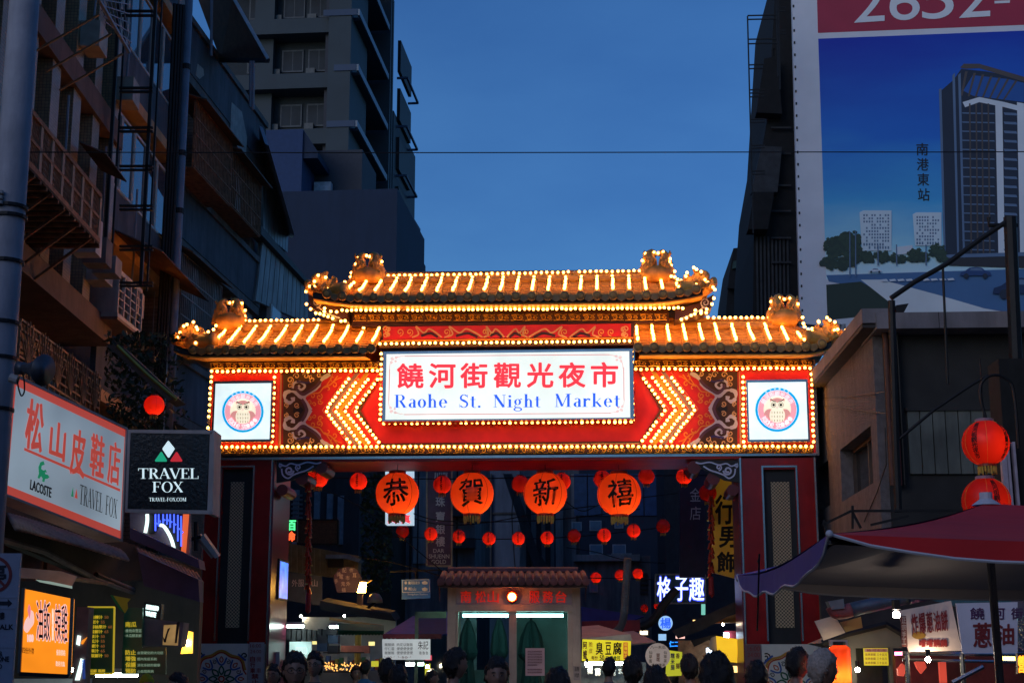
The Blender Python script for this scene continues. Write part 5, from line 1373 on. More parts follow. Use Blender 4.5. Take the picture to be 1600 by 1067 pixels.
g3 = board('green_menu_board', 'low wide green health-notice board with four yellow headings', [(191, 1012.5), (259, 1010), (259, 1053), (190, 1053)], 16.8, GRB)
for i, (a_, b_) in enumerate((('防止', '血管硬化的大功臣'), ('增強', '體內免疫系統'), ('保護', '消化系統的健康'), ('預防', '心血管疾病'))):
    y = 1015 + i * 9.6; txt(g3, a_, YEL, 196, y, 212, y + 7.6, -.006, bold=.03); txt(g3, b_, MATS['print_pale_green'], 214.5, y + 2, 215 + 5 * len(b_), y + 6.6, -.006)
WC = T('white_column', 'white shop column with blue and orange logo pieces at left', 'column', 127, 16.2, 0)
MB().box(WC.at(117, 1000).x, WC.at(136, 1000).x, 0, .2, 0, WC.at(120, 948).z).build('column_shaft', mat('dull_mauve', (.22, .17, .17), .7), WC)
for pts, m in (([(121, 992), (126, 993), (124, 1008), (119, 1006)], NW), ([(128, 1000), (136, 995), (129, 1006), (126, 1005)], lit('lit_orange_mark', (1, .3, .02), .9)), ([(126, 1028), (131, 1030), (124, 1062), (117, 1062)], NW), ([(128, 1030), (132, 1030), (133, 1060), (129, 1060)], lit('print_deep_blue', (.02, .06, .3), .6))):
    MB().slab([WC.at(x, y, -.02) for x, y in pts], (0, .015, 0)).build('logo_piece', m, WC)
CB = T('coffee_light_box', 'small white light box lettered in two lines above the display niche', 'sign', 238, 17, 0, py=966)
MB().slab([CB.at(x, y) for x, y in ((225, 940), (252, 943), (250, 968), (223, 963))], (0, .15, 0)).build('sign_box', BLACK, CB)
quad_text(CB, 'HOLLANDO', NW, ((229, 944), (248, 947), (247, 954), (228, 951)), -.004, bold=.06); quad_text(CB, 'WHITE', NW, ((228, 954), (244, 957), (243, 964), (227, 961)), -.004, bold=.06)
DN = T('display_niche', 'mauve display box with a warm-lit cut-out scene', 'display', 262, 17, 0, py=1012)
MB().slab([DN.at(x, y) for x, y in ((222, 965), (287, 972), (282, 1010), (221, 1008))], (0, .3, 0)).build('niche_box', mat('dull_mauve', (.22, .17, .17)), DN)
MB().slab([DN.at(x, y, -.004) for x, y in ((256, 976), (280, 975), (278, 1008), (254, 1007))], (0, .003, 0)).build('lit_picture', lit('lit_sand', (.55, .33, .12), .45, .5, 5), DN)
for pts in ([(257, 998), (262, 982), (266, 980), (262, 990), (259, 1003)], [(273, 1004), (276, 972), (281, 970), (276, 1004)], [(254, 993), (260, 1003), (256, 1003)]): MB().slab([DN.at(x, y, -.01) for x, y in pts], (0, .004, 0)).build('cutout', BLACK, DN)
WL = T('warm_spot_lamp', 'warm yellow shop lamp glowing beside the left pillar base', 'lamp', 293, 17.5, 0, py=1005)
MB().slab([WL.at(x, y) for x, y in ((292, 985), (301, 987), (300, 1020), (282, 1021))], (0, .05, 0)).build('lit_panel', lit('lit_amber', (1, .55, .06), .9, .3, 6), WL)
MB().ball(WL.at(292, 1004, -.06), .035, 8, 6).build('bulb', lit('warm_lamp', (1, .7, .3), 120), WL)
FG = T('paper_flag', 'small green and yellow triangular cloth hanging from the canopy', 'flag', 190, 15.6, 0, py=958)
MB().slab([FG.at(x, y) for x, y in ((172, 929), (204, 935), (199, 941), (200, 950), (195, 958), (186, 950))], (0, .004, .0)).build('cloth', mat('yellow_green_cloth', (.45, .5, .03), .7, 0, .2), FG)
MB().slab([FG.at(x, y, -.004) for x, y in ((172, 929), (177, 930), (190, 950), (195, 958), (186, 951))], (0, .003, .0)).build('cloth_edge', mat('green_cloth', (.02, .25, .06), .7, 0, .2), FG)
# no-parking sign
NP = T('no_parking_sign', 'grey-white no parking and tow-away sign cut by the left picture edge', 'sign', -8, 10.2, 0)
a = NP.at(-44, 900).x; b = NP.at(30, 900).x; zt = NP.at(0, 864).z
SGW = mat('sign_grey_white', (.42, .40, .48), .5, 0, .1)
MB().box(a, b, 0, .03, NP.at(0, 1066).z - .15, zt).build('sign_plate', SGW, NP)
MB().tube([((a + b) / 2, .06, 0), ((a + b) / 2, .06, zt)], .035, 8).build('post', IRON, NP)
def ringm(t, cx_, cy_, ro, ri, d, m, name):
    o = MB(); n = 32
    for i in range(n):
        for rr in (ro, ri): o.v.append(tuple(t.at(cx_ + rr * math.cos(2 * PI * i / n), cy_ + rr * math.sin(2 * PI * i / n), d)))
    for i in range(n): j = (i + 1) % n; o.f.append((2 * i, 2 * i + 1, 2 * j + 1, 2 * j))
    return o.build(name, m, t)
RDS = mat('sign_dull_red', (.30, .03, .03), .5, 0, .1)
ringm(NP, -10, 897, 29, 24, -.004, RDS, 'red_ring'); txt(NP, '停', INKD, -24, 880, 9, 914, -.003, bold=.02)
MB().slab([NP.at(x, y, -.006) for x, y in ((-29, 880), (-26, 877), (9, 914), (6, 917))], (0, .002, 0)).build('red_slash', RDS, NP)
MB().slab([NP.at(x, y, -.003) for x, y in ((-25, 939), (12, 939), (12, 935), (19, 942), (12, 949), (12, 945), (-25, 945))], (0, .002, 0)).build('arrow', INKD, NP)
txt(NP, '騎樓', INKD, -14, 956, 7, 967, -.003, bold=.02); txt(NP, 'SIDEWALK', INKD, -34, 975, 20.5, 983, -.003, bold=.03)
txt(NP, '拖吊', INKD, -14, 1017, 3, 1025, -.003, bold=.02); txt(NP, 'TOW ZONE', INKD, -34, 1025, 14, 1033, -.003, bold=.03); txt(NP, 'AND TOWED', INKD, -38, 1037, 3, 1044, -.003, bold=.03)
for y in (933, 950, 1011): MB().box(a, b, -.0035, -.0005, NP.at(0, y).z - .003, NP.at(0, y).z + .003).build('divider', SGW, NP)
# ivy-like planting and the hanging lantern are further down
YT = T('lit_awning_edge', 'small slanting awning with yellow lit edge above the square sign', 'awning', 230, 19, 0, py=600)
MB().slab([YT.at(x, y) for x, y in ((165, 538), (190, 540), (278, 622), (262, 626))], (0, .5, 0)).build('awning_sheet', mat('brown_awning_sheet', (.13, .07, .045)), YT)
MB().tube([YT.at(183, 540, -.02), YT.at(230, 585, -.02), YT.at(276, 624, -.02)], .022, 5).build('edge_strip', mat('brass_strip', (.55, .4, .08), .35, .7, .2), YT)
# ================================================================== hoarding with the printed advertisement
MG = mat('grey_white_banner', (.74, .74, .80), .6, 0, .06, 1.2, .3)
BLD = mat('near_black_cladding', (.010, .010, .011), .9, 0, .3)
AD = T('advertising_hoarding', 'huge building-sized property advertisement hoarding with blue sky picture and red band', 'billboard', 1440, 33, -6.0)
def adq(pts, d0, th, name, m, par=None): return MB().slab([AD.at(x, y, d0) for x, y in pts], (0, th, 0)).build(name, m, par or AD)
adq([(1236, -60), (1760, -60), (1760, 560), (1250, 505)], .0, .3, 'backing_sheet', MG)
INKS = lambda n, c: mat(n, c, .5, 0, .06, 1.5, .03)
adq([(1275, -60), (1760, -60), (1760, 33), (1278, 52)], -.004, .003, 'red_band', INKS('ad_red', (.42, .025, .06)))
# printed sky: a colour print that runs from deep to pale blue (flat print)
def sky_print():
    m = mat('ad_sky_print', (.01, .05, .3), .5, 0, .02, 1, 0); n = m.node_tree; b = n.nodes['Principled BSDF']
    tc = n.nodes.new('ShaderNodeTexCoord'); sp = n.nodes.new('ShaderNodeSeparateXYZ'); mr = n.nodes.new('ShaderNodeMapRange'); r = n.nodes.new('ShaderNodeValToRGB')
    z0, z1 = AD.at(1440, 440).z, AD.at(1440, 50).z
    mr.inputs[1].default_value = z0; mr.inputs[2].default_value = z1
    nz = n.nodes.new('ShaderNodeTexNoise'); nz.inputs['Scale'].default_value = .55; nz.inputs['Detail'].default_value = 6
    mp = n.nodes.new('ShaderNodeMapping'); mp.inputs['Scale'].default_value = (.5, 1, 1.6)
    n.links.new(tc.outputs['Object'], mp.inputs[0]); n.links.new(mp.outputs[0], nz.inputs['Vector'])
    n.links.new(tc.outputs['Object'], sp.inputs[0]); n.links.new(sp.outputs[2], mr.inputs[0])
    e = r.color_ramp.elements; e[0].position = 0; e[0].color = (.75, .90, .95, 1); e[1].position = 1; e[1].color = (.004, .03, .46, 1)
    for p_, c in ((.14, (.42, .78, .92, 1)), (.32, (.07, .45, .85, 1)), (.58, (.012, .18, .72, 1))): k = e.new(p_); k.color = c
    mx = n.nodes.new('ShaderNodeMath'); mx.operation = 'MULTIPLY_ADD'; mx.inputs[1].default_value = .35
    ad = n.nodes.new('ShaderNodeMath'); ad.operation = 'SUBTRACT'; ad.inputs[1].default_value = .175
    n.links.new(nz.outputs['Fac'], mx.inputs[0]); n.links.new(mr.outputs[0], mx.inputs[2]); n.links.new(mx.outputs[0], ad.inputs[0])
    n.links.new(ad.outputs[0], r.inputs[0]); n.links.new(r.outputs[0], b.inputs['Base Color'])
    return m
adq([(1278.5, 61), (1760, 42), (1760, 420), (1291, 437)], -.004, .003, 'sky_picture', sky_print())
L_ = [0]
def pr(pts, name, m):
    L_[0] += 1; return adq(pts, -.005 - .0003 * L_[0], .0008, name, m)
pr([(1291, 430), (1760, 415), (1760, 520), (1295, 440)], 'road_picture', INKS('ad_road', (.07, .17, .36)))
pr([(1291, 445), (1345, 440), (1425, 487), (1293, 500)], 'lawn_picture', INKS('ad_lawn', (.018, .035, .02)))
pr([(1345, 437), (1378, 437), (1470, 462), (1600, 500), (1425, 500)], 'pavement_picture', INKS('ad_paving', (.75, .78, .8)))
adq([(1294, 500), (1340, 497), (1340, 520), (1294, 520)], -.004, .003, 'white_strip', MG)
AT = INKS('ad_tower_dark', (.018, .025, .05)); AW_ = INKS('ad_tower_white', (.72, .76, .82)); AGL = INKS('ad_tower_glass', (.13, .20, .33)); ABR = INKS('ad_tower_brown', (.10, .075, .07))
# printed tower
pr([(1467, 145), (1490, 125), (1502, 108), (1540, 112), (1700, 140), (1700, 425), (1478, 412)], 'tower_picture', AT)
pr([(1504, 160), (1530, 152), (1570, 160), (1640, 178), (1640, 186), (1570, 168), (1530, 160), (1508, 168)], 'roof_rim_picture', AW_)
pr([(1505, 142), (1520, 118), (1575, 124), (1600, 130), (1600, 160), (1560, 155), (1520, 150)], 'roof_garden_picture', INKS('ad_mid_blue', (.02, .10, .38)))
for i in range(7): pr([(1508 + 13 * i, 112 + 2.4 * i), (1512 + 13 * i, 112 + 2.4 * i), (1504 + 11 * i, 150 + i), (1501 + 11 * i, 150 + i)], 'pergola_picture', ABR)
pr([(1500, 106), (1506, 100), (1530, 100), (1640, 132), (1640, 140), (1530, 107), (1508, 108)], 'roof_rim_picture', ABR)
for x in (1467, 1488, 1497): pr([(x, 140 if x < 1480 else 118), (x + 4, 138 if x < 1480 else 114), (x + 11, 410), (x + 8, 410)], 'tower_fin_picture', AGL if x < 1490 else AW_ if x == 1497 and 0 else AGL)
for x in (1555, 1589): pr([(x, 160), (x + 11, 162), (x + 15, 396), (x + 5, 396)], 'white_fin_picture', AW_)
for i in range(16):
    y = 176 + i * 14.2
    pr([(1568, y), (1588, y + 1), (1590, y + 5), (1570, y + 4)], 'balcony_picture', AGL); pr([(1503, y), (1553, y + 1), (1555, y + 3), (1504, y + 2)], 'storey_picture', AGL); pr([(1601, y), (1640, y + 1), (1640, y + 5), (1602, y + 4)], 'balcony_picture', AGL)
for x in (1514, 1524, 1533, 1543): pr([(x, 162), (x + 2.5, 162), (x + 5, 396), (x + 2.5, 396)], 'mullion_picture', ABR)
pr([(1478, 398), (1600, 394), (1640, 394), (1640, 400), (1600, 400), (1478, 403)], 'podium_picture', AGL)
pr([(1482, 403), (1640, 400), (1640, 420), (1482, 415)], 'podium_picture', INKS('ad_podium', (.03, .025, .03)))
# two pale office blocks
def block(x0, x1, y0, y1):
    pr([(x0, y0 + 2), (x0 + 6, y0 - 1), (x1, y0 - 1), (x1, y1), (x0 + 4, y1)], 'office_picture', INKS('ad_office', (.7, .8, .86)))
    n = int((y1 - y0) / 5); k = int((x1 - x0) / 5)
    for i in range(n):
        L_[0] += 1; o = MB()
        for j in range(k):
            if rnd.random() < .75:
                x = x0 + 6 + j * (x1 - x0 - 8) / k; y = y0 + 5 + i * 5
                if y + 3 < y1: o.slab([AD.at(a, b, -.005 - .0003 * L_[0]) for a, b in ((x, y), (x + 2.4, y), (x + 2.4, y + (3 if i < n * .75 else 4)), (x, y + (3 if i < n * .75 else 4)))], (0, .0008, 0))
        if o.v: o.build('office_windows_picture', INKS('ad_office_window', (.12, .2, .32)), AD, kind='stuff')
block(1343, 1393, 330, 392); block(1426, 1471, 333, 384)
pr([(1400, 386), (1426, 383), (1426, 396), (1400, 398)], 'low_building_picture', AW_)
def tree_print(x, y, r, m):
    for mm, k, rr, oy in ((AG, 26, .26, .1), (AG2, 22, .15, -.15), (m, 14, .12, .1)):
        L_[0] += 1; o = MB()
        for i in range(k):
            a = rnd.random() * 6.28; q = rnd.random() ** .6 * .85; cx_, cy_ = x + r * q * math.cos(a), y + r * (.72 * q * math.sin(a) + oy); s = r * rr * rnd.uniform(.6, 1.2)
            o.slab([AD.at(cx_ + s * (1 + .3 * rnd.random()) * math.cos(t), cy_ + s * (.7 + .4 * rnd.random()) * math.sin(t), -.005 - .0003 * L_[0] - .00001 * i) for t in [PI * j / 4 for j in range(8)]], (0, .0002, 0))
        o.build('tree_picture', mm, AD, kind='stuff')
AG = INKS('ad_tree', (.022, .045, .028)); AG2 = INKS('ad_tree_light', (.035, .065, .035))
for x, y, r in ((1305, 385, 20), (1325, 375, 22), (1340, 395, 16), (1300, 410, 18), (1325, 408, 18), (1358, 402, 12), (1378, 400, 13), (1395, 402, 10), (1408, 404, 9), (1430, 398, 14), (1445, 402, 10), (1465, 392, 15), (1472, 402, 10)): tree_print(x, y, r, AG if rnd.random() < .6 else AG2)
for x in (1327, 1336, 1371, 1400, 1446): pr([(x, 362 if x < 1340 else 382), (x + 1.6, 362 if x < 1340 else 382), (x + 2, 432 if x < 1340 else 415), (x, 432 if x < 1340 else 415)], 'lamp_post_picture', AGL)
for i in range(9): pr([(1376 + i * 13, 437 - .2 * i), (1385 + i * 13, 436 - .2 * i), (1388 + i * 13, 439 - .2 * i), (1378 + i * 13, 440 - .2 * i)], 'crossing_picture', AW_)
def car_print(x, y, w_, m):
    pts = [(0, .9), (.02, .62), (.15, .5), (.3, .2), (.5, .12), (.7, .2), (.82, .48), (.97, .58), (1, .88)]
    pr([(x + w_ * a, y + w_ * .36 * b) for a, b in pts], 'car_picture', m)
    for a in (.2, .8): pr([(x + w_ * a + w_ * .085 * math.cos(t), y + w_ * .33 + w_ * .085 * math.sin(t)) for t in [2 * PI * i / 12 for i in range(12)]], 'car_wheel_picture', AT)
    pr([(x + w_ * a, y + w_ * .36 * b) for a, b in ((.3, .45), (.36, .25), (.5, .2), (.66, .26), (.74, .46))], 'car_window_picture', AGL)
car_print(1500, 415, 49, INKS('ad_car_blue', (.02, .06, .2))); car_print(1357, 418, 21, AW_); car_print(1551, 430, 90, INKS('ad_car_navy', (.012, .03, .1)))
# seams between the printed strips, ropes through the eyelets
SEAM = mat('vinyl_seam', (.30, .32, .40), .5, 0, .1)
for x in (): adq([(x, -60), (x + .5, -60), (x + 3.5, 500), (x + 3, 500)], -.062, .0004, 'vinyl_seam', SEAM if 0 else mat('vinyl_seam_dark', (.02, .05, .2), .4, 0, .1))
for i in range(26): adq([(1238.5 + i * .55, 8 + i * 19), (1241 + i * .55, 8 + i * 19), (1241 + i * .55, 12 + i * 19), (1238.5 + i * .55, 12 + i * 19)], -.01, .005, 'eyelet_tie', IRON)
# lettering
WHT = mat('ad_white_ink', (.8, .8, .84), .5, 0, .03, 3, 0)
for c, (x0, x1) in zip('2652-', ((1335, 1382), (1390, 1437), (1441, 1490), (1499, 1547), (1553, 1580))):
    if c == '-': quad_text(AD, '-', WHT, ((1554, 2), (1578, 1), (1578, 5), (1554, 6)), -.012)
    else:
        sl = -.045 * (x0 - 1335); quad_text(AD, c, WHT, ((x0, -26 + sl), (x1, -28 + sl), (x1, 33 + sl), (x0, 36 + sl)), -.012, bold=.004)
AK = mat('ad_black_ink', (.008, .008, .02), .5, 0, 0, 3, 0)
for i, c in enumerate('南港東站'): txt(AD, c, AK, 1432 + i * .8, 224 + i * 23.6, 1450 + i * .8, 243 + i * 23.6, -.012, bold=.012)
txt(AD, '信義計劃區・首席', AK, 1296, 506, 1338, 514, -.012)

# ================================================================== dark building side with scaffold beside the hoarding
RB = T('dark_building', 'near-black building side with ragged sheds left of the advertisement', 'building', 1210, 34, -3)
def rbq(pts, d0, th, name, m): return MB().slab([RB.at(x, y, d0) for x, y in pts], (0, th, 0)).build(name, m, RB)
rbq([(1214, -60), (1237, -60), (1250, 520), (1176, 520), (1178, 375), (1186, 260), (1200, 180)], 0, 5, 'side_wall', BLD)
rbq([(1194, 92), (1215, 88), (1222, 178), (1182, 176)], -.4, .39, 'shed_cladding', BLD)
rbq([(1190, 228), (1222, 230), (1215, 300), (1174, 300)], -.3, .29, 'shed_cladding', mat('dark_slate_sheet', (.035, .037, .042), .8, 0, .3))
rbq([(1178, 300), (1210, 300), (1200, 358), (1169, 358)], -.5, .49, 'shed_cladding', BLD)
for i in range(9): rbq([(1181 + i * 6, 370), (1184 + i * 6, 370), (1186 + i * 6, 515), (1183 + i * 6, 515)], -.05, .049, 'cladding_rib', mat('dark_slate_sheet', (.035, .037, .042)))
for y in (200, 240, 290, 330, 372, 410, 460):
    a, b = RB.at(1205, y, -.1), RB.at(1236, y, -.1); MB().bar(a, b, .03).build('pipe', mat('dark_slate_sheet', (.035, .037, .042)), RB)
MB().tube([RB.at(*q) for q in ((1213, 90), (1213, 78), (1210, 76), (1207, 78), (1207, 90))], .03, 6).build('vent_pipe', BLD, RB)
R2 = T('low_dark_building', 'low black building with corrugated side behind the right gate roof', 'building', 1165, 46, -3)
MB().slab([R2.at(x, y, 0) for x, y in ((1146, 388), (1182, 384), (1186, 520), (1132, 520), (1138, 440))], (0, 4, 0)).build('wall', BLD, R2)
MB().slab([R2.at(x, y, -.1) for x, y in ((1146, 408), (1178, 403), (1179, 411), (1144, 420))], (0, .09, 0)).build('green_trim', mat('green_trim', (.03, .07, .06), .7), R2)
MB().slab([R2.at(x, y, -.3) for x, y in ((1140, 425), (1160, 425), (1155, 452), (1137, 450))], (0, .2, 0)).build('side_shed', BLD, R2)
SCF = T('scaffold_ladder', 'thin black ladder-like steel frame against the sky left of the hoarding', 'scaffold', 1195, 32, -3, py=360)
for a, b in (((1168, 26), (1177, 365)), ((1213, -20), (1216, 120)), ((1216, -20), (1219, 140))): MB().bar(SCF.at(*a), SCF.at(*b), .022).build('upright', IRON, SCF)
for y in (25, 31, 62, 69, 102, 108, 141, 146, 152, 187, 192, 228, 232, 268, 273):
    x0 = 1168 + (y - 26) * .027; MB().bar(SCF.at(x0, y), SCF.at(1214 if y < 90 else 1195, y - 1), .018).build('rung', IRON, SCF)
for y in (12, 18, 48, 53): MB().bar(SCF.at(1214, y), SCF.at(1228, y), .018).build('rung', IRON, SCF)

# ================================================================== low house with stucco side wall and pale fascia
STU = mat('rough_pinkish_stucco', (.19, .165, .17), .95, 0, .2, 9, .9, stain=.25)
c0 = Vector((5.22, 21.3, 0))
HR = TW('low_stucco_house', 'low house with rough stucco side wall, two windows and a pale concrete fascia', 'building', c0, -90 + math.degrees(math.atan(-(.0437))) )
hx = lambda px, py=700: HR.at(px, py, 0).x
htop = HR.at(1365, 512, 0).z
hz = lambda px, py: HR.at(px, py, 0).z
w1 = (hx(1314, 738), hx(1363, 720), hz(1340, 769), hz(1340, 681)); w0 = (hx(1278, 760), hx(1296, 760), hz(1290, 793), hz(1290, 722))
xl = hx(1250, 760) - 1.5
def holes(t, x0, x1, z0, z1, wins, y0, y1, name, m):
    """a wall with real window openings"""
    cur = x0; wins = sorted(wins)
    for (a, b, c, e) in wins:
        MB().box(cur, a, y0, y1, z0, z1).build(name, m, t); MB().box(a + .0001, b - .0001, y0, y1, z0, c).build(name, m, t); MB().box(a + .0001, b - .0001, y0, y1, e, z1).build(name, m, t); cur = b
    MB().box(cur, x1, y0, y1, z0, z1).build(name, m, t)
holes(HR, xl, 0, 0, htop, [w0, w1], 0, .25, 'stucco_wall', STU)
for (a, b, c, e) in (w0, w1):
    MB().box(a, b, .251, .3, c, e).build('pane', GLS, HR)
    fr2 = MB().box(a, a + .06, .2, .25, c, e).box(b - .06, b, .2, .25, c, e).box(a + .061, b - .061, .2, .25, e - .06, e).box((a + b) / 2 - .03, (a + b) / 2 + .03, .2, .25, c, e - .061); fr2.build('window_frame', mat('dull_brown_frame', (.09, .06, .05), .6), HR)
# front (camera side) : local frame facing camera
HF = T('front', None, None, 1385, 21.25, -3)
HF.o.parent = HR.o; HF.o.location = HR.M @ (HF.p - HR.p); HF.o.rotation_euler = (0, 0, HF.yaw - HR.yaw)

def hb(name, m, x0, y0, x1, y1, d0, d1): return HF.pbox(name, m, x0, y0, x1, y1, d0, d1)
DKW = mat('dark_metal_cladding', (.035, .033, .033), .7, .2, .3, 2, .2)
hxa = HF.at(1388, 700).x; hxb = HF.at(1700, 700).x
MB().box(hxa, hxb, .0, .3, 0, HF.at(1500, 515).z).build('front_wall', DKW, HF)
FAS = mat('pale_concrete_fascia', (.24, .215, .235), .8, 0, .15, 2, .3, stain=.3)
MB().box(HF.at(1360, 500).x, hxb, -.45, .8, HF.at(1500, 512, -.45).z, HF.at(1500, 487, -.45).z).build('fascia', FAS, HF)
MB().box(HF.at(1455, 500).x, HF.at(1456, 500).x, -.452, -.4505, HF.at(1500, 512, -.45).z, HF.at(1500, 487, -.45).z).build('fascia_joint', IRON, HF)
# side eave of the same roof running away over the stucco wall
zf0, zf1 = HF.at(1500, 512, -.45).z, HF.at(1500, 487, -.45).z
MB().box(xl - 1, .45, -.22, .24, htop + .0, htop + (zf1 - zf0) * .9).build('side_fascia', FAS, HR)
MB().box(xl - 1, .40, -.21, .0, htop - .06, htop - .001).build('soffit', mat('dark_soffit', (.05, .045, .05), .8), HR)
shut = mat('dirty_shutter', (.16, .17, .15), .6, .2, .3, 2, .2, stain=.4)
for i in range(8):
    x = 1420 + i * 20
    hb('shutter_panel', shut, x, 641, x + 18.5, 740, -.06, -.001)
hb('shutter_rail', DKW, 1415, 636, 1585, 641, -.09, -.001)
for px, w_, m in ((1389, 9, mat('rust_brown_pipe', (.12, .045, .03), .7)), (1400, 8, mat('dark_red_pipe', (.14, .03, .025), .6)), (1408, 4, IRON)):
    p = HF.at(px, 640, -.15); MB().tube([(p.x, -.15, HF.at(px, 760).z), (p.x, -.15, htop - .05)], w_ / 2350 * 21 / 2, 8).build('wall_pipe', m, HF)
for (a, b) in (((1258, 640), (1388, 648)), ((1258, 700), (1388, 665))): 
    pass
# wires on the stucco wall
for pts in ([(1280, 635), (1305, 634), (1335, 640), (1384, 646)], [(1383, 668), (1385, 725), (1370, 770), (1350, 815)], [(1285, 622), (1340, 618), (1383, 612)]):
    MB().tube([HR.at(x, y, -.02) for x, y in pts], .008, 4).build('wall_cable', IRON, HR)
# pipe frame standing before the house
PFm = T('pipe_frame', 'dark welded pipe frame rising in front of the low house and hoarding', 'frame', 1480, 20.0, -3, py=800)
RD_ = mat('rust_brown_pipe', (.12, .045, .03))
for pts, r, m in (([(1393, 470), (1400, 700), (1404, 800)], .05, IRON), ([(1392, 466), (1430, 440), (1480, 412), (1530, 375), (1575, 345)], .035, IRON), ([(1473, 415), (1481, 600)], .018, IRON), ([(1578, 340), (1590, 620), (1594, 800)], .09, IRON), ([(1400, 690), (1460, 640), (1520, 600), (1590, 560)], .02, IRON), ([(1545, 340), (1545, 352), (1590, 352)], .03, IRON)):
    MB().tube([PFm.at(x, y, 0) for x, y in pts], r, 8).build('pipe', m, PFm)
MB().slab([PFm.at(x, y, -.02) for x, y in ((1400, 477), (1420, 474), (1413, 487), (1400, 487))], (0, .04, 0)).build('bracket_plate', IRON, PFm)
LB = T('bracket_frame', 'short black steel bracket sticking out above the parasol by the stucco wall', 'bracket', 1330, 19.5, -3, py=830)
for a, b in (((1285, 820), (1330, 798)), ((1332, 790), (1332, 826)), ((1332, 800), (1345, 825)), ((1332, 798), (1600, 797)), ((1287, 812), (1292, 836)), ((1360, 820), (1420, 806))): MB().bar(LB.at(*a), LB.at(*b), .022).build('strut', IRON, LB)
# right edge column, window frames behind the lanterns
RE = T('right_building', 'grey-violet building edge with long white window frames at the right border', 'building', 1595, 17.5, -3)
vio = mat('violet_grey_wall', (.17, .14, .18), .8, 0, .2, 3, .3)
MB().box(RE.at(1577, 960).x, RE.at(1760, 960).x, 0, .8, 0, RE.at(1590, 870).z).build('wall', vio, RE)
for x0, x1 in ((1563, 1571), (1572, 1576), (1582, 1586)): MB().slab([RE.at(x, y, -.1) for x, y in ((x0, 690), (x1, 690), (x1 + 9, 800), (x0 + 9, 800))], (0, .09, 0)).build('window_frame', mat('pale_violet_frame', (.4, .34, .42), .5), RE)
MB().box(RE.at(1572, 740).x, RE.at(1760, 740).x, .0, .5, RE.at(1590, 869).z, RE.at(1590, 560).z).build('upper_wall', BLD, RE)
MB().slab([RE.at(x, y, -.05) for x, y in ((1577, 888), (1612, 884), (1612, 940), (1578, 925))], (0, .045, 0)).build('wall_sign', BLACK, RE)
MB().slab([RE.at(x, y, -.06) for x, y in ((1581, 893), (1612, 889), (1612, 934), (1582, 921))], (0, .01, 0)).build('wall_sign_face', vio, RE)

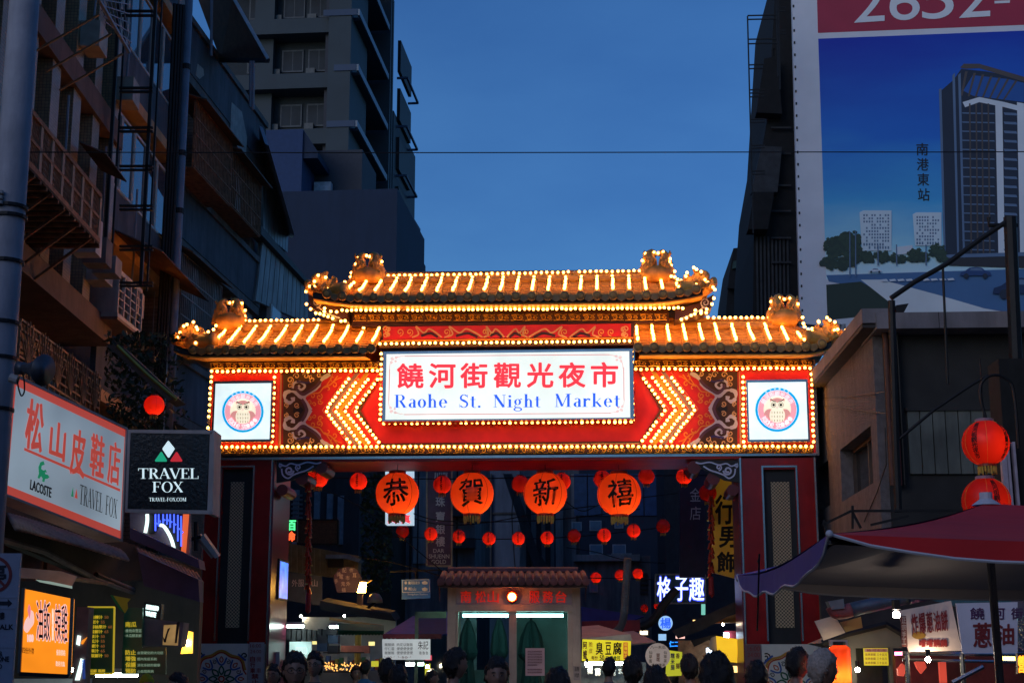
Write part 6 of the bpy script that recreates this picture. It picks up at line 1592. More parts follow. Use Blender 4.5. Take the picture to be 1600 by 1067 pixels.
# ================================================================== lanterns
PAPER = {'hot': paper('lantern_paper_orange', (.95, .13, .03)), 'red': paper('lantern_paper_red', (.85, .035, .02)), 'dim': paper('lantern_paper_dim_lit', (.55, .02, .015))}  # paper colour graded by how brightly each lantern shines
CAPR = mat('lantern_cap', (.35, .05, .02), .5); FRG = mat('gold_fringe', (.75, .50, .08), .5, .2, .2, 30, .3); RIBK = mat('lantern_rib_line', (.18, .01, .01), .6, 0, 0, 3, 0)
_lm = {}
def lantern(px, py, w_px, D, label, kind='red', glow=50, glyph=None, group='red paper lanterns', ribs=True, capm=None, hang=.2, column=None, gold_seams=False, squash=1.0, fringe=.1, detail=24):
    """round paper lantern: bamboo-ringed translucent skin round a lit bulb"""
    c = world(px, py, D); r = w_px / F_PX * D / 2 * .985
    t = TW('paper_lantern', label, 'lantern', c, 0, group)
    key = (kind, detail, squash)
    if key not in _lm:
        prof = []; N = 30 if detail > 16 else 14
        for i in range(N + 1):
            a = -1.18 + 2.36 * i / N
            prof.append((math.cos(a) * (1 + (.006 if i % 2 else -.006)), math.sin(a) * squash))
        b = MB(); n = detail
        for (rr, z) in prof:
            for j in range(n): b.v.append((rr * math.cos(2 * PI * j / n), rr * math.sin(2 * PI * j / n), z))
        for i in range(N):
            for j in range(n): b.f.append((i * n + j, i * n + (j + 1) % n, (i + 1) * n + (j + 1) % n, (i + 1) * n + j))
        me = bpy.data.meshes.new('skin'); me.from_pydata(b.v, [], b.f); me.materials.append(PAPER[kind])
        for p in me.polygons: p.use_smooth = True
        _lm[key] = me
    o = link('skin', _lm[key], t); o.scale = (r, r, r)
    ze = math.sin(1.18) * squash * r; rc = math.cos(1.18) * r
    MB().lathe([(rc * 1.03, ze - .01 * r), (rc * 1.05, ze + .10 * r), (rc * .9, ze + .13 * r)], (0, 0, 0), 14).build('top_cap', capm or CAPR, t)
    MB().lathe([(rc * .9, -ze - .12 * r), (rc * 1.05, -ze - .10 * r), (rc * 1.03, -ze + .01 * r)], (0, 0, 0), 14).build('bottom_cap', CAPR, t)
    if fringe:
        q = MB(); n = 18 if detail > 16 else 10
        for j in range(n):
            a = 2 * PI * j / n; q.box(rc * .95 * math.cos(a) - .035 * r, rc * .95 * math.cos(a) + .035 * r, rc * .95 * math.sin(a) - .02 * r, rc * .95 * math.sin(a) + .02 * r, -ze - .10 * r - (.24 + .05 * (j % 3)) * r, -ze - .10 * r)
        q.build('fringe', FRG, t, kind=None)
    k2 = ('b', glow)
    MB().ball((r * .2, -r * .35 if gold_seams else 0, -r * (.1 if gold_seams else .45)), r * .13, 8, 6).build('bulb', lit('lantern_bulb_%d' % glow, (1, .50, .16), glow), t)
    if ribs:
        for j in range(6 if detail > 16 else 4):
            a = 2 * PI * (j + .27) / (6 if detail > 16 else 4)
            pts = [(r * 1.008 * math.cos(u) * math.cos(a), r * 1.008 * math.cos(u) * math.sin(a), r * 1.008 * math.sin(u) * squash) for u in [-1.16 + 2.32 * i / 12 for i in range(13)]]
            MB().tube(pts, r * .008, 4).build('seam', FRG if gold_seams else RIBK, t)
    def wrap(body, u0, v0, u1, v1, bold=.04, brush=.02, az=-90, m=ink):
        """brushed character laid on the round skin; u,v in units of the radius"""
        uv, fs = text_data(body)
        vs = []; F = []; n0 = len(uv)
        sh = [(math.cos(k * PI / 4), math.sin(k * PI / 4)) for k in range(8)] if bold else [(0, 0)]
        for k, (sa, sb) in enumerate(sh):
            for (u, v) in uv:
                u += sa * bold + noise.noise((u * 5, v * 5, 1.7 + len(body))) * brush + (v - .5) * .0; v += sb * bold + noise.noise((u * 5, v * 5, 8.3)) * brush + (u - .5) * .1
                X = u0 + (u1 - u0) * u; Z = v0 + (v1 - v0) * v
                a = R(az) + X; e = math.asin(max(-.95, min(.95, Z / squash)))
                rr = r * (1.012 + .0006 * k); vs.append((rr * math.cos(e) * math.cos(a), rr * math.cos(e) * math.sin(a), r * Z * (1.012 + .0006 * k)))
            F += [tuple(i + k * n0 for i in f) for f in fs]
        me = bpy.data.meshes.new('brushed_character'); me.from_pydata(vs, [], F); me.materials.append(m); link('brushed_character', me, t)
    if glyph: wrap(glyph, -.60, -.60, .60, .60, .012, .016)
    if column:
        for az, s_ in column:
            n = len(s_)
            for i, ch in enumerate(s_):
                v1 = .82 - 1.55 * i / n; wrap(ch, -.13, v1 - 1.5 / n, .13, v1, .03, 0, az)
    if hang: MB().tube([(0, 0, ze + .1 * r), (0, 0, ze + .1 * r + hang)], .006, 4).build('cord', IRON, t)
    return t
GW = .04
for (px, py, w_, ch, nm) in ((620.5, 771, 69, '恭', 'first big orange lantern from the left, under the beam, brushed with 恭'), (737.5, 771, 69, '賀', 'second big orange lantern from the left, brushed with 賀'), (852, 771, 69, '新', 'third big orange lantern from the left, brushed with 新'), (967.5, 772, 70, '禧', 'rightmost big orange lantern under the beam, brushed with 禧')):
    lantern(px, py, w_, 26.6, nm, 'hot', 60, ch, 'big greeting lanterns under the gate beam', hang=.12, fringe=.3)
lantern(1540, 692, 74, 12.0, 'big red lantern with gold seams hanging highest at the right, above the parasol', 'red', 24, None, 'big lanterns above the parasol', hang=.5, column=((-135, '饒河街觀光夜市'), (-48, '饒河街觀光夜市')), capm=mat('pale_pink_cap', (.5, .28, .32), .5), gold_seams=True)
lantern(1541, 783, 76, 12.0, 'big red lantern half hidden behind the tip of the red parasol', 'red', 13, None, 'big lanterns above the parasol', hang=.1, column=((-82, '饒河街觀光夜市'),), capm=MATS['pale_pink_cap'], gold_seams=True)
HK = T('lantern_hook', 'curved black iron rod over the two big right lanterns', 'bracket', 1541, 12.0, 0, py=640)
MB().tube([HK.at(*q) for q in smooth([(1541, 655), (1532, 620), (1535, 597), (1552, 586), (1572, 592), (1584, 612), (1592, 700)])], .012, 6).build('rod', IRON, HK)
lantern(241, 633, 33, 21.5, 'small red lantern glowing against the dark ivy above the square black sign', 'red', 55, None, 'small red lanterns', hang=.1, detail=16)
SM = [(560, 752, 28, 'red', 60, 'small red lantern just left of the 恭 lantern'), (497, 745, 34, 'red', 45, 'small red lantern half hidden by the left bracket drums'),
      (691, 757, 29, 'red', 28, 'small red lantern between the 恭 and 賀 lanterns'), (813, 756, 28, 'dim', 30, 'dull red lantern between the 賀 and 新 lanterns'),
      (878, 752, 28, 'red', 40, 'small red lantern peeping out right behind the 新 lantern'), (941, 748, 28, 'red', 30, 'small red lantern peeping out left behind the 禧 lantern'),
      (1010, 744, 26, 'dim', 30, 'dull red lantern just right of the 禧 lantern top'), (1069, 744, 26, 'red', 45, 'small red lantern under the beam near the right bracket'),
      (1106, 770, 28, 'dim', 8, 'unlit dark red lantern under the right bracket drums'), (629, 830, 21, 'dim', 14, 'dim lantern under the 恭 lantern, first of the lower row'),
      (673, 834, 21, 'red', 60, 'bright small lantern in front of the vertical purple sign'), (717, 838, 21, 'red', 50, 'lower-row lantern under the 賀 lantern, on its left side'),
      (764, 841, 21, 'red', 50, 'lower-row lantern right of and below the 賀 lantern'), (810, 841, 21, 'red', 60, 'lower-row lantern crossed by the black cables'),
      (855, 840, 21, 'red', 60, 'lower-row lantern straight under the 新 lantern'), (897, 837, 21, 'dim', 16, 'dim lower-row lantern right of the one under the 新 lantern'),
      (944, 836, 22, 'red', 60, 'lower-row lantern left below the 禧 lantern'), (990, 829, 22, 'red', 55, 'lower-row lantern right below the 禧 lantern'),
      (1036, 822, 22, 'dim', 10, 'dark lantern at the right end of the lower row'), (931, 902, 17, 'red', 45, 'tiny red lantern left of the upright exhaust hose'),
      (969, 898, 17, 'red', 45, 'tiny red lantern half hidden by the upright exhaust hose'), (997, 896, 17, 'red', 50, 'tiny red lantern right of the upright exhaust hose'),
      (1007, 950, 12, 'dim', 20, 'tiny dull lantern under the white neon sign'), (1027, 946, 11, 'red', 30, 'tiny lantern touching the lower left corner of the neon sign')]
for i, (x, y, w_, k, gl_, lab) in enumerate(SM):
    D = 29 if y < 790 else (33 if y < 860 else 40)
    lantern(x, y, w_, D, lab, k, gl_, None, 'small red lanterns strung across the street', hang=.15, detail=12, fringe=.15, column=((-95, '夜市'),) if w_ > 20 and k == 'red' else None)

# ================================================================== overhead wires
def wire(name, pts, D, r, label, n=10, cat='cable', m=None):
    P = [world(x, y, d) for (x, y, d) in [(p[0], p[1], D if len(p) < 3 else p[2]) for p in smooth(pts, n)]]
    t = TW(name, label, cat, P[0], 0, 'overhead wires')
    MB().tube([p - P[0] for p in P], r, 5).build('strand', m or IRON, t)
wire('overhead_wire', [(-30, 238), (600, 239), (1200, 238), (1475, 238), (1680, 237)], 15, .006, 'single thin wire strung across the whole blue sky')
for i, (pts, D, lab) in enumerate((([(640, 800), (700, 814), (860, 812), (1000, 795)], 31, 'sagging black wire just below the big lanterns'), ([(590, 790), (680, 818), (760, 816), (850, 800), (930, 790)], 32, 'looping black wire behind the greeting lanterns'), ([(810, 755), (800, 800), (806, 900)], 34, 'black cable dropping past the lower-row lantern'), ([(600, 838), (760, 842), (900, 838), (1050, 822)], 33, 'thin wire carrying the lower row of lanterns'), ([(480, 755), (560, 790), (640, 850), (700, 900)], 31, 'black wire slanting down behind the left firecracker string'), ([(885, 855), (930, 862), (985, 876), (1060, 880)], 40, 'pale cable running to the upright exhaust hose'), ([(450, 745), (700, 748), (900, 744), (1155, 742)], 29, 'thin wire carrying the upper row of small lanterns'), ([(880, 780), (910, 798), (950, 785), (1060, 770)], 33, 'looping cable right of the 新 lantern'), ([(560, 870), (620, 880), (690, 900)], 30, 'cable slanting over the blue street sign'), ([(690, 905), (860, 902), (1040, 905)], 38, 'horizontal cable above the tiled booth'))):
    wire('overhead_wire', pts, D, .012, lab)

# ================================================================== buildings beyond the gate
def far_block(name, label, x0, x1, ytop, D, m, yaw=-3.5, dep=6, wins=(), ybot=None):
    t = T(name, label, 'building', (x0 + x1) / 2, D, yaw)
    a, b = t.at(x0, 860).x, t.at(x1, 860).x
    MB().box(a, b, 0, dep, 0, t.at((x0 + x1) / 2, ytop).z).build('wall', m, t)
    for (wx0, wy0, wx1, wy1) in wins:
        f = t.pbox('window', mat('pale_street_frame', (.3, .33, .38), .5), wx0, wy0, wx1, wy1, -.05, -.001)
        t.pbox('pane', mat('blue_window_glass', (.12, .2, .3), .1, 0, .2, 2, 0), wx0 + 1.5, wy0 + 1.5, wx1 - 1.5, wy1 - 1.5, -.06, -.051).parent = f
    return t
DG = mat('dark_grey_street_wall', (.055, .055, .065), .85, 0, .25, .8, .3, stain=.4); LG = mat('light_grey_street_wall', (.20, .21, .24), .85, 0, .2, .8, .3, stain=.5)
BW = mat('blue_street_wall', (.085, .12, .20), .8, 0, .2, .8, .2, stain=.3); WHW = mat('off_white_street_wall', (.32, .33, .36), .8, 0, .15, 1, .2, stain=.4)
b1 = far_block('street_house', 'dark street house behind the left firecracker string', 395, 560, 640, 40, DG, wins=[(497 + i * 17, 755, 509 + i * 17, 830) for i in range(0)])
for i, x in enumerate((457, 490, 510, 527)): b1.pbox('shutter', mat('pale_blue_shutter', (.2, .24, .3), .6), x, 765 + i * 3, x + 9, 850, -.1, -.001)
for i in range(10): b1.pbox('louvre', LG, 455, 772 + i * 7, 472, 775 + i * 7, -.16, -.101)
b2 = far_block('street_house', 'ivy-dark narrow house beside the street floodlight', 560, 612, 660, 43, mat('dark_brown_street_wall', (.04, .035, .03), .9, 0, .3, 1, .4))
b3 = far_block('street_house', 'pale grey house behind the vertical purple sign', 612, 742, 600, 46, LG, wins=[(617, 850, 632, 870)])
for x, w_ in ((640, 3), (652, 2), (713, 2)): b3.pbox('wall_pipe', IRON, x, 730, x + w_, 905, -.12, -.001)
b3.pbox('pale_panel', WHW, 646, 745, 667, 880, -.1, -.001)
for k in range(3): b3.pbox('balcony', DG, 684, 790 + k * 50, 742, 806 + k * 50, -.5, -.001)
b4 = far_block('street_house', 'blue-walled tall house in the middle of the street', 742, 812, 560, 60, BW)
b4.pbox('wall_joint', DG, 748, 800, 808, 803, -.1, -.001); b4.pbox('drain', DG, 766, 740, 768, 905, -.15, -.001)
b5 = far_block('street_house', 'light house with dark vertical slots right of the street middle', 812, 906, 580, 54, LG, wins=[])
for x in (822, 838, 852, 866): b5.pbox('dark_slot', mat('dark_slot', (.02, .022, .03), .8), x, 752, x + 8, 905, -.05, -.001)
b5.pbox('pale_pier', WHW, 868, 740, 880, 905, -.2, -.051); b5.pbox('pale_pier', WHW, 893, 740, 900, 905, -.2, -.001)
MB().slab([b5.at(x, y, -.5) for x, y in ((786, 740), (800, 740), (840, 860), (870, 905), (840, 905))], (0, .3, 0)).build('dark_stair_beam', DG, b5)
b6 = far_block('street_house', 'dark blue house with three small lit-blue windows on the right', 906, 1112, 600, 50, mat('night_blue_wall', (.035, .045, .075), .85, 0, .2, 1, .2), wins=[(893 + 0, 815, 909, 829), (921, 813, 940, 829), (960, 811, 974, 825), (921, 850, 942, 866), (957, 850, 978, 866)])
for k in range(6): b6.pbox('glass_panel', mat('deep_blue_panel', (.02, .05, .16), .3), 897 + k * 22, 740, 917 + k * 22, 805, -.05, -.001)
b6.pbox('canopy', WHW, 955, 864, 987, 868, -.9, -.001)
b7 = far_block('street_house', 'low grey house with pale parapet behind the blue tent roof', 896, 1016, 868, 45, LG, wins=[(921, 905, 934, 925)])
for i in range(5): b7.pbox('shutter_slat', DG, 1000 - 0 + i * 0, 895 + i * 7, 1012, 899 + i * 7, -.1, -.001)
b7.pbox('parapet', WHW, 896, 866, 1000, 876, -.3, -.001)
b8 = far_block('street_house', 'near-black tall house behind the right-hand signs', 1040, 1240, 560, 39, mat('night_wall', (.03, .03, .04), .9, 0, .2))
b8.pbox('pale_panel', WHW, 1137, 770, 1149, 826, -.2, -.001)
b9 = T('wooden_lean_to', 'yellow-lit corrugated lean-to roof on the left beyond the gate', 'building', 490, 34, -3.5)
MB().slab([b9.at(x, y) for x, y in ((450, 848), (560, 868), (560, 905), (450, 895))], (0, .4, 0)).build('sheet_wall', mat('tan_sheet', (.38, .22, .08), .6, 0, .25, 6, .4), b9)
for i in range(12): MB().slab([b9.at(x, y, -.03) for x, y in ((452 + i * 9, 850 + i * 1.6), (455 + i * 9, 850.5 + i * 1.6), (455 + i * 9, 895), (452 + i * 9, 895))], (0, .029, 0)).build('sheet_rib', MATS['tan_sheet'], b9)
MB().slab([b9.at(x, y, -.3) for x, y in ((510, 866), (545, 866), (563, 874), (560, 878), (540, 872), (508, 872))], (0, .5, 0)).build('roof_edge', WHW, b9)
MB().slab([b9.at(x, y, -.1) for x, y in ((512, 873), (536, 873), (536, 886), (512, 886))], (0, .09, 0)).build('window', mat('dark_brown_paint', (.07, .03, .012)), b9)
# ================================================================== signs along the street
def sign(name, label, pts, D, m, th=.15, yaw=-3.5, cat='sign', frame=None):
    xs_ = [p[0] for p in pts]; ys_ = [p[1] for p in pts]
    t = T(name, label, cat, sum(xs_) / len(xs_), D, yaw, py=max(ys_))
    MB().slab([t.at(x, y) for x, y in pts], (0, th, 0)).build('sign_face', m, t)
    if frame:
        n = len(pts)
        for i in range(n): MB().bar(t.at(*pts[i], -.01), t.at(*pts[(i + 1) % n], -.01), .025).build('sign_frame', frame, t)
    return t
R4 = lambda x0, y0, x1, y1: [(x0, y0), (x1, y0), (x1, y1), (x0, y1)]
SLV = mat('silver_letters', (.4, .4, .45), .4, .3, .1)
s1 = sign('vertical_sign', 'tall purple vertical sign with silver characters and roman letters at its foot', R4(667, 700, 706, 884), 33, mat('dark_purple_sign', (.045, .02, .075), .4), .2, frame=mat('dull_steel', (.25, .22, .18)))
for c, y in zip('順珠寶銀樓', (737, 776, 799, 819, 838)): txt(s1, c, SLV, 681, y, 695, y + 15, -.008, bold=.02) if y > 740 else txt(s1, c, SLV, 678, 738, 700, 748, -.008, bold=.02)
txt(s1, 'DAR', SLV, 677, 857, 694, 863, -.008, bold=.01); txt(s1, 'SHUENN', SLV, 670, 865.5, 702, 872, -.008, bold=.01); txt(s1, 'GOLD', SLV, 674, 874, 697, 880.5, -.008, bold=.01)
s2 = sign('white_light_box', 'white light box behind the 恭 lantern with red characters at its foot', R4(602, 700, 646, 820), 31, lit('lit_white_dim', (.55, .75, .9), .8, .1), .15)
quad_text(s2, '真', RT, ((606, 804), (621, 804), (621, 817), (606, 817)), -.008, bold=.03); quad_text(s2, '真', RT, ((627, 804), (641, 804), (641, 817), (627, 817)), -.008, bold=.03); txt(s2, '人', BT, 625, 735, 640, 745, -.008, bold=.05)
s3 = sign('vertical_sign', 'very dark vertical sign reading 金店 beside the right bracket', R4(1062, 735, 1102, 902), 33, mat('night_purple_sign', (.02, .012, .04), .4), .2)
txt(s3, '金', SLV, 1078, 762, 1095, 783, -.008); txt(s3, '店', SLV, 1078, 791, 1095, 812, -.008)
s4 = sign('vertical_sign', 'amber vertical sign with black brush characters beside the right pillar', [(1118, 700), (1156, 700), (1156, 905), (1108, 892)], 29, lit('lit_amber_dim', (.5, .25, .02), .14, .8, 1.2), .15)
for c, y, x in zip('行男飾', (773, 823, 862), (1118, 1124, 1121)): txt(s4, c, ink, x, y, x + 28, y + 31 if c != '行' else y + 45, -.008, bold=.035, brush=.03)
NEON = lit('neon_blue_white', (.62, .72, 1.0), 1.9)
s5 = sign('neon_sign', 'rectangular sign with bright blue-white neon characters on black', R4(1024, 897, 1102, 942), 34, mat('black_green_board', (.01, .03, .03), .4), .15, frame=mat('dull_steel', (.25, .22, .18)))
for c, x0, x1 in (('格', 1027, 1049), ('子', 1054, 1075), ('趣', 1077, 1100)): txt(s5, c, lit('neon_halo_blue', (.06, .10, .9), .8), x0, 900, x1, 939, -.02, bold=.05); txt(s5, c, NEON, x0, 901, x1, 938, -.05, bold=.012)
s6 = sign('round_sign', 'small round lit sign with blue character 楊', [(1040 + 11 * math.cos(a), 973 + 11.5 * math.sin(a)) for a in [2 * PI * i / 24 for i in range(24)]], 34, lit('lit_pale_blue', (.35, .62, .95), .85), .12)
txt(s6, '楊', BT, 1032, 965, 1048, 981, -.008, bold=.03)
s6b = sign('small_light_box', 'little white light box under the round lit sign', R4(1029, 990, 1041, 1000), 34, lit('lit_pale_blue', (.35, .62, .95), .85), .1)
s7_ = sign('led_sign', 'small blue LED sign right of the round menu disc', R4(1045, 999, 1070, 1012), 35, BLACK, .1); txt(s7_, '仁二上', lit('led_blue', (.02, .25, 1), 2), 1046, 1001, 1069, 1010, -.008, bold=.03)
s7b = sign('led_sign', 'blurred red and white lit sign over the blue LED sign', R4(1056, 990, 1070, 997), 36, lit('lit_salmon', (1, .6, .5), 1.2), .1)
MB().slab([s7b.at(x, y, -.01) for x, y in R4(1058, 992, 1068, 995)], (0, .005, 0)).build('letters', RT, s7b)
YB = lit('banner_yellow_lit', (.90, .72, .02), .72, .2, 2)
s8 = sign('yellow_stall_banner', 'bright yellow stall banner advertising 臭豆腐 in black brush characters', [(910, 998), (986, 1001), (985, 1031), (909, 1032)], 22, YB, .04, cat='banner')
for c, x0, x1 in (('臭', 931, 942), ('豆', 946, 955), ('腐', 958, 971)): txt(s8, c, ink, x0, 1003, x1, 1022, -.006, bold=.035)
txt(s8, '阿', DKR, 911, 1002, 917, 1013, -.006, bold=.04); txt(s8, '嬤', DKR, 911, 1015, 917, 1029, -.006, bold=.04); txt(s8, '脆', mat('dark_orange_ink', (.3, .1, .01)), 920, 1002, 926, 1010, -.006); txt(s8, '皮', MATS['dark_orange_ink'], 920, 1012, 926, 1020, -.006)
txt(s8, '每份', MATS['dark_orange_ink'], 924, 1024, 934, 1030, -.006, bold=.02); txt(s8, '50', BLACK, 937, 1023, 944, 1031, -.006, bold=.03); txt(s8, '元 素食可', mat('print_grass', (.08, .3, .04)), 946, 1024, 969, 1031, -.006, bold=.03)
s8.pbox('red_caption', lit('print_brick', (.6, .12, .03), .5), 974, 1003, 981, 1029, -.006, -.003); txt(s8, '祖傳秘方', YB, 975, 1005, 980, 1027, -.01) if 0 else [txt(s8, c, YB, 975, 1004 + i * 6, 980, 1009 + i * 6, -.01) for i, c in enumerate('祖傳秘方')]
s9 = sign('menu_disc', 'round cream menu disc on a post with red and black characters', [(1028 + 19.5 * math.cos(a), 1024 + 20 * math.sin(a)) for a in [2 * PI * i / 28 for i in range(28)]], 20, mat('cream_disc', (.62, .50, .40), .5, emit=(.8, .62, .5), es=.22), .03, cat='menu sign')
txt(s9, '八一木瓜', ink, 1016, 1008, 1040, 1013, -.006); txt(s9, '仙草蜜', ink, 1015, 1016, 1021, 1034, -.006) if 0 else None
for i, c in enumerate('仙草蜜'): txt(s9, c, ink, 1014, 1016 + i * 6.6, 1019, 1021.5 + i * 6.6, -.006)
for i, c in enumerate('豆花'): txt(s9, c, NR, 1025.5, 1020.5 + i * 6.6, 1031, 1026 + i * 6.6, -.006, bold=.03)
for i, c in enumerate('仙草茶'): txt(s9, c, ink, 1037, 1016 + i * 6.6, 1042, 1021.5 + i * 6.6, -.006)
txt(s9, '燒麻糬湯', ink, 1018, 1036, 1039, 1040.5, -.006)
s10 = sign('yellow_menu_board', 'yellow-green menu board behind the round menu disc', [(1042, 1015), (1066, 1018), (1065, 1055), (1040, 1056)], 22, lit('lit_lime', (.62, .62, .03), .6), .04, cat='menu board')
for i, c in enumerate('糯米腸'): txt(s10, c, mat('indigo_ink', (.02, .02, .15)), 1048, 1020 + i * 9, 1054, 1028 + i * 9, -.006, bold=.03)
for i, c in enumerate('香腸'): txt(s10, c, NR, 1056, 1020 + i * 16, 1062, 1028 + i * 16, -.006, bold=.03)
s11 = sign('yellow_signboard', 'plain yellow lit panel beside the right pillar', [(1119, 993), (1153, 998), (1152, 1035), (1122, 1031)], 27, lit('lit_plain_yellow', (.95, .55, .02), .9, .12, 2), .05, cat='signboard')
s11b = sign('white_signboard', 'tilted off-white panel left of the plain yellow one', [(1111, 996), (1119, 993), (1122, 1020), (1107, 1014)], 27.1, WHP, .03, cat='signboard')
s12 = sign('blue_street_sign', 'blue direction sign board with white lettering left of the booth', [(627, 905), (672, 904), (672, 934), (628, 936)], 30, mat('sign_blue', (.03, .13, .36), .4, emit=(.03, .13, .4), es=.12), .03)
SW_ = mat('sign_white_lettering', (.6, .62, .66), .4)
txt(s12, '饒河街夜市', SW_, 638, 907.5, 656, 912.5, -.006, bold=.02); txt(s12, '松山', SW_, 638, 917, 650, 922, -.006, bold=.02); txt(s12, 'Songshan Station', SW_, 637, 926.5, 668, 930, -.006)
for (x, y) in ((634, 910), (634, 919)): MB().slab([s12.at(x + 2 * math.cos(a), y + 2.5 * math.sin(a), -.006) for a in [2 * PI * i / 10 for i in range(10)]], (0, .002, 0)).build('pictogram', SW_, s12)
for y in (909, 919): MB().slab([s12.at(x, yy, -.006) for x, yy in ((659, y), (664, y - 2), (668, y), (668, y + 3), (664, y + 4), (660, y + 3))], (0, .002, 0)).build('arrow', SW_, s12)
for q in ([(629, 906), (671, 905), (671, 924), (629, 925)],): [MB().bar(s12.at(*q[i], -.006), s12.at(*q[(i + 1) % 4], -.006), .006).build('white_border', SW_, s12) for i in range(4)]
MB().tube([s12.at(650, 904, 0), s12.at(650, 892, 0)], .02, 6).build('hanger', IRON, s12); MB().bar(s12.at(610, 893), s12.at(690, 890), .02).build('hanger_bar', IRON, s12)
s13 = sign('round_shop_sign', 'dark purple round-topped sign of phone accessories behind the floodlight', [(527, 925)] + [(543 + 22 * math.cos(a), 906 - 21 * math.sin(a)) for a in [PI - PI * i / 14 for i in range(15)]] + [(560, 925)], 30, mat('plum_sign', (.05, .025, .08), .5), .05)
for c, x, y in zip('手機配件耳電市充外插', (522, 526, 535, 546, 551, 530, 540, 533, 541, 534), (904, 893, 887, 887, 895, 897, 899, 908, 908, 918)): txt(s13, c, mat('mauve_letters', (.35, .28, .38)), x, y, x + 6, y + 7, -.006)
s14 = sign('led_sign', 'green and red LED sign peeping out beside the left pillar', R4(449, 812, 464, 846), 28, BLACK, .1)
quad_text(s14, '百', lit('led_green', (.1, 1, .35), 1.3), ((450, 813), (462, 813), (462, 828), (450, 828)), -.006, bold=.05); quad_text(s14, '命', lit('led_red', (1, .12, .03), 1.6), ((450, 830), (461, 830), (461, 845), (450, 845)), -.006, bold=.05)
s15 = sign('dark_wide_sign', 'brown unlit wide sign over the lean-to on the left', R4(465, 812, 528, 850), 33, mat('brown_sign', (.06, .035, .02), .5, 0, .4, 20, .3), .2, frame=IRON)
s16 = sign('dark_banner', 'dark blue banner row under the lean-to with faint lettering', [(450, 892), (503, 900), (503, 946), (450, 938)], 30, mat('navy_banner', (.025, .03, .06), .6), .05)
for x, c in ((456, '外'), (466, '服'), (487, '山')): txt(s16, c, mat('mauve_letters', (.35, .28, .38)), x, 905, x + 9, 916, -.006)
s17 = sign('menu_banner', 'white lit menu banner with grey characters and red prices left of the booth', [(597, 998), (672, 998), (672, 1030), (598, 1030)], 22, lit('lit_menu_white', (.62, .66, .66), .55, .12), .03, cat='banner')
for r_ in range(3):
    for x0, s_ in ((601, '豬豬綿'), (620, '肉花以飯飯')): txt(s17, (s_ if r_ == 0 else '仔仁當' if (r_ == 1 and x0 < 610) else '飯飯飯' if x0 < 610 else '便便便便便'), mat('menu_grey', (.12, .13, .14)), x0, 1004 + r_ * 6.4, x0 + 5 * len(s_), 1009 + r_ * 6.4, -.006)
txt(s17, '└60┘', NR, 601, 1024, 616, 1028, -.006); txt(s17, '└50┘', NR, 622, 1024, 642, 1028, -.006); txt(s17, '朱記', ink, 653, 1001, 669, 1014, -.006, brush=.02)
for x in range(655, 668, 5): txt(s17, '魯', mat('menu_grey', (.12, .13, .14)), x, 1017, x + 4, 1022, -.006)

# ================================================================== tiled service booth
KW = mat('weathered_booth_wood', (.52, .42, .34), .6, 0, .2, 3, .3, stain=.3); KP = mat('booth_mauve_panel', (.45, .38, .40), .6, 0, .15, 3, .2)
K = T('service_booth', 'tiled-roof service booth with red characters and lit glass windows in the street middle', 'booth', 803, 21.5, -1)
def kb(name, m, x0, y0, x1, y1, d0, d1, par=None):
    o = K.pbox(name, m, x0, y0, x1, y1, d0, d1)
    if par: o.parent = par
    return o
kz0 = 0; kx0, kx1 = K.at(699, 980).x, K.at(907, 980).x; ktop = K.at(800, 912).z
for x0, x1 in ((699, 712), (894, 907)):
    a, b = K.at(x0, 980).x, K.at(x1, 980).x; MB().box(a, b, 0, .12, 0, ktop).build('corner_post', KW, K)
a, b = K.at(795.5, 980).x, K.at(807, 980).x; MB().box(a, b, .01, .1, 0, K.at(800, 955).z).build('mullion', KW, K)
kb('name_panel', KP, 712, 918, 894, 944, .02, .1); kb('head_rail', KW, 712, 944, 894, 955, -.01, .11)
for x0, x1 in ((712, 716), (887, 894)): a, b = K.at(x0, 980).x + .001, K.at(x1, 980).x - .001; MB().box(a, b, .02, .1, 0, K.at(800, 955.2).z).build('window_stile', KW, K)
for zz0 in (1062,): MB().box(kx0 + .12, kx1 - .12, .0, .1, 0, .95).build('lower_panel', KW, K)
MB().box(kx0, kx1, 1.9, 2.0, 0, ktop).build('rear_wall', mat('booth_inner', (.10, .14, .15), .8), K) if 0 else None
for x in (kx0, kx1 - .1): MB().box(x, x + .1, 1.8, 1.9, 0, ktop).build('corner_post', KW, K)
MB().box(kx0, kx1, 1.75, 1.8, 0, 1.5).build('rear_panel', mat('booth_inner', (.10, .14, .15), .8), K); MB().box(K.at(803, 980, 1.8).x, kx1 - .1, 1.75, 1.8, 1.501, ktop).build('rear_panel', mat('booth_haze_panel', (.07, .115, .125), .5, 0, .5, 2, .1), K); MB().box(kx0 + .1, K.at(745, 980, 1.8).x, 1.75, 1.8, 1.501, ktop).build('rear_panel', mat('booth_pale_haze', (.3, .34, .4), .5, 0, .5, 3, .1), K)  # upper rear panels added; their teal colour stands for haze in the glass
MB().box(kx0 + .1, kx1 - .1, .1, 1.8, K.at(800, 950).z, K.at(800, 948).z).build('ceiling', mat('booth_inner', (.10, .14, .15), .8), K)
GG = glass('booth_glass', (.75, .92, .9))
for x0, x1 in ((716, 795), (808, 887)): a, b = K.at(x0, 980).x, K.at(x1, 980).x; MB().box(a, b, .05, .056, .95, K.at(800, 955).z).build('glass_pane', GG, K)
KR = mat('booth_red_characters', (.55, .02, .02), .4, emit=(.9, .03, .01), es=.3)
for c, x0, x1 in (('南', 720, 736), ('松', 743, 759), ('山', 762, 779), ('服', 827, 843), ('務', 848, 864), ('台', 868, 885)): txt(K, c, KR, x0, 923, x1, 941, .012, bold=.012)
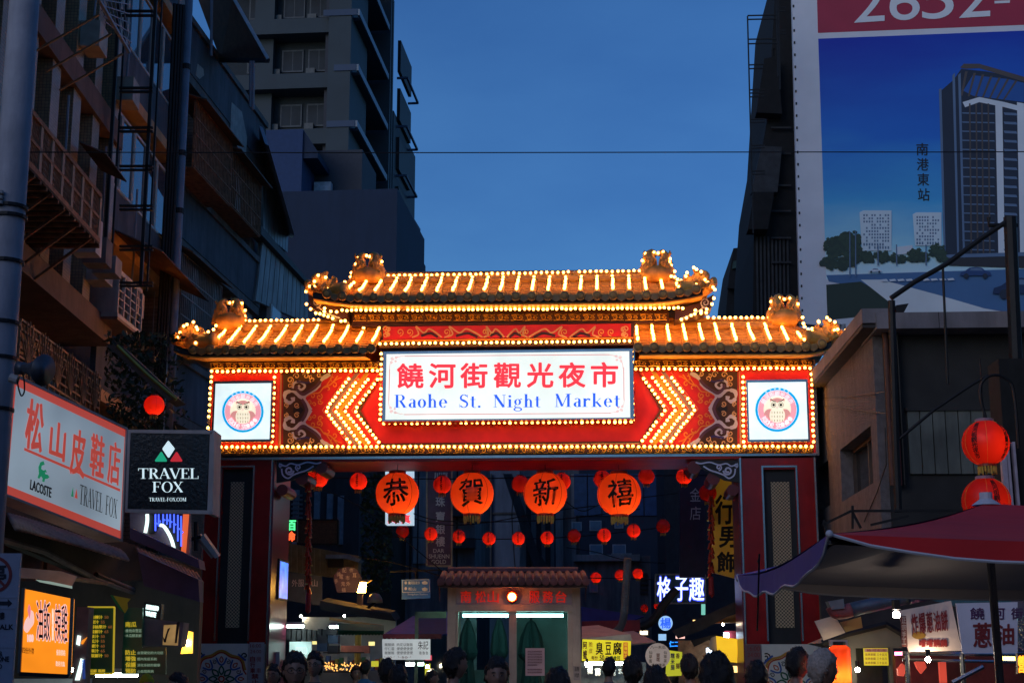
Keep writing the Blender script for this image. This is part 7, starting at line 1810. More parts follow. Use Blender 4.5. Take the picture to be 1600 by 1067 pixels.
kl = MB().ball(K.at(800, 932, -.05), .055, 12, 8).build('signal_lamp', lit('signal_orange', (1, .20, .03), 60), K)
MB().lathe([(.085, .05), (.085, .0), (.07, -.03)], tuple(K.at(800, 932, -.02)), 16, 'y').build('lamp_ring', mat('lamp_red_ring', (.6, .05, .02), .4), K)
KT = lit('booth_tube', (.45, 1.0, .95), 26)
for x0, x1 in ((723, 794), (807, 880)):
    a, b = K.at(x0, 961, .12), K.at(x1, 961, .12); MB().tube([(a.x, .16, a.z), (b.x, .16, b.z)], .022, 8).build('tube_lamp', KT, K)
# roof of the booth
KTI = mat('red_brown_roof_tile', (.20, .055, .045), .6, 0, .3, 6, .3)
MB().slab([K.at(x, y, d) for x, y, d in ((684, 908, -.35), (918, 908, -.35), (905, 894, .9), (697, 894, .9))], (0, 0, -.06)).build('roof_slope', KTI, K)
MB().slab([K.at(x, y, -.36) for x, y in ((686, 909), (917, 909), (917, 917), (686, 917))], (0, .1, 0)).build('eave_board', mat('dark_brown_board', (.07, .035, .03), .7), K)
for i in range(19):
    x = 689 + i * 12.6
    p0_ = K.at(x, 908, -.4); p1_ = K.at(x * .95 + 40, 895, .9); MB().tube([p0_, p1_], .045, 8).build('roof_tile_rib', KTI, K, smooth=True)
    MB().lathe([(0, -.02), (.055, -.015), (.055, .02)], tuple(p0_), 10, 'y').build('tile_end', KTI, K)
MB().tube([K.at(700, 893, .9), K.at(903, 893, .9)], .07, 8).build('ridge', KTI, K)
for s, x in ((-1, 684), (1, 918)): MB().slab([K.at(x, 908, -.35), K.at(x + s * -4, 898, .2), K.at(x - s * 3, 940, -.3), K.at(x - s * 2, 925, .3)], (0, .05, 0)).build('gable_board', mat('dark_brown_board', (.07, .035, .03)), K)
for i in range(5): MB().tube([K.at(755 + i * 35, 896, .9), K.at(758 + i * 35, 886, .95), K.at(766 + i * 35, 889, 1.0)], .008, 4).build('roof_wire', IRON, K)
nt_ = kb('pink_notice', mat('pink_paper', (.62, .40, .42), .7, 0, .05), 821, 1012, 851, 1055, .035, .04)
for i in range(8): txt(K, '請勿在此停放車輛謝謝', mat('notice_ink', (.12, .03, .04)), 824.5, 1016 + i * 4.2 + (3 if i > 5 else 0), 847 - (i == 5) * 8, 1018.6 + i * 4.2 + (3 if i > 5 else 0), .032, parent=nt_)
st_ = kb('side_sticker', mat('dim_sticker', (.3, .25, .25), .6), 896, 1040, 906, 1062, -.006, -.001); txt(K, '請', ink, 898, 1041, 905, 1048, -.01, parent=st_); txt(K, '噤', ink, 898, 1051, 905, 1058, -.01, parent=st_)
# folded parasols inside the booth
def folded(px, ytop, w_, D, label):
    t = T('folded_parasol', label, 'parasol', px, D, 0, group='folded dark parasols inside the booth')
    x = t.at(px, 1000).x; zt = t.at(px, ytop).z; s = w_ / 2350 * D / 2
    prof = [(.001, zt), (s * .3, zt - .05), (s * .75, zt - .25), (s * .95, zt - .5), (s * .8, zt - .56), (s * .55, zt - .6), (s * .8, zt - 1.0), (s * 1.0, zt - 1.5), (s * .9, .5), (s * .3, .45)]
    MB().lathe(prof[::-1], (x, 0, 0), 24, 'z', lobes=8, amp=.22).build('canopy', mat('dark_green_canvas', (.008, .022, .024), .8, 0, .2, 5, .2), t)
    MB().tube([(x, 0, 0), (x, 0, zt + .05)], .02, 8).build('pole', IRON, t)
folded(731, 965, 32, 22.3, 'folded dark green parasol at the left end of the booth window'); folded(780, 964, 30, 22.4, 'folded dark green parasol left of the booth mullion'); folded(830, 967, 44, 22.6, 'folded dark green parasol behind the pink notice')
BH_ = T('glass_screen', 'green-framed glass screen standing left of the booth', 'screen', 675, 22, -1)
a, b = BH_.at(648, 1000).x, BH_.at(653, 1000).x; MB().box(a, b, 0, .06, 0, BH_.at(650, 955).z).build('post', mat('green_frame', (.12, .17, .10), .5), BH_)
MB().box(a, BH_.at(697, 960).x, 0, .06, BH_.at(660, 965).z, BH_.at(660, 955.2).z + .002).build('rail', MATS['green_frame'], BH_)
MB().box(b, BH_.at(697, 960).x, .02, .026, .3, BH_.at(660, 965).z).build('glass_pane', glass('screen_glass', (.7, .8, .75)), BH_)

# ================================================================== awnings, tents, stalls beyond the gate
BT_ = mat('blue_tent_cloth', (.02, .03, .25), .7, 0, .2); RTc = mat('dark_red_tent_cloth', (.22, .02, .03), .7, 0, .2)
def tent(name, label, pts, D, m, val=None, valm=None, cat='tent'):
    t = T(name, label, cat, sum(p[0] for p in pts) / len(pts), D, 0, py=max(p[1] for p in pts))
    MB().slab([t.at(p[0], p[1], p[2] if len(p) > 2 else 0) for p in pts], (0, .02, -.02)).build('roof_cloth', m, t)
    if val:
        x0, x1, y0, y1 = val; n = 14
        for i in range(n):
            a, b = x0 + (x1 - x0) * i / n, x0 + (x1 - x0) * (i + 1) / n
            MB().slab([t.at(a, y0, -.02), t.at(b, y0, -.02), t.at(b, y1 - 1.5, -.02), t.at((a + b) / 2, y1, -.02), t.at(a, y1 - 1.5, -.02)], (0, .01, 0)).build('valance_scallop', valm or m, t)
    return t
tent('tent_roof', 'blue tent roof just right of the booth', [(908, 947, 0), (1006, 962, 0), (985, 970, 0), (909, 975, 0)], 30, BT_)
tent('tent_roof', 'dark red tent edge under the blue tent right of the booth', [(909, 970, 0), (1000, 968, 0), (1000, 985, 0), (909, 985, 0)], 29, RTc)
tent('tent_roof', 'blue tent roof left of the booth with red valance', [(645, 962, 2), (600, 990, 0), (700, 990, 0), (700, 955, 2)], 23, BT_, (598, 690, 990, 998), RTc)
tent('awning', 'green awning with scalloped edge under the street floodlight', [(528, 973, 0), (600, 976, 0), (600, 985, -.5), (528, 984, -.5)], 26, mat('green_awning_cloth', (.03, .16, .09), .7), (528, 600, 984, 992))
UMB = mat('cream_canvas', (.48, .36, .32), .8, 0, .15)
tent('stall_umbrella', 'cream stall umbrella over the yellow banner', [(909, 978, 1.2), (935, 976, 1.2), (985, 990, 0), (988, 1000, 0), (909, 997, 0)], 24, UMB, cat='parasol')
tent('stall_umbrella', 'second cream umbrella right of the exhaust hose', [(968, 987, 1), (990, 985, 1), (1025, 1002, 0), (985, 1006, 0)], 25, UMB, cat='parasol')
def hose(label, pts, D, r, rib=True, m=None):
    t = T('exhaust_hose', label, 'hose', pts[0][0], D, 0, py=max(p[1] for p in pts))
    P = [t.at(x, y) for x, y in smooth(pts, 12)]
    rs = [r * (1 if i % 2 else .88) for i in range(len(P))] if rib else r
    P2 = []
    for i in range(len(P) - 1): P2 += [P[i], P[i].lerp(P[i + 1], .5)]
    P2.append(P[-1])
    MB().tube(P2, [r * (1 if i % 2 else .86) for i in range(len(P2))] if rib else r, 12).build('hose_tube', m or mat('grey_hose', (.12, .12, .13), .5), t)
    return t
hose('upright ribbed grey exhaust hose rising behind the yellow banner', [(960, 988), (970, 978), (975, 960), (977, 930), (979, 900), (981, 872)], 25, .065)
hose('thick black pipe slanting up across the neon sign', [(1000, 980), (1020, 968), (1040, 940), (1057, 920)], 30, .085, False, IRON)
# floodlight
FLD = T('street_floodlight', 'glowing orange floodlight with its hood turned down the street', 'floodlight', 567, 29, 0, py=930)
MB().slab([FLD.at(x, y) for x, y in ((563, 908), (572, 907), (570, 925), (558, 925))], (0, .12, 0)).build('lamp_glass', lit('floodlight_orange', (1, .50, .08), 90), FLD)
MB().slab([FLD.at(x, y, -.1) for x, y in ((561, 905), (580, 905), (574, 909), (562, 909))], (0, .3, 0)).build('hood', mat('floodlight_hood', (.4, .25, .1), .5), FLD)
MB().tube([FLD.at(563, 926), FLD.at(562, 955)], .06, 8).build('stand', mat('floodlight_hood', (.4, .25, .1)), FLD)
FD2 = T('floodlight', 'unlit dome-shaped lamp head right of the orange floodlight', 'floodlight', 585, 28.5, 0, py=955)
MB().lathe([(.001, .14), (.08, .12), (.13, .05), (.15, -.04)], tuple(FD2.at(586, 938)), 16).build('dome', mat('dome_grey', (.3, .24, .15), .5), FD2, smooth=True); MB().tube([FD2.at(586, 940), FD2.at(574, 950), FD2.at(570, 958)], .03, 6).build('arm', IRON, FD2)
RP = T('awning_roof', 'dark torn awning roof with lit underside beneath the floodlight', 'awning', 560, 28, 0, py=975)
MB().slab([RP.at(x, y) for x, y in ((500, 938), (560, 950), (610, 958), (618, 970), (560, 962), (500, 952))], (0, 1.2, .1)).build('roof_sheet', mat('black_canopy_felt', (.018, .015, .015)), RP)
MB().tube([RP.at(515, 966, -.1), RP.at(552, 972, -.1), RP.at(598, 978, -.1)], .03, 6).build('roof_pole', mat('timber_pole', (.4, .22, .08), .6), RP)
MB().tube([RP.at(560, 978, .1), RP.at(558, 1060, .1)], .06, 8).build('post', mat('yellow_post', (.5, .3, .04), .5), RP)
# left stall glow
tube_light(515, 532, 979, 27, 'short white tube lamp in the stall left beyond the gate'); tube_light(448, 475, 978, 27.5, 'white tube lamp right behind the left pillar')
tube_light(575, 590, 966, 30, 'tube lamp under the torn awning beneath the floodlight'); tube_light(914, 980, 1036, 22.6, 'white tube lamp under the yellow stall banner'); tube_light(634, 662, 1037, 22.6, 'white tube lamp under the menu banner left of the booth')
LST = T('market_stall', 'brightly lit stall with hanging bags and a white counter board left beyond the gate', 'stall', 500, 27.5, -3.5)
MB().box(LST.at(445, 1000).x, LST.at(600, 1000).x, 1.5, 1.6, 0, LST.at(500, 960).z).build('rear_wall', mat('stall_grey_wall', (.55, .56, .52), .7, 0, .3, 3, .2), LST)
LST.pbox('lit_counter_board', lit('lit_pale_board', (.6, .85, .8), .55, .2), 452, 1002, 486, 1030, .2, .25)
LST.pbox('lit_counter_board', lit('lit_pale_board2', (.7, .95, .9), .9, .2), 462, 1010, 478, 1022, .1, .15)
for i in range(9):
    x = 448 + i * 8; LST.pbox('hanging_bag', mat('dark_bag', (.02, .025, .03), .6, 0, .4), x, 982 + (i % 3), x + 6, 999 + (i % 2) * 2, .3, .5)
for i, (x, y) in enumerate(((495, 992), (495, 1004), (510, 978), (512, 992), (512, 1008))): LST.pbox('hanging_bag', mat('dark_bag%d' % (i % 2), ((.02, .022, .03), (.03, .06, .12))[i % 2], .6), x, y, x + 16, y + 13, -.1, .1)
LST.pbox('red_crate', mat('salmon_board', (.55, .16, .10), .6), 532, 1008, 577, 1020, .0, .1)
LST.pbox('yellow_label', lit('lit_yellow_label', (.75, .7, .05), .6), 580, 1032, 591, 1041, .0, .05)
gl_ = MB()
for i in range(90): p = LST.at(rnd.uniform(506, 566), 1036 + 10 * rnd.random() + 2 * math.sin(i), -.3); gl_.ball(p, .012, 5, 3)
gl_.build('goods_sparkle', lit('gold_sparkle_glow', (1, .5, .12), 1.8), LST, kind='stuff')  # sparkle on the goods drawn as self-lit beads
for y in (1018, 1036, 1048): LST.pbox('shelf_rail', IRON, 505, y, 568, y + 2, -.25, -.2)
# right stall glow beyond the gate
for i in range(22): x = 446 + i * 7; LST.pbox('shelf_goods', mat('goods_%d' % (i % 5), ((.5, .1, .05), (.5, .4, .1), (.1, .3, .15), (.6, .55, .5), (.1, .15, .35))[i % 5], .5), x, 1024 + (i * 7) % 9, x + 5.5, 1042 + (i * 5) % 6, .9, 1.1)
for i in range(5): LST.pbox('glow_card', lit('lit_card_%d' % (i % 2), ((1, .85, .3), (.8, .95, 1))[i % 2], 1.1), 488 + i * 22, 1000 + (i * 11) % 14, 497 + i * 22, 1006 + (i * 11) % 14, .7, .75)  # self-lit cards added for more glow in the stall
RST = T('market_stall', 'warm-lit stall with slatted awning right beyond the gate', 'stall', 1120, 28, -3.5)
WDN = mat('amber_lit_wood', (.5, .26, .07), .6, 0, .25, 6, .2)
for i in range(7): MB().slab([RST.at(x, y, -.05 * i) for x, y in ((1090, 978 - i * 1.0), (1152, 958 + i * 2), (1152, 960 + i * 2), (1090, 980 - i))], (0, .3, 0)).build('awning_slat', WDN, RST)
MB().slab([RST.at(x, y, -.6) for x, y in ((1050, 985), (1100, 962), (1152, 938), (1152, 955), (1095, 985), (1060, 997))], (0, .1, 0)).build('awning_cloth', mat('dark_awning_cloth', (.05, .04, .035), .8, 0, .3), RST)
MB().slab([RST.at(x, y, -.4) for x, y in ((1080, 1000), (1120, 990), (1115, 996), (1085, 1010))], (0, .1, 0)).build('awning_cloth', mat('dark_awning_cloth', (.05, .04, .035)), RST)
RST.pbox('shelf_wall', mat('stall_warm_wall', (.35, .18, .08), .7, 0, .4, 8, .3), 1060, 1000, 1156, 1070, .6, .7)
for x, y in ((1104, 1012), (1131, 988)): RST.pbox('blue_white_lamp', lit('stall_lamp_cool', (.6, .8, 1), 12), x, y, x + 8, y + 9, .2, .25)
RST.pbox('red_cloth', mat('pinkish_red_cloth', (.4, .04, .06), .7), 1132, 985, 1152, 1000, .3, .35)
ST2 = T('market_stall', 'bright food stall kitchen under the yellow banner', 'stall', 945, 23.5, 0)
ST2.pbox('rear_wall', mat('stall_white_wall', (.4, .42, .4), .6, 0, .4, 6, .3), 905, 1034, 1010, 1090, .8, .9)
for i in range(6): ST2.pbox('hanging_pan', CHROME, 918 + i * 12, 1040 + (i % 3) * 4, 926 + i * 12, 1052 + (i % 2) * 3, .3, .35)

# ================================================================== firecracker garlands
def crackers(px, y0, y1, D, label, m2=None):
    t = T('firecracker_garland', label, 'garland', px, D, 0, py=y1, group='red firecracker garlands under the beam')
    t0 = t.at(px, y0); t1 = t.at(px, y1); MB().tube([t0, t1], .01, 4).build('cord', IRON, t)
    n = int((y1 - y0) / 7)
    for i in range(n):
        f = i / n; c = t0.lerp(t1, f)
        for k in range(3):
            a = rnd.uniform(0, 6.28); d = Vector((math.cos(a) * .05, math.sin(a) * .05, 0))
            MB().tube([c + d * .3, c + d + Vector((0, 0, -.11))], .022, 6).build('cracker', mat('foil_red', (.5, .05, .02), .3, .4, .2), t)
        if i % 2 == 0: MB().lathe([(.024, -.01), (.024, .01)], tuple(c + Vector((d.x, d.y, -.1))), 6).build('gold_band', GOLD, t)
    MB().lathe([(.001, -.35), (.05, -.3), (.04, .0), (.02, .02)], tuple(t1 + Vector((0, 0, -.02))), 8).build('tassel', mat('tassel_red', (.35, .02, .02), .7), t)
crackers(482, 745, 925, 26.5, 'red and gold firecracker garland hanging below the left bracket'); crackers(1111, 775, 900, 26.5, 'red and gold firecracker garland hanging below the right bracket')

# ================================================================== parasol in front right
PR_ = TW('market_parasol', 'large open parasol with red front and purple side panel over the right stalls', 'parasol', (2.30, 7.1, 0), 0)
RC = mat('crimson_canvas', (.66, .018, .022), .75, 0, .12, 2, .3); PC = mat('purple_canvas', (.10, .08, .38), .75, 0, .15, 2, .3); GC = mat('grey_canvas_underside', (.55, .48, .46), .8, 0, .1, 2, .2)
PIP = mat('white_piping', (.65, .62, .65), .6, 0, .05)
pl_ = lambda px, py, D: PR_.loc(world(px, py, D))
NL, FL_, AP = pl_(1295, 834, 5.4), pl_(1152, 898, 8.7), pl_(1541, 786, 7.1)
NR_ = Vector((3.35 - 2.30 + 1.3, NL.y - .15, NL.z)); FR_ = Vector((NR_.x, FL_.y, FL_.z))
def panel(a, b, c, m, name, sag=.05, n=10):
    """cloth triangle apex c, edge a-b, sagging a little"""
    o = MB()
    for i in range(n + 1):
        for j in range(n + 1):
            u, v = i / n, j / n; e = a.lerp(b, u); p = c.lerp(e, v)
            p = p + Vector((0, 0, -sag * math.sin(PI * u) * v * 1.0 - sag * .6 * math.sin(PI * v)))
            o.v.append(tuple(p))
    for i in range(n):
        for j in range(n): q = i * (n + 1) + j; o.f.append((q, q + 1, q + n + 2, q + n + 1))
    k = len(o.v); o.v += [(x, y, z - .012) for x, y, z in o.v]; o.f += [tuple(k + i for i in f)[::-1] for f in o.f]
    return o.build(name, m, PR_, smooth=True)
panel(NL, NR_, AP, RC, 'red_panel', .05); panel(FL_, NL, AP, PC, 'purple_panel', .04); panel(NR_, FR_, AP, PC, 'side_panel'); panel(FR_, FL_, AP, RC, 'rear_panel')
# grey lining under the cloth
for a, b in ((NL, NR_), (FL_, NL), (NR_, FR_), (FR_, FL_)):
    dn = Vector((0, 0, -.03)); panel(a.lerp(AP, .02) + dn, b.lerp(AP, .02) + dn, AP + dn * 1.5, GC, 'lining', .05)
def valance(a, b, m, name, drop, n=24, bow=0):
    o = MB(); lo = []
    for i in range(n + 1):
        u = i / n; t_ = a.lerp(b, u) + Vector((0, 0, -.05 * math.sin(PI * u))); d = drop * min(1, 7 * u) ** .6 * min(1, 7 * (1 - u)) ** .6
        q = t_ + Vector((0, 0, -d - .012 * math.sin(9 * u * PI) * (1 if bow else .0))); o.v += [tuple(t_), tuple(q), tuple(t_ + Vector((.008, .008, 0))), tuple(q + Vector((.008, .008, 0)))]; lo.append(q)
    for i in range(n): k = 4 * i; o.f += [(k, k + 1, k + 5, k + 4), (k + 2, k + 6, k + 7, k + 3)]
    o.build(name, m, PR_, smooth=True); MB().tube(lo, .006, 5).build('piping', PIP, PR_)
valance(NL, NR_, RC, 'red_valance', .075); valance(FL_, NL, PC, 'purple_valance', .10, bow=1); valance(FR_, FL_, GC, 'rear_valance', .09); valance(NR_, FR_, PC, 'side_valance', .1)
MB().tube([AP + Vector((0, 0, -.05)), AP + Vector((0, 0, .05))], .03, 10).build('finial', PIP, PR_); MB().lathe([(.07, 0), (.03, .03)], tuple(AP + Vector((0, 0, -.01))), 12).build('cap_collar', PIP, PR_)
pb = PR_.loc(world(1545, 960, 7.1)); MB().tube([(AP.x, AP.y, AP.z - .06), (AP.x + .03, AP.y, -0.0)], .019, 10).build('pole', CHROME, PR_, smooth=True)
for q in (NL, NR_, FR_, FL_): MB().tube([AP + Vector((0, 0, -.09)), q + Vector((0, 0, -.03))], .009, 5).build('rib', CHROME, PR_)
MB().ball(NL + Vector((-.0, -.01, .0)), .014, 8, 6).build('rib_tip', PIP, PR_)
MB().tube([FL_.lerp(NL, .32) + Vector((0, 0, .02)), FL_.lerp(NL, .42) + Vector((-.03, 0, .04)), FL_.lerp(NL, .3) + Vector((0, 0, -.2)), FL_.lerp(NL, .28) + Vector((0, 0, -.32))], .005, 5).build('tie_cord', IRON, PR_)

# ================================================================== right-hand stalls under the parasol
HO = T('grill_canopy', 'dark metal gabled canopy of a grill stall with a tape-yellow menu', 'stall', 1370, 14, -2)
CMT = mat('greenish_dark_metal', (.13, .14, .11), .5, .3, .2, 3, .2)
MB().slab([HO.at(x, y) for x, y in ((1285, 1004), (1320, 990), (1384, 976), (1405, 988), (1410, 1012), (1320, 1012))], (0, .9, 0)).build('canopy_hood', CMT, HO)
MB().tube([HO.at(1285, 1004, -.02), HO.at(1322, 990, -.02), HO.at(1384, 975, -.02), HO.at(1410, 990, -.02)], .03, 5).build('hood_edge', IRON, HO)
for x0, x1 in ((1330, 1338), (1389, 1397)): a, b = HO.at(x0, 1040).x, HO.at(x1, 1040).x; MB().box(a, b, .0, .06, 0, HO.at(1350, 1012).z).build('post', CMT, HO)
MB().box(HO.at(1338, 1040).x, HO.at(1389, 1040).x, .3, .35, 0, HO.at(1350, 1012).z).build('rear_panel', BLACK, HO)
ym = HO.pbox('yellow_menu', lit('lit_tape_yellow', (.72, .62, .03), .45), 1350, 1012, 1388, 1039, -.03, -.01)
for i in range(3): txt(HO, '炭烤香腸 三十五元', NR, 1352, 1020 + i * 6.5, 1386, 1024 + i * 6.5, -.033, parent=ym)
HO.pbox('menu_heading', mat('pale_pink_strip', (.5, .3, .25), .6), 1351, 1013, 1387, 1018, -.036, -.031); txt(HO, '饒河老店', NR, 1354, 1013.5, 1384, 1017.5, -.038, parent=ym)
# drum lantern
DL = TW('drum_lantern', 'tall glowing orange cylindrical lantern beside the grey-haired man', 'lantern', world(1313, 1045, 12.5), 0)
r = 16.5 / 2350 * 12.5
b = MB().lathe([(r * .6, .19)] + [(r * (.97 + .03 * (i % 2)), .17 - i * .017) for i in range(21)] + [(r * .6, -.19)], (0, 0, 0), 20); me = b.build('skin', PAPER['hot'], DL, smooth=True)
MB().ball((0, 0, -.05), .03, 8, 6).build('bulb', lit('drum_bulb', (1, .5, .16), 110), DL); MB().lathe([(r * .6, .19), (r * .6, .22)], (0, 0, 0), 16).build('top_cap', BLACK, DL)
tube_light(1296, 1324, 1013, 13.2, 'short warm lamp above the tall orange lantern', .012, lit('warm_tube', (1, .75, .45), 30))
tube_light(1396, 1405, 960, 7.9, 'small white lamp between blue duct and slanted banner', .014, lit('bright_lamp', (1, .88, .75), 70))
# banners
S1_ = sign('slanted_banner', 'dull cream slanted banner with red brush characters over the right stall', [(1404, 954), (1486, 938), (1503, 1016), (1420, 1018)], 12.5, mat('dull_cream_banner', (.70, .56, .50), .7, 0, .15, 3, .2), .03, cat='banner')
for i, c in enumerate('炸爆蔥油餅'): quad_text(S1_, c, NR, ((1423 + i * 11.5, 959 - i * 1.2), (1433 + i * 11.5, 957.5 - i * 1.2), (1436 + i * 11.5, 989 - i * 1.2), (1426 + i * 11.5, 990 - i * 1.2)), -.006, bold=.03, brush=.04)
S1_.pbox('brown_side_strip', mat('brick_strip', (.20, .06, .05), .7), 1408, 962, 1417, 1010, -.004, -.002)
for i, c in enumerate('正宗手工'): txt(S1_, c, MATS['dull_cream_banner'], 1409, 964 + i * 11, 1416, 973 + i * 11, -.008)
txt(S1_, '嚐嚐饒饒', NR, 1437, 998, 1480, 1010, -.006, bold=.04); MB().slab([S1_.at(x, y, -.004) for x, y in [(1436 + 11 * math.cos(a), 992 + 6 * math.sin(a)) for a in [2 * PI * i / 16 for i in range(16)]]], (0, .002, 0)).build('ochre_oval', mat('ochre_print', (.35, .18, .02)), S1_)
S2_ = sign('white_banner', 'pale violet-white banner with 饒河 in purple and large red characters at right', [(1494, 942), (1590, 940), (1590, 1020), (1504, 1020)], 12.0, mat('pale_violet_banner', (.78, .72, .80), .7, 0, .1, 3, .1), .03, cat='banner')
VI = mat('purple_print', (.10, .02, .10), .6)
txt(S2_, '饒', VI, 1516, 949, 1538, 967, -.006, bold=.012); txt(S2_, '河', VI, 1550, 949, 1570, 967, -.006, bold=.012); txt(S2_, '街', VI, 1580, 949, 1598, 967, -.006, bold=.012)
txt(S2_, '蔥', NR, 1521, 973, 1549, 1010, -.006, bold=.03, brush=.02); txt(S2_, '油', NR, 1558, 975, 1584, 1006, -.006, bold=.03, brush=.02)
# counter frame below banners
CF = T('grill_stall', 'steel pipe frame with glowing red interior under the two banners', 'stall', 1480, 12.6, 0)
for x in (1418, 1504): p = CF.at(x, 1040); MB().tube([(p.x, 0, 0), (p.x, 0, CF.at(x, 1018).z)], .022, 8).build('post', CHROME, CF)
MB().tube([CF.at(1410, 1030), CF.at(1600, 1034)], .014, 6).build('rail', CHROME, CF); MB().tube([CF.at(1410, 1020), CF.at(1600, 1022)], .02, 6).build('rail', CHROME, CF)
CF.pbox('rear_wall', mat('dark_red_stall_wall', (.12, .015, .015), .6, 0, .4, 6, .3), 1400, 1022, 1600, 1085, 1.2, 1.3)
CF.pbox('pink_tube', lit('pink_tube', (1, .12, .3), 12), 1400, 1018, 1416, 1023, .8, .85); CF.pbox('yellow_lamp_box', lit('lit_yellow_lamp', (1, .65, .1), 14), 1573, 1024, 1586, 1034, .3, .4)
for pts in ([(1403, 1045), (1410, 1036), (1418, 1042), (1412, 1056), (1404, 1055)], [(1430, 1034), (1444, 1030), (1448, 1042), (1440, 1052), (1434, 1044)], [(1468, 1034), (1478, 1033), (1480, 1066), (1470, 1066)]):
    MB().slab([CF.at(x, y, .6) for x, y in pts], (0, .05, 0)).build('red_lit_cutout', lit('dull_red_light', (.9, .10, .06), .5), CF)
MB().tube([CF.at(1488, 1066, -.1), CF.at(1536, 1041, -.1)], .02, 6).build('brace', CHROME, CF)
LR = sign('led_sign', 'red and yellow LED sign glowing at the right border', [(1590, 1020), (1612, 1018), (1612, 1055), (1590, 1052)], 11.5, BLACK, .05)
quad_text(LR, '營', lit('led_red_yellow', (1, .35, .02), 2.2), ((1591, 1024), (1601, 1024), (1601, 1050), (1591, 1050)), -.006, bold=.06)
LSP = T('glitter_column', 'column of glittering clear beads above the LED sign at the right border', 'decoration', 1590, 12, 0, py=1020)
q = MB()
for i in range(140): p = LSP.at(rnd.uniform(1582, 1600), rnd.uniform(962, 1018), rnd.uniform(0, .1)); q.ball(p, .008, 5, 3)
q.build('beads', mat('clear_beads', (.6, .6, .55), .1, .6), LSP, kind='stuff')
# duct and hanging boards
DU = T('blue_duct', 'battered blue exhaust duct with turned-down end above the grill canopy', 'duct', 1400, 13.2, -2, py=965)
DB = mat('blue_duct_paint', (.09, .14, .21), .5, .3, .2, 4, .3, stain=.3)
P = [DU.at(x, y) for x, y in ((1330, 952), (1370, 943), (1410, 934), (1418, 932))]; MB().tube(P, .062, 14).build('duct_run', DB, DU, smooth=True)
P = [DU.at(x, y) for x, y in ((1419, 931), (1450, 925), (1505, 921))]; MB().tube(P, .072, 14).build('duct_run', mat('blue_plastic_wrap', (.03, .06, .14), .3, 0, .4, 8, .5), DU, smooth=True)
MB().tube([DU.at(*q) for q in smooth([(1330, 952), (1316, 956), (1306, 955), (1300, 946)])], [.062] * 13 + [.062] * 6, 14).build('duct_elbow', mat('duct_red_end', (.22, .06, .06), .6, 0, .5, 6, .3), DU, smooth=True)
MB().slab([DU.at(x, y, -.08) for x, y in ((1294, 939), (1318, 935), (1320, 950), (1300, 952))], (0, .16, 0)).build('duct_mouth', mat('duct_grey_lip', (.2, .22, .23), .6), DU)
TQ = T('teal_tarpaulin', 'dull teal tarpaulin behind the duct and banners', 'tarpaulin', 1500, 14.5, 0, py=960)
MB().slab([TQ.at(x, y) for x, y in ((1400, 914), (1580, 912), (1580, 945), (1505, 950), (1408, 925))], (0, .02, 0)).build('sheet', mat('teal_tarpaulin', (.05, .14, .17), .6, 0, .2), TQ)
for lab, pts, m, D in (('tilted blank white board propped under the duct end', [(1273, 970), (1304, 961), (1321, 988), (1287, 1000)], mat('warm_white_board', (.5, .42, .36), .6, 0, .1), 13.4), ('small yellowish board beside the tilted white one', [(1313, 972), (1345, 963), (1348, 980), (1322, 987)], mat('yellowish_board', (.42, .28, .10), .6, 0, .1), 13.5)):
    sign('hanging_board', lab, pts, D, m, .02, cat='board')
DSH = T('dark_stall_back', 'dark stall back wall under the canopy behind the boards', 'stall', 1350, 16.5, -2)
MB().box(DSH.at(1283, 960).x, DSH.at(1580, 960).x, 0, .1, 0, DSH.at(1400, 895).z).build('wall', mat('dark_stall_wall', (.04, .03, .03), .8, 0, .3), DSH)
# ================================================================== people
SKIN = {'a': (.42, .24, .16), 'b': (.34, .18, .12), 'c': (.30, .16, .11)}
def head_pt(a, b):
    """a polar from crown, b azimuth (0 = face, -y)"""
    x = math.sin(a) * math.sin(b); y = -math.sin(a) * math.cos(b); z = math.cos(a)
    X, Y, Z = x * .076, y * .094, z * .118
    if z < .05:
        t = (.05 - z); X *= 1 - .36 * t * t - .06 * t; Y *= 1 - .22 * t if y < 0 else 1 - .30 * t
        if y < 0: Y -= .006 * t
    if y < 0:
        f = -y
        def bump(cx_, cz, s, h): return h * math.exp(-((X - cx_) ** 2 + (Z - cz) ** 2) / (s * s))
        Y -= bump(0, -.018, .013, .020) + bump(0, .0, .009, .010) + bump(0, -.055, .018, .006) + bump(0, -.095, .02, .006) + bump(.0, .035, .05, .003)
        Y += bump(.030, .008, .016, .010) + bump(-.030, .008, .016, .010)
    return Vector((X, Y, Z))
def sphere_like(fn, na, nb):
    o = MB(); o.v.append(tuple(fn(0.0001, 0)))
    for i in range(1, na):
        for j in range(nb): o.v.append(tuple(fn(PI * i / na, 2 * PI * j / nb)))
    o.v.append(tuple(fn(PI - .0001, 0)))
    for j in range(nb): o.f.append((0, 1 + j, 1 + (j + 1) % nb))
    for i in range(na - 2):
        k = 1 + i * nb
        for j in range(nb): o.f.append((k + j, k + nb + j, k + nb + (j + 1) % nb, k + (j + 1) % nb))
    e = len(o.v) - 1; k = 1 + (na - 2) * nb
    for j in range(nb): o.f.append((e, k + (j + 1) % nb, k + j))
    return o
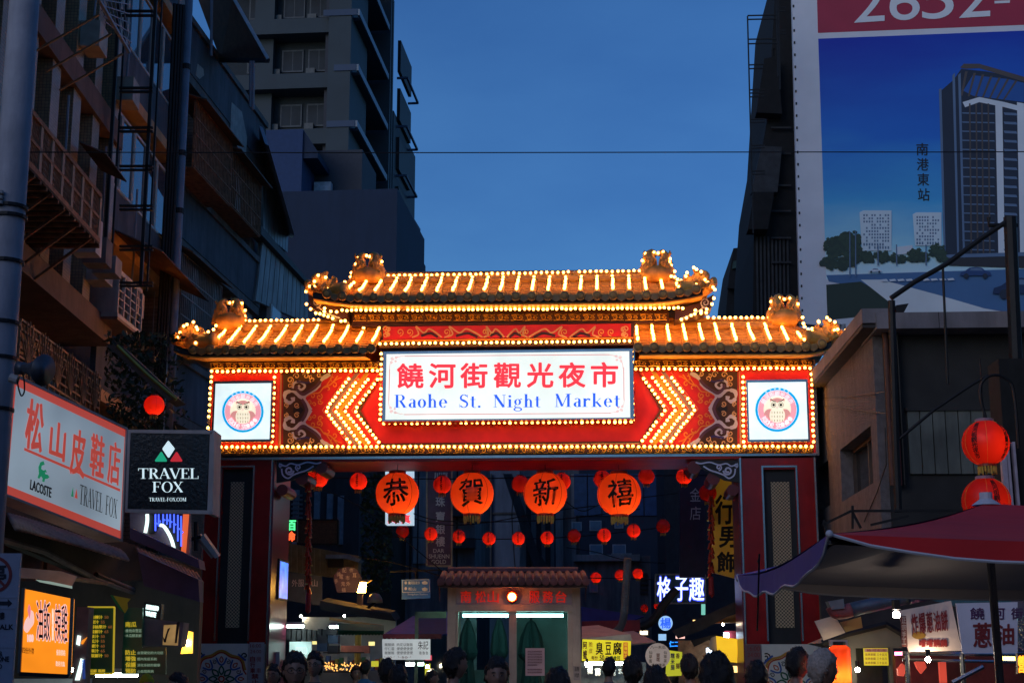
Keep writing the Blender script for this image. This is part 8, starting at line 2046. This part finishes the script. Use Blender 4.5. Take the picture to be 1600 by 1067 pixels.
def skin_mesh(chains, sub=1):
    """chains of (point, radius) sharing vertices by equal coordinates, grown with the Skin modifier"""
    idx = {}; vs = []; rs = []; es = []
    for ch in chains:
        prev = None
        for p, r in ch:
            key = tuple(round(c, 4) for c in p)
            if key not in idx: idx[key] = len(vs); vs.append(p); rs.append(r)
            if prev is not None: es.append((prev, idx[key]))
            prev = idx[key]
    me = bpy.data.meshes.new('skin_src'); me.from_pydata(vs, es, []); ob = bpy.data.objects.new('skin_src', me); COL.objects.link(ob)
    sk = ob.modifiers.new('s', 'SKIN'); sk.use_smooth_shade = True
    for i, d in enumerate(me.skin_vertices[0].data): d.radius = rs[i] if isinstance(rs[i], tuple) else (rs[i], rs[i]); d.use_root = (i == 0)
    ss = ob.modifiers.new('u', 'SUBSURF'); ss.levels = sub; ss.render_levels = sub
    dg = bpy.context.evaluated_depsgraph_get(); dg.update()
    out = bpy.data.meshes.new_from_object(ob.evaluated_get(dg)); bpy.data.objects.remove(ob)
    return out
def body_chains(s=1.0, g_=0.0, arms=True, legs=True, hands=True, neck=True):
    C = []
    pel = ((0, 0, .93), (.145 + g_, .10 + g_))
    spine = [pel, ((0, -.005, 1.06), (.13 + g_, .095 + g_)), ((0, 0, 1.22), (.15 + g_, .105 + g_)), ((0, .005, 1.36), (.145 + g_, .095 + g_)), ((0, .01, 1.43), (.07 + g_, .06 + g_))] + ([] if neck else [((0, .008, 1.475), (.068, .062))])
    if neck: spine += [((0, .005, 1.49), .052), ((0, -.01, 1.55), .05)]
    C.append(spine)
    for q in (-1, 1):
        if arms:
            ch = [((0, .005, 1.36), None), ((q * .165, .01, 1.365), .058 + g_), ((q * .20, .015, 1.25), .052 + g_), ((q * .225, .02, 1.06), .042 + g_)]
            if hands: ch += [((q * .235, -.03, .90), .034), ((q * .24, -.06, .80), .024), ((q * .24, -.075, .745), .026)]
            ch = [(p, r if r is not None else (.145 + g_, .095 + g_)) for p, r in ch]; C.append(ch)
            if hands:
                for k, (dx, L) in enumerate(((-.026, .070), (-.009, .080), (.009, .076), (.025, .060))):
                    a = (q * .24 + 0, -.075 + dx, .735)
                    C.append([((q * .24, -.075, .745), .026), (a, .010), ((a[0] - q * .004, a[1], a[2] - L * .5), .009), ((a[0] - q * .016, a[1], a[2] - L), .0075)])
                C.append([((q * .24, -.06, .80), .024), ((q * .225, -.10, .765), .011), ((q * .215, -.118, .73), .009)])
        if legs: C.append([pel, ((q * .09, 0, .84), .088 + g_), ((q * .10, -.01, .50), .06 + g_), ((q * .10, .02, .30), .055 + g_), ((q * .10, .03, .09), .04 + g_)] + ([((q * .10, -.02, .05), .04), ((q * .105, -.12, .035), .032)] if hands else []))
    return C
_bd = {}
def body_meshes():
    if _bd: return _bd
    b = skin_mesh(body_chains(), 1)
    h = sphere_like(head_pt, 26, 32)
    n0 = len(b.vertices); vs = [tuple(v.co) for v in b.vertices]; fs = [tuple(p.vertices) for p in b.polygons]
    vs += [(x, y - .022, z + 1.625) for x, y, z in h.v]; fs += [tuple(i + n0 for i in f) for f in h.f]
    for q in (-1, 1):
        e = MB().ball((q * .077, .0, 1.62), .03, 8, 6, (.35, .6, 1.0)); n0 = len(vs); vs += e.v; fs += [tuple(i + n0 for i in f) for f in e.f]
    me = bpy.data.meshes.new('body'); me.from_pydata(vs, [], fs)
    for p in me.polygons: p.use_smooth = True
    _bd['body'] = me
    _bd['shirt'] = skin_mesh([[(p, (r[0] + .0, r[1]) if isinstance(r, tuple) else r) for p, r in ch] for ch in body_chains(g_=.014, hands=False, legs=False, neck=False)], 1)
    _bd['trousers'] = skin_mesh([[((0, 0, 1.0), (.15, .11)), ((0, 0, .93), (.162, .117))]] + [ch for ch in body_chains(g_=.018, hands=False, arms=False, neck=False)[1:] if 1] if 0 else [[((0, 0, .93), (.162, .117)), ((0, 0, 1.03), (.148, .11))]] + [[((0, 0, .93), (.162, .117)), ((q * .09, 0, .84), .106), ((q * .10, -.01, .50), .078), ((q * .10, .02, .30), .073), ((q * .10, .03, .08), .065)] for q in (-1, 1)], 1)
    for k in ('shirt', 'trousers'):
        for p in _bd[k].polygons: p.use_smooth = True
    for st, back, hl, vol in (('short', -.085, .052, .017), ('full', -.112, .062, .022), ('long', -.20, .05, .022), ('cap', .03, .045, .016)):
        def hp(a, b_, back=back, hl=hl, vol=vol, st=st):
            p = head_pt(a, b_); d = p.normalized(); front = math.cos(b_)
            lim = hl * max(0, front) ** .5 + (.012 if abs(front) < .45 and st != 'long' else 0) + back * max(0.0, min(1.0, (.05 - front) / .6))
            nz = noise.noise(Vector((p.x * 60, p.y * 60, p.z * 22))) * .9 + noise.noise(p * 130) * .5
            if p.z > lim: return p + d * vol * (1 + nz) + Vector((0, .004, .004))
            if st == 'long' and front < .25: return Vector((p.x * 1.22, max(p.y, .0) * .95 + .035, max(lim, p.z * 1.6)))
            return p * .86
        h = sphere_like(hp, 30, 36); vv = [Vector(q) for q in h.v]; rr = random.Random(3)
        for q in vv[:1050]:
            if q.length > head_pt(max(.001, math.acos(max(-1, min(1, q.normalized().z)))), math.atan2(q.x, -q.y)).length * .99 and rr.random() < .55:
                d = q.normalized(); s_ = d.cross(Vector((rr.uniform(-1, 1), rr.uniform(-1, 1), rr.uniform(-1, 1)))).normalized() * .004
                tip = q + d * rr.uniform(.002, .012) + Vector((rr.uniform(-.01, .01), rr.uniform(-.01, .01), rr.uniform(-.03, .006 if q.z > .08 else -.008)))
                h.add([q - s_, q + s_, tip], [(0, 1, 2)])
        me = bpy.data.meshes.new('hair'); me.from_pydata([(x, y - .022, z + 1.625) for x, y, z in h.v], [], h.f)
        for p in me.polygons: p.use_smooth = True
        _bd['hair_' + st] = me
    return _bd
def setmat(o, m):
    if not o.data.materials: o.data.materials.append(None)
    o.material_slots[0].link = 'OBJECT'; o.material_slots[0].material = m
    return o
HAIR = {'k': mat('black_hair', (.016, .012, .011), .33, 0, .4, 60, .5), 'g': mat('grey_hair', (.52, .42, .35), .6, 0, .3, 60, .5)}
FACE = mat('eye_dark', (.01, .008, .008), .2, 0, 0, 3, 0); LIP = mat('lip_skin', (.28, .09, .08), .5, 0, 0, 3, 0); EYW = mat('eye_white_shaded', (.22, .19, .17), .3, 0, 0, 3, 0)  # eye whites toned down for the shade of the sockets
def person(px, ytop, wpx, face, hair, label, shirt=(.03, .03, .04), glasses=False, hk='k', sk='b', tilt=0, hband=False):
    """px, ytop: crown of the head; wpx: width of the head; face: degrees, 0 = towards the camera, 180 = seen from behind, 90 = facing right"""
    D = .175 * F_PX / wpx; D = max(6.2, min(24, D)); p = world(px, ytop, D); H = p.z; sc_ = H / 1.757
    t = TW('person', label, 'person', (p.x, p.y, 0), face, 'people in the market crowd')
    B = body_meshes()
    o = setmat(link('body', B['body'], t), mat('skin_' + sk, SKIN[sk], .5, 0, .08, 12, .1)); 
    sh = setmat(link('shirt', B['shirt'], t), mat('cloth_%02d%02d%02d' % tuple(int(c * 99) for c in shirt), shirt, .8, 0, .15, 12, .4))
    tr = setmat(link('trousers', B['trousers'], t), mat('dark_trousers', (.02, .022, .03), .8))
    hr = setmat(link('hair' if hair != 'cap' else 'cap', B['hair_' + hair], t), HAIR[hk] if hair != 'cap' else mat('lime_cap_cloth', (.30, .42, .02), .8))
    parts = [o, sh, tr, hr]
    for q in (-1, 1):
        parts.append(MB().ball((q * .029, -.103, 1.634), .009, 8, 6, (1.2, .5, .55)).build('eye', EYW, t, smooth=True)); parts.append(MB().ball((q * .029, -.1085, 1.634), .0052, 6, 4, (1, .4, 1)).build('iris', FACE, t))
        parts.append(MB().tube([(q * .015, -.113, 1.653), (q * .03, -.114, 1.657), (q * .046, -.103, 1.652)], .003, 5).build('eyebrow', HAIR[hk], t))
    parts.append(MB().tube([(-.022, -.109, 1.563), (0, -.117, 1.566), (.022, -.109, 1.563)], [.002, .005, .002], 6).build('mouth', LIP, t))
    if glasses:
        gl2 = MB()
        for q in (-1, 1):
            gl2.tube([(q * .032 + .026 * math.cos(a), -.123 + .006 * abs(math.cos(a)), 1.634 + .019 * math.sin(a)) for a in [2 * PI * i / 14 for i in range(15)]], .0022, 5, cap=False); gl2.bar((q * .058, -.117, 1.637), (q * .078, -.01, 1.634), .0018)
        gl2.bar((-.007, -.124, 1.637), (.007, -.124, 1.637), .0018); parts.append(gl2.build('glasses', IRON, t))
    if hband: parts.append(MB().tube([(.085 * math.cos(a), -.022 + .02, 1.64 + .112 * math.sin(a)) for a in [PI * i / 16 for i in range(17)]], .006, 6).build('headband', PIP, t))
    for q in parts: q.scale = (sc_, sc_, sc_)
    return t
person(428, 1037, 25, -10, 'short', 'short man with glasses and dark hair in front of the left pillar', (.05, .05, .06), True, sk='c')
person(461, 1020, 38, 12, 'full', 'nearest person with glasses facing the camera beside the left pillar', (.03, .03, .035), True)
person(493, 1019, 26, -8, 'full', 'young man with thin glasses behind the nearer person in glasses', (.04, .05, .07), True, sk='a')
person(571, 1031, 17, 160, 'short', 'small figure from behind in a blue jacket under the yellow post', (.04, .16, .32), sk='a')
person(556, 1040, 14, 20, 'full', 'tiny face facing the camera beside the blue-jacketed figure', (.05, .04, .05))
person(605, 1030, 27, 180, 'full', 'dark-haired head from behind left of the menu banner', (.02, .02, .025))
person(622, 1040, 30, 175, 'long', 'long-haired head from behind at the foot of the menu banner', (.02, .02, .025))
person(673, 1046, 20, 90, 'short', 'blurred person in profile under the green-framed screen', (.2, .12, .1), sk='c')
person(709, 1014, 32, 115, 'full', 'man in black looking right before the left booth window', (.015, .015, .018))
person(776, 1028, 38, 5, 'full', 'man with swept-up black hair facing the camera before the booth mullion', (.03, .03, .03), sk='c')
person(871, 1045, 42, 170, 'long', 'dark round head at the bottom edge below the pink notice', (.02, .02, .02))
person(951, 1027, 22, 150, 'short', 'man in grey jacket from behind under the yellow banner', (.14, .13, .15), sk='a')
person(988, 1026, 31, 182, 'full', 'black-haired man from behind left of the round menu disc', (.06, .06, .07))
person(1024, 1042, 38, 180, 'long', 'dark-haired woman from behind under the round menu disc', (.02, .02, .025))
person(1052, 1046, 18, 200, 'short', 'small dark head between menu disc and bigger heads', (.04, .04, .05))
person(1077, 1022, 29, 185, 'short', 'short-haired man from behind beside the yellow-green menu', (.03, .04, .08))
person(1119, 1022, 54, 178, 'full', 'largest dark head from behind, under the plain yellow panel', (.02, .02, .025))
person(1182, 1034, 36, 170, 'long', 'dark-haired woman from behind before the right pillar', (.02, .018, .018))
person(1243, 1012, 33, 120, 'short', 'dark-haired man in pale collar looking right before the tiled base', (.35, .33, .32), sk='c')
person(1281, 1015, 40, 105, 'short', 'grey-haired older man in dark clothes looking right beside the tall lantern', (.03, .03, .035), hk='g')
person(1305, 1048, 22, 200, 'full', 'person in patterned pale shirt behind the grey-haired man', (.3, .3, .3))
person(281, 1052, 30, -60, 'full', 'dark-haired woman with white headband at the lower left', (.03, .03, .04), sk='a', hband=True)
person(229, 1053, 26, 30, 'cap', 'person in lime green cap before the juice stall', (.1, .1, .1))

# ================================================================== ivy on the left wall and unseen house blocks behind the viewer
IV = TW('ivy', 'dark ivy hanging behind the square black sign', 'plant', world(215, 600, 22.5), 0)
leaf = MB()
for i in range(1500):
    x, y = rnd.gauss(0, 1), rnd.random(); px = 215 + 32 * x; py = 520 + 160 * y
    if not 165 < px < 300 or (px > 190 and py < 545 and False): continue
    c = IV.loc(world(px, py, 22.8 + rnd.uniform(-.5, .4))); s = rnd.uniform(.03, .07)
    a, b = Vector((rnd.uniform(-1, 1), rnd.uniform(-.6, .6), rnd.uniform(-1, 1))).normalized() * s, Vector((rnd.uniform(-1, 1), rnd.uniform(-.6, .6), rnd.uniform(-1, 1))).normalized() * s * .6
    leaf.add([c - a, c + b, c + a, c - b], [(0, 1, 2, 3)])
leaf.build('leaf', mat('ivy_leaf', (.03, .045, .015), .6, 0, .5, 8, 0), IV, kind='stuff')
IV2 = TW('ivy', 'dusty creeper growing behind the street floodlight beyond the gate', 'plant', world(590, 830, 36), 0)
leaf = MB()
for i in range(900):
    c = IV2.loc(world(rnd.uniform(565, 612), rnd.uniform(740, 925), 36 + rnd.uniform(-.5, .5))); s = rnd.uniform(.04, .1)
    a, b = Vector((rnd.uniform(-1, 1), rnd.uniform(-.6, .6), rnd.uniform(-1, 1))).normalized() * s, Vector((rnd.uniform(-1, 1), rnd.uniform(-.6, .6), rnd.uniform(-1, 1))).normalized() * s * .6
    leaf.add([c - a, c + b, c + a, c - b], [(0, 1, 2, 3)])
leaf.build('leaf', MATS['ivy_leaf'], IV2, kind='stuff')
for nm, x0, x1, y0, y1, h in (('left row of houses behind the viewer', -14, -7.2, -45, 11.2, 6), ('right row of houses behind the viewer', 8.5, 15, -45, 16, 11), ('house row closing the street far behind the viewer', -30, 30, -80, -70, 14)):
    t = TW('sky_block_row', 'unseen sky-blocking ' + nm, 'building', ((x0 + x1) / 2, (y0 + y1) / 2, 0), 0)
    MB().box((x0 - x1) / 2, (x1 - x0) / 2, (y0 - y1) / 2, (y1 - y0) / 2, 0, h).build('wall', DG, t)  # unseen blocks added to hide the low horizon; left kept low for sun

# more of the street's little lights
for i, (q, D, col, es, lab) in enumerate(((R4(1000, 985, 1012, 991), 38, (1, .8, .5), 3, 'tiny warm window light under the blue tent right of the booth'), (R4(1071, 978, 1076, 990), 38, (1, .2, .1), 2, 'tiny red lit sign left of the slatted awning'), (R4(1087, 1006, 1098, 1012), 33, (.5, .75, 1), 3, 'small bluish shop light low on the right side street'),
    (R4(1092, 1018, 1112, 1026), 31, (1, .7, .35), 1.6, 'warm shop shelf light before the right pillar'), (R4(548, 983, 556, 990), 31, (.9, 1, .95), 3, 'small square white lamp under the green awning'), (R4(488, 1010, 494, 1020), 30, (1, .55, .15), 2, 'small amber lamp beside the hanging bags'),
    (R4(586, 1004, 594, 1022), 30, (1, .45, .55), 1.2, 'narrow pink-white lit sign left of the menu banner'), (R4(664, 1023, 674, 1031), 27, (1, .08, .15), 1.6, 'little red lit sign right below the menu banner'), (R4(664, 1036, 672, 1056), 27, (1, .75, .05), 1.2, 'narrow yellow lit sign below the little red one'),
    (R4(1141, 1040, 1156, 1050), 28, (1, .6, .2), 2.5, 'orange glow lamp at the foot of the right stall'), (R4(1083, 968, 1089, 972), 37, (1, .6, .2), 3, 'tiny amber bulb row end under the dark side awning'), (R4(1096, 930, 1102, 960), 37, (.3, .9, .7), .6, 'narrow greenish lit sign hanging under the neon sign'))):
    t = sign('shop_light', lab, q, D, lit('shop_light_%d' % i, col, es), .06, cat='shop light')
    t.pbox('casing', BLACK, q[0][0] - 1.2, q[0][1] - 1.2, q[2][0] + 1.2, q[2][1] + 1.2, .061, .12)
for i, (x, y, D, k) in enumerate(((470, 962, 29, 'lamp cluster left, over the hanging bags'), (538, 962, 31, 'bare lamp under the torn awning by the floodlight'), (1130, 975, 29, 'bare lamp under the slatted awning right beyond the gate'), (668, 1041, 20.6, 'lamp added left in front of the booth to light it'), (917, 1038, 20.6, 'lamp added right in front of the booth to light it'), (945, 1040, 22.9, 'bare lamp inside the stall under the yellow banner'), (1340, 1046, 13.6, 'bare lamp inside the grill canopy'), (1450, 1030, 12.4, 'bare lamp under the cream slanted banner'))):  # the pair before the booth is added to brighten its front
    t = TW('bare_lamp', 'bright warm-white ' + k, 'lamp', world(x, y, D), 0); MB().ball((0, 0, 0), .022, 8, 6).build('bulb', lit('bare_lamp', (1, .80, .55), 240), t, smooth=True); MB().tube([(0, 0, .03), (0, 0, .08)], .02, 6).build('holder', BLACK, t)
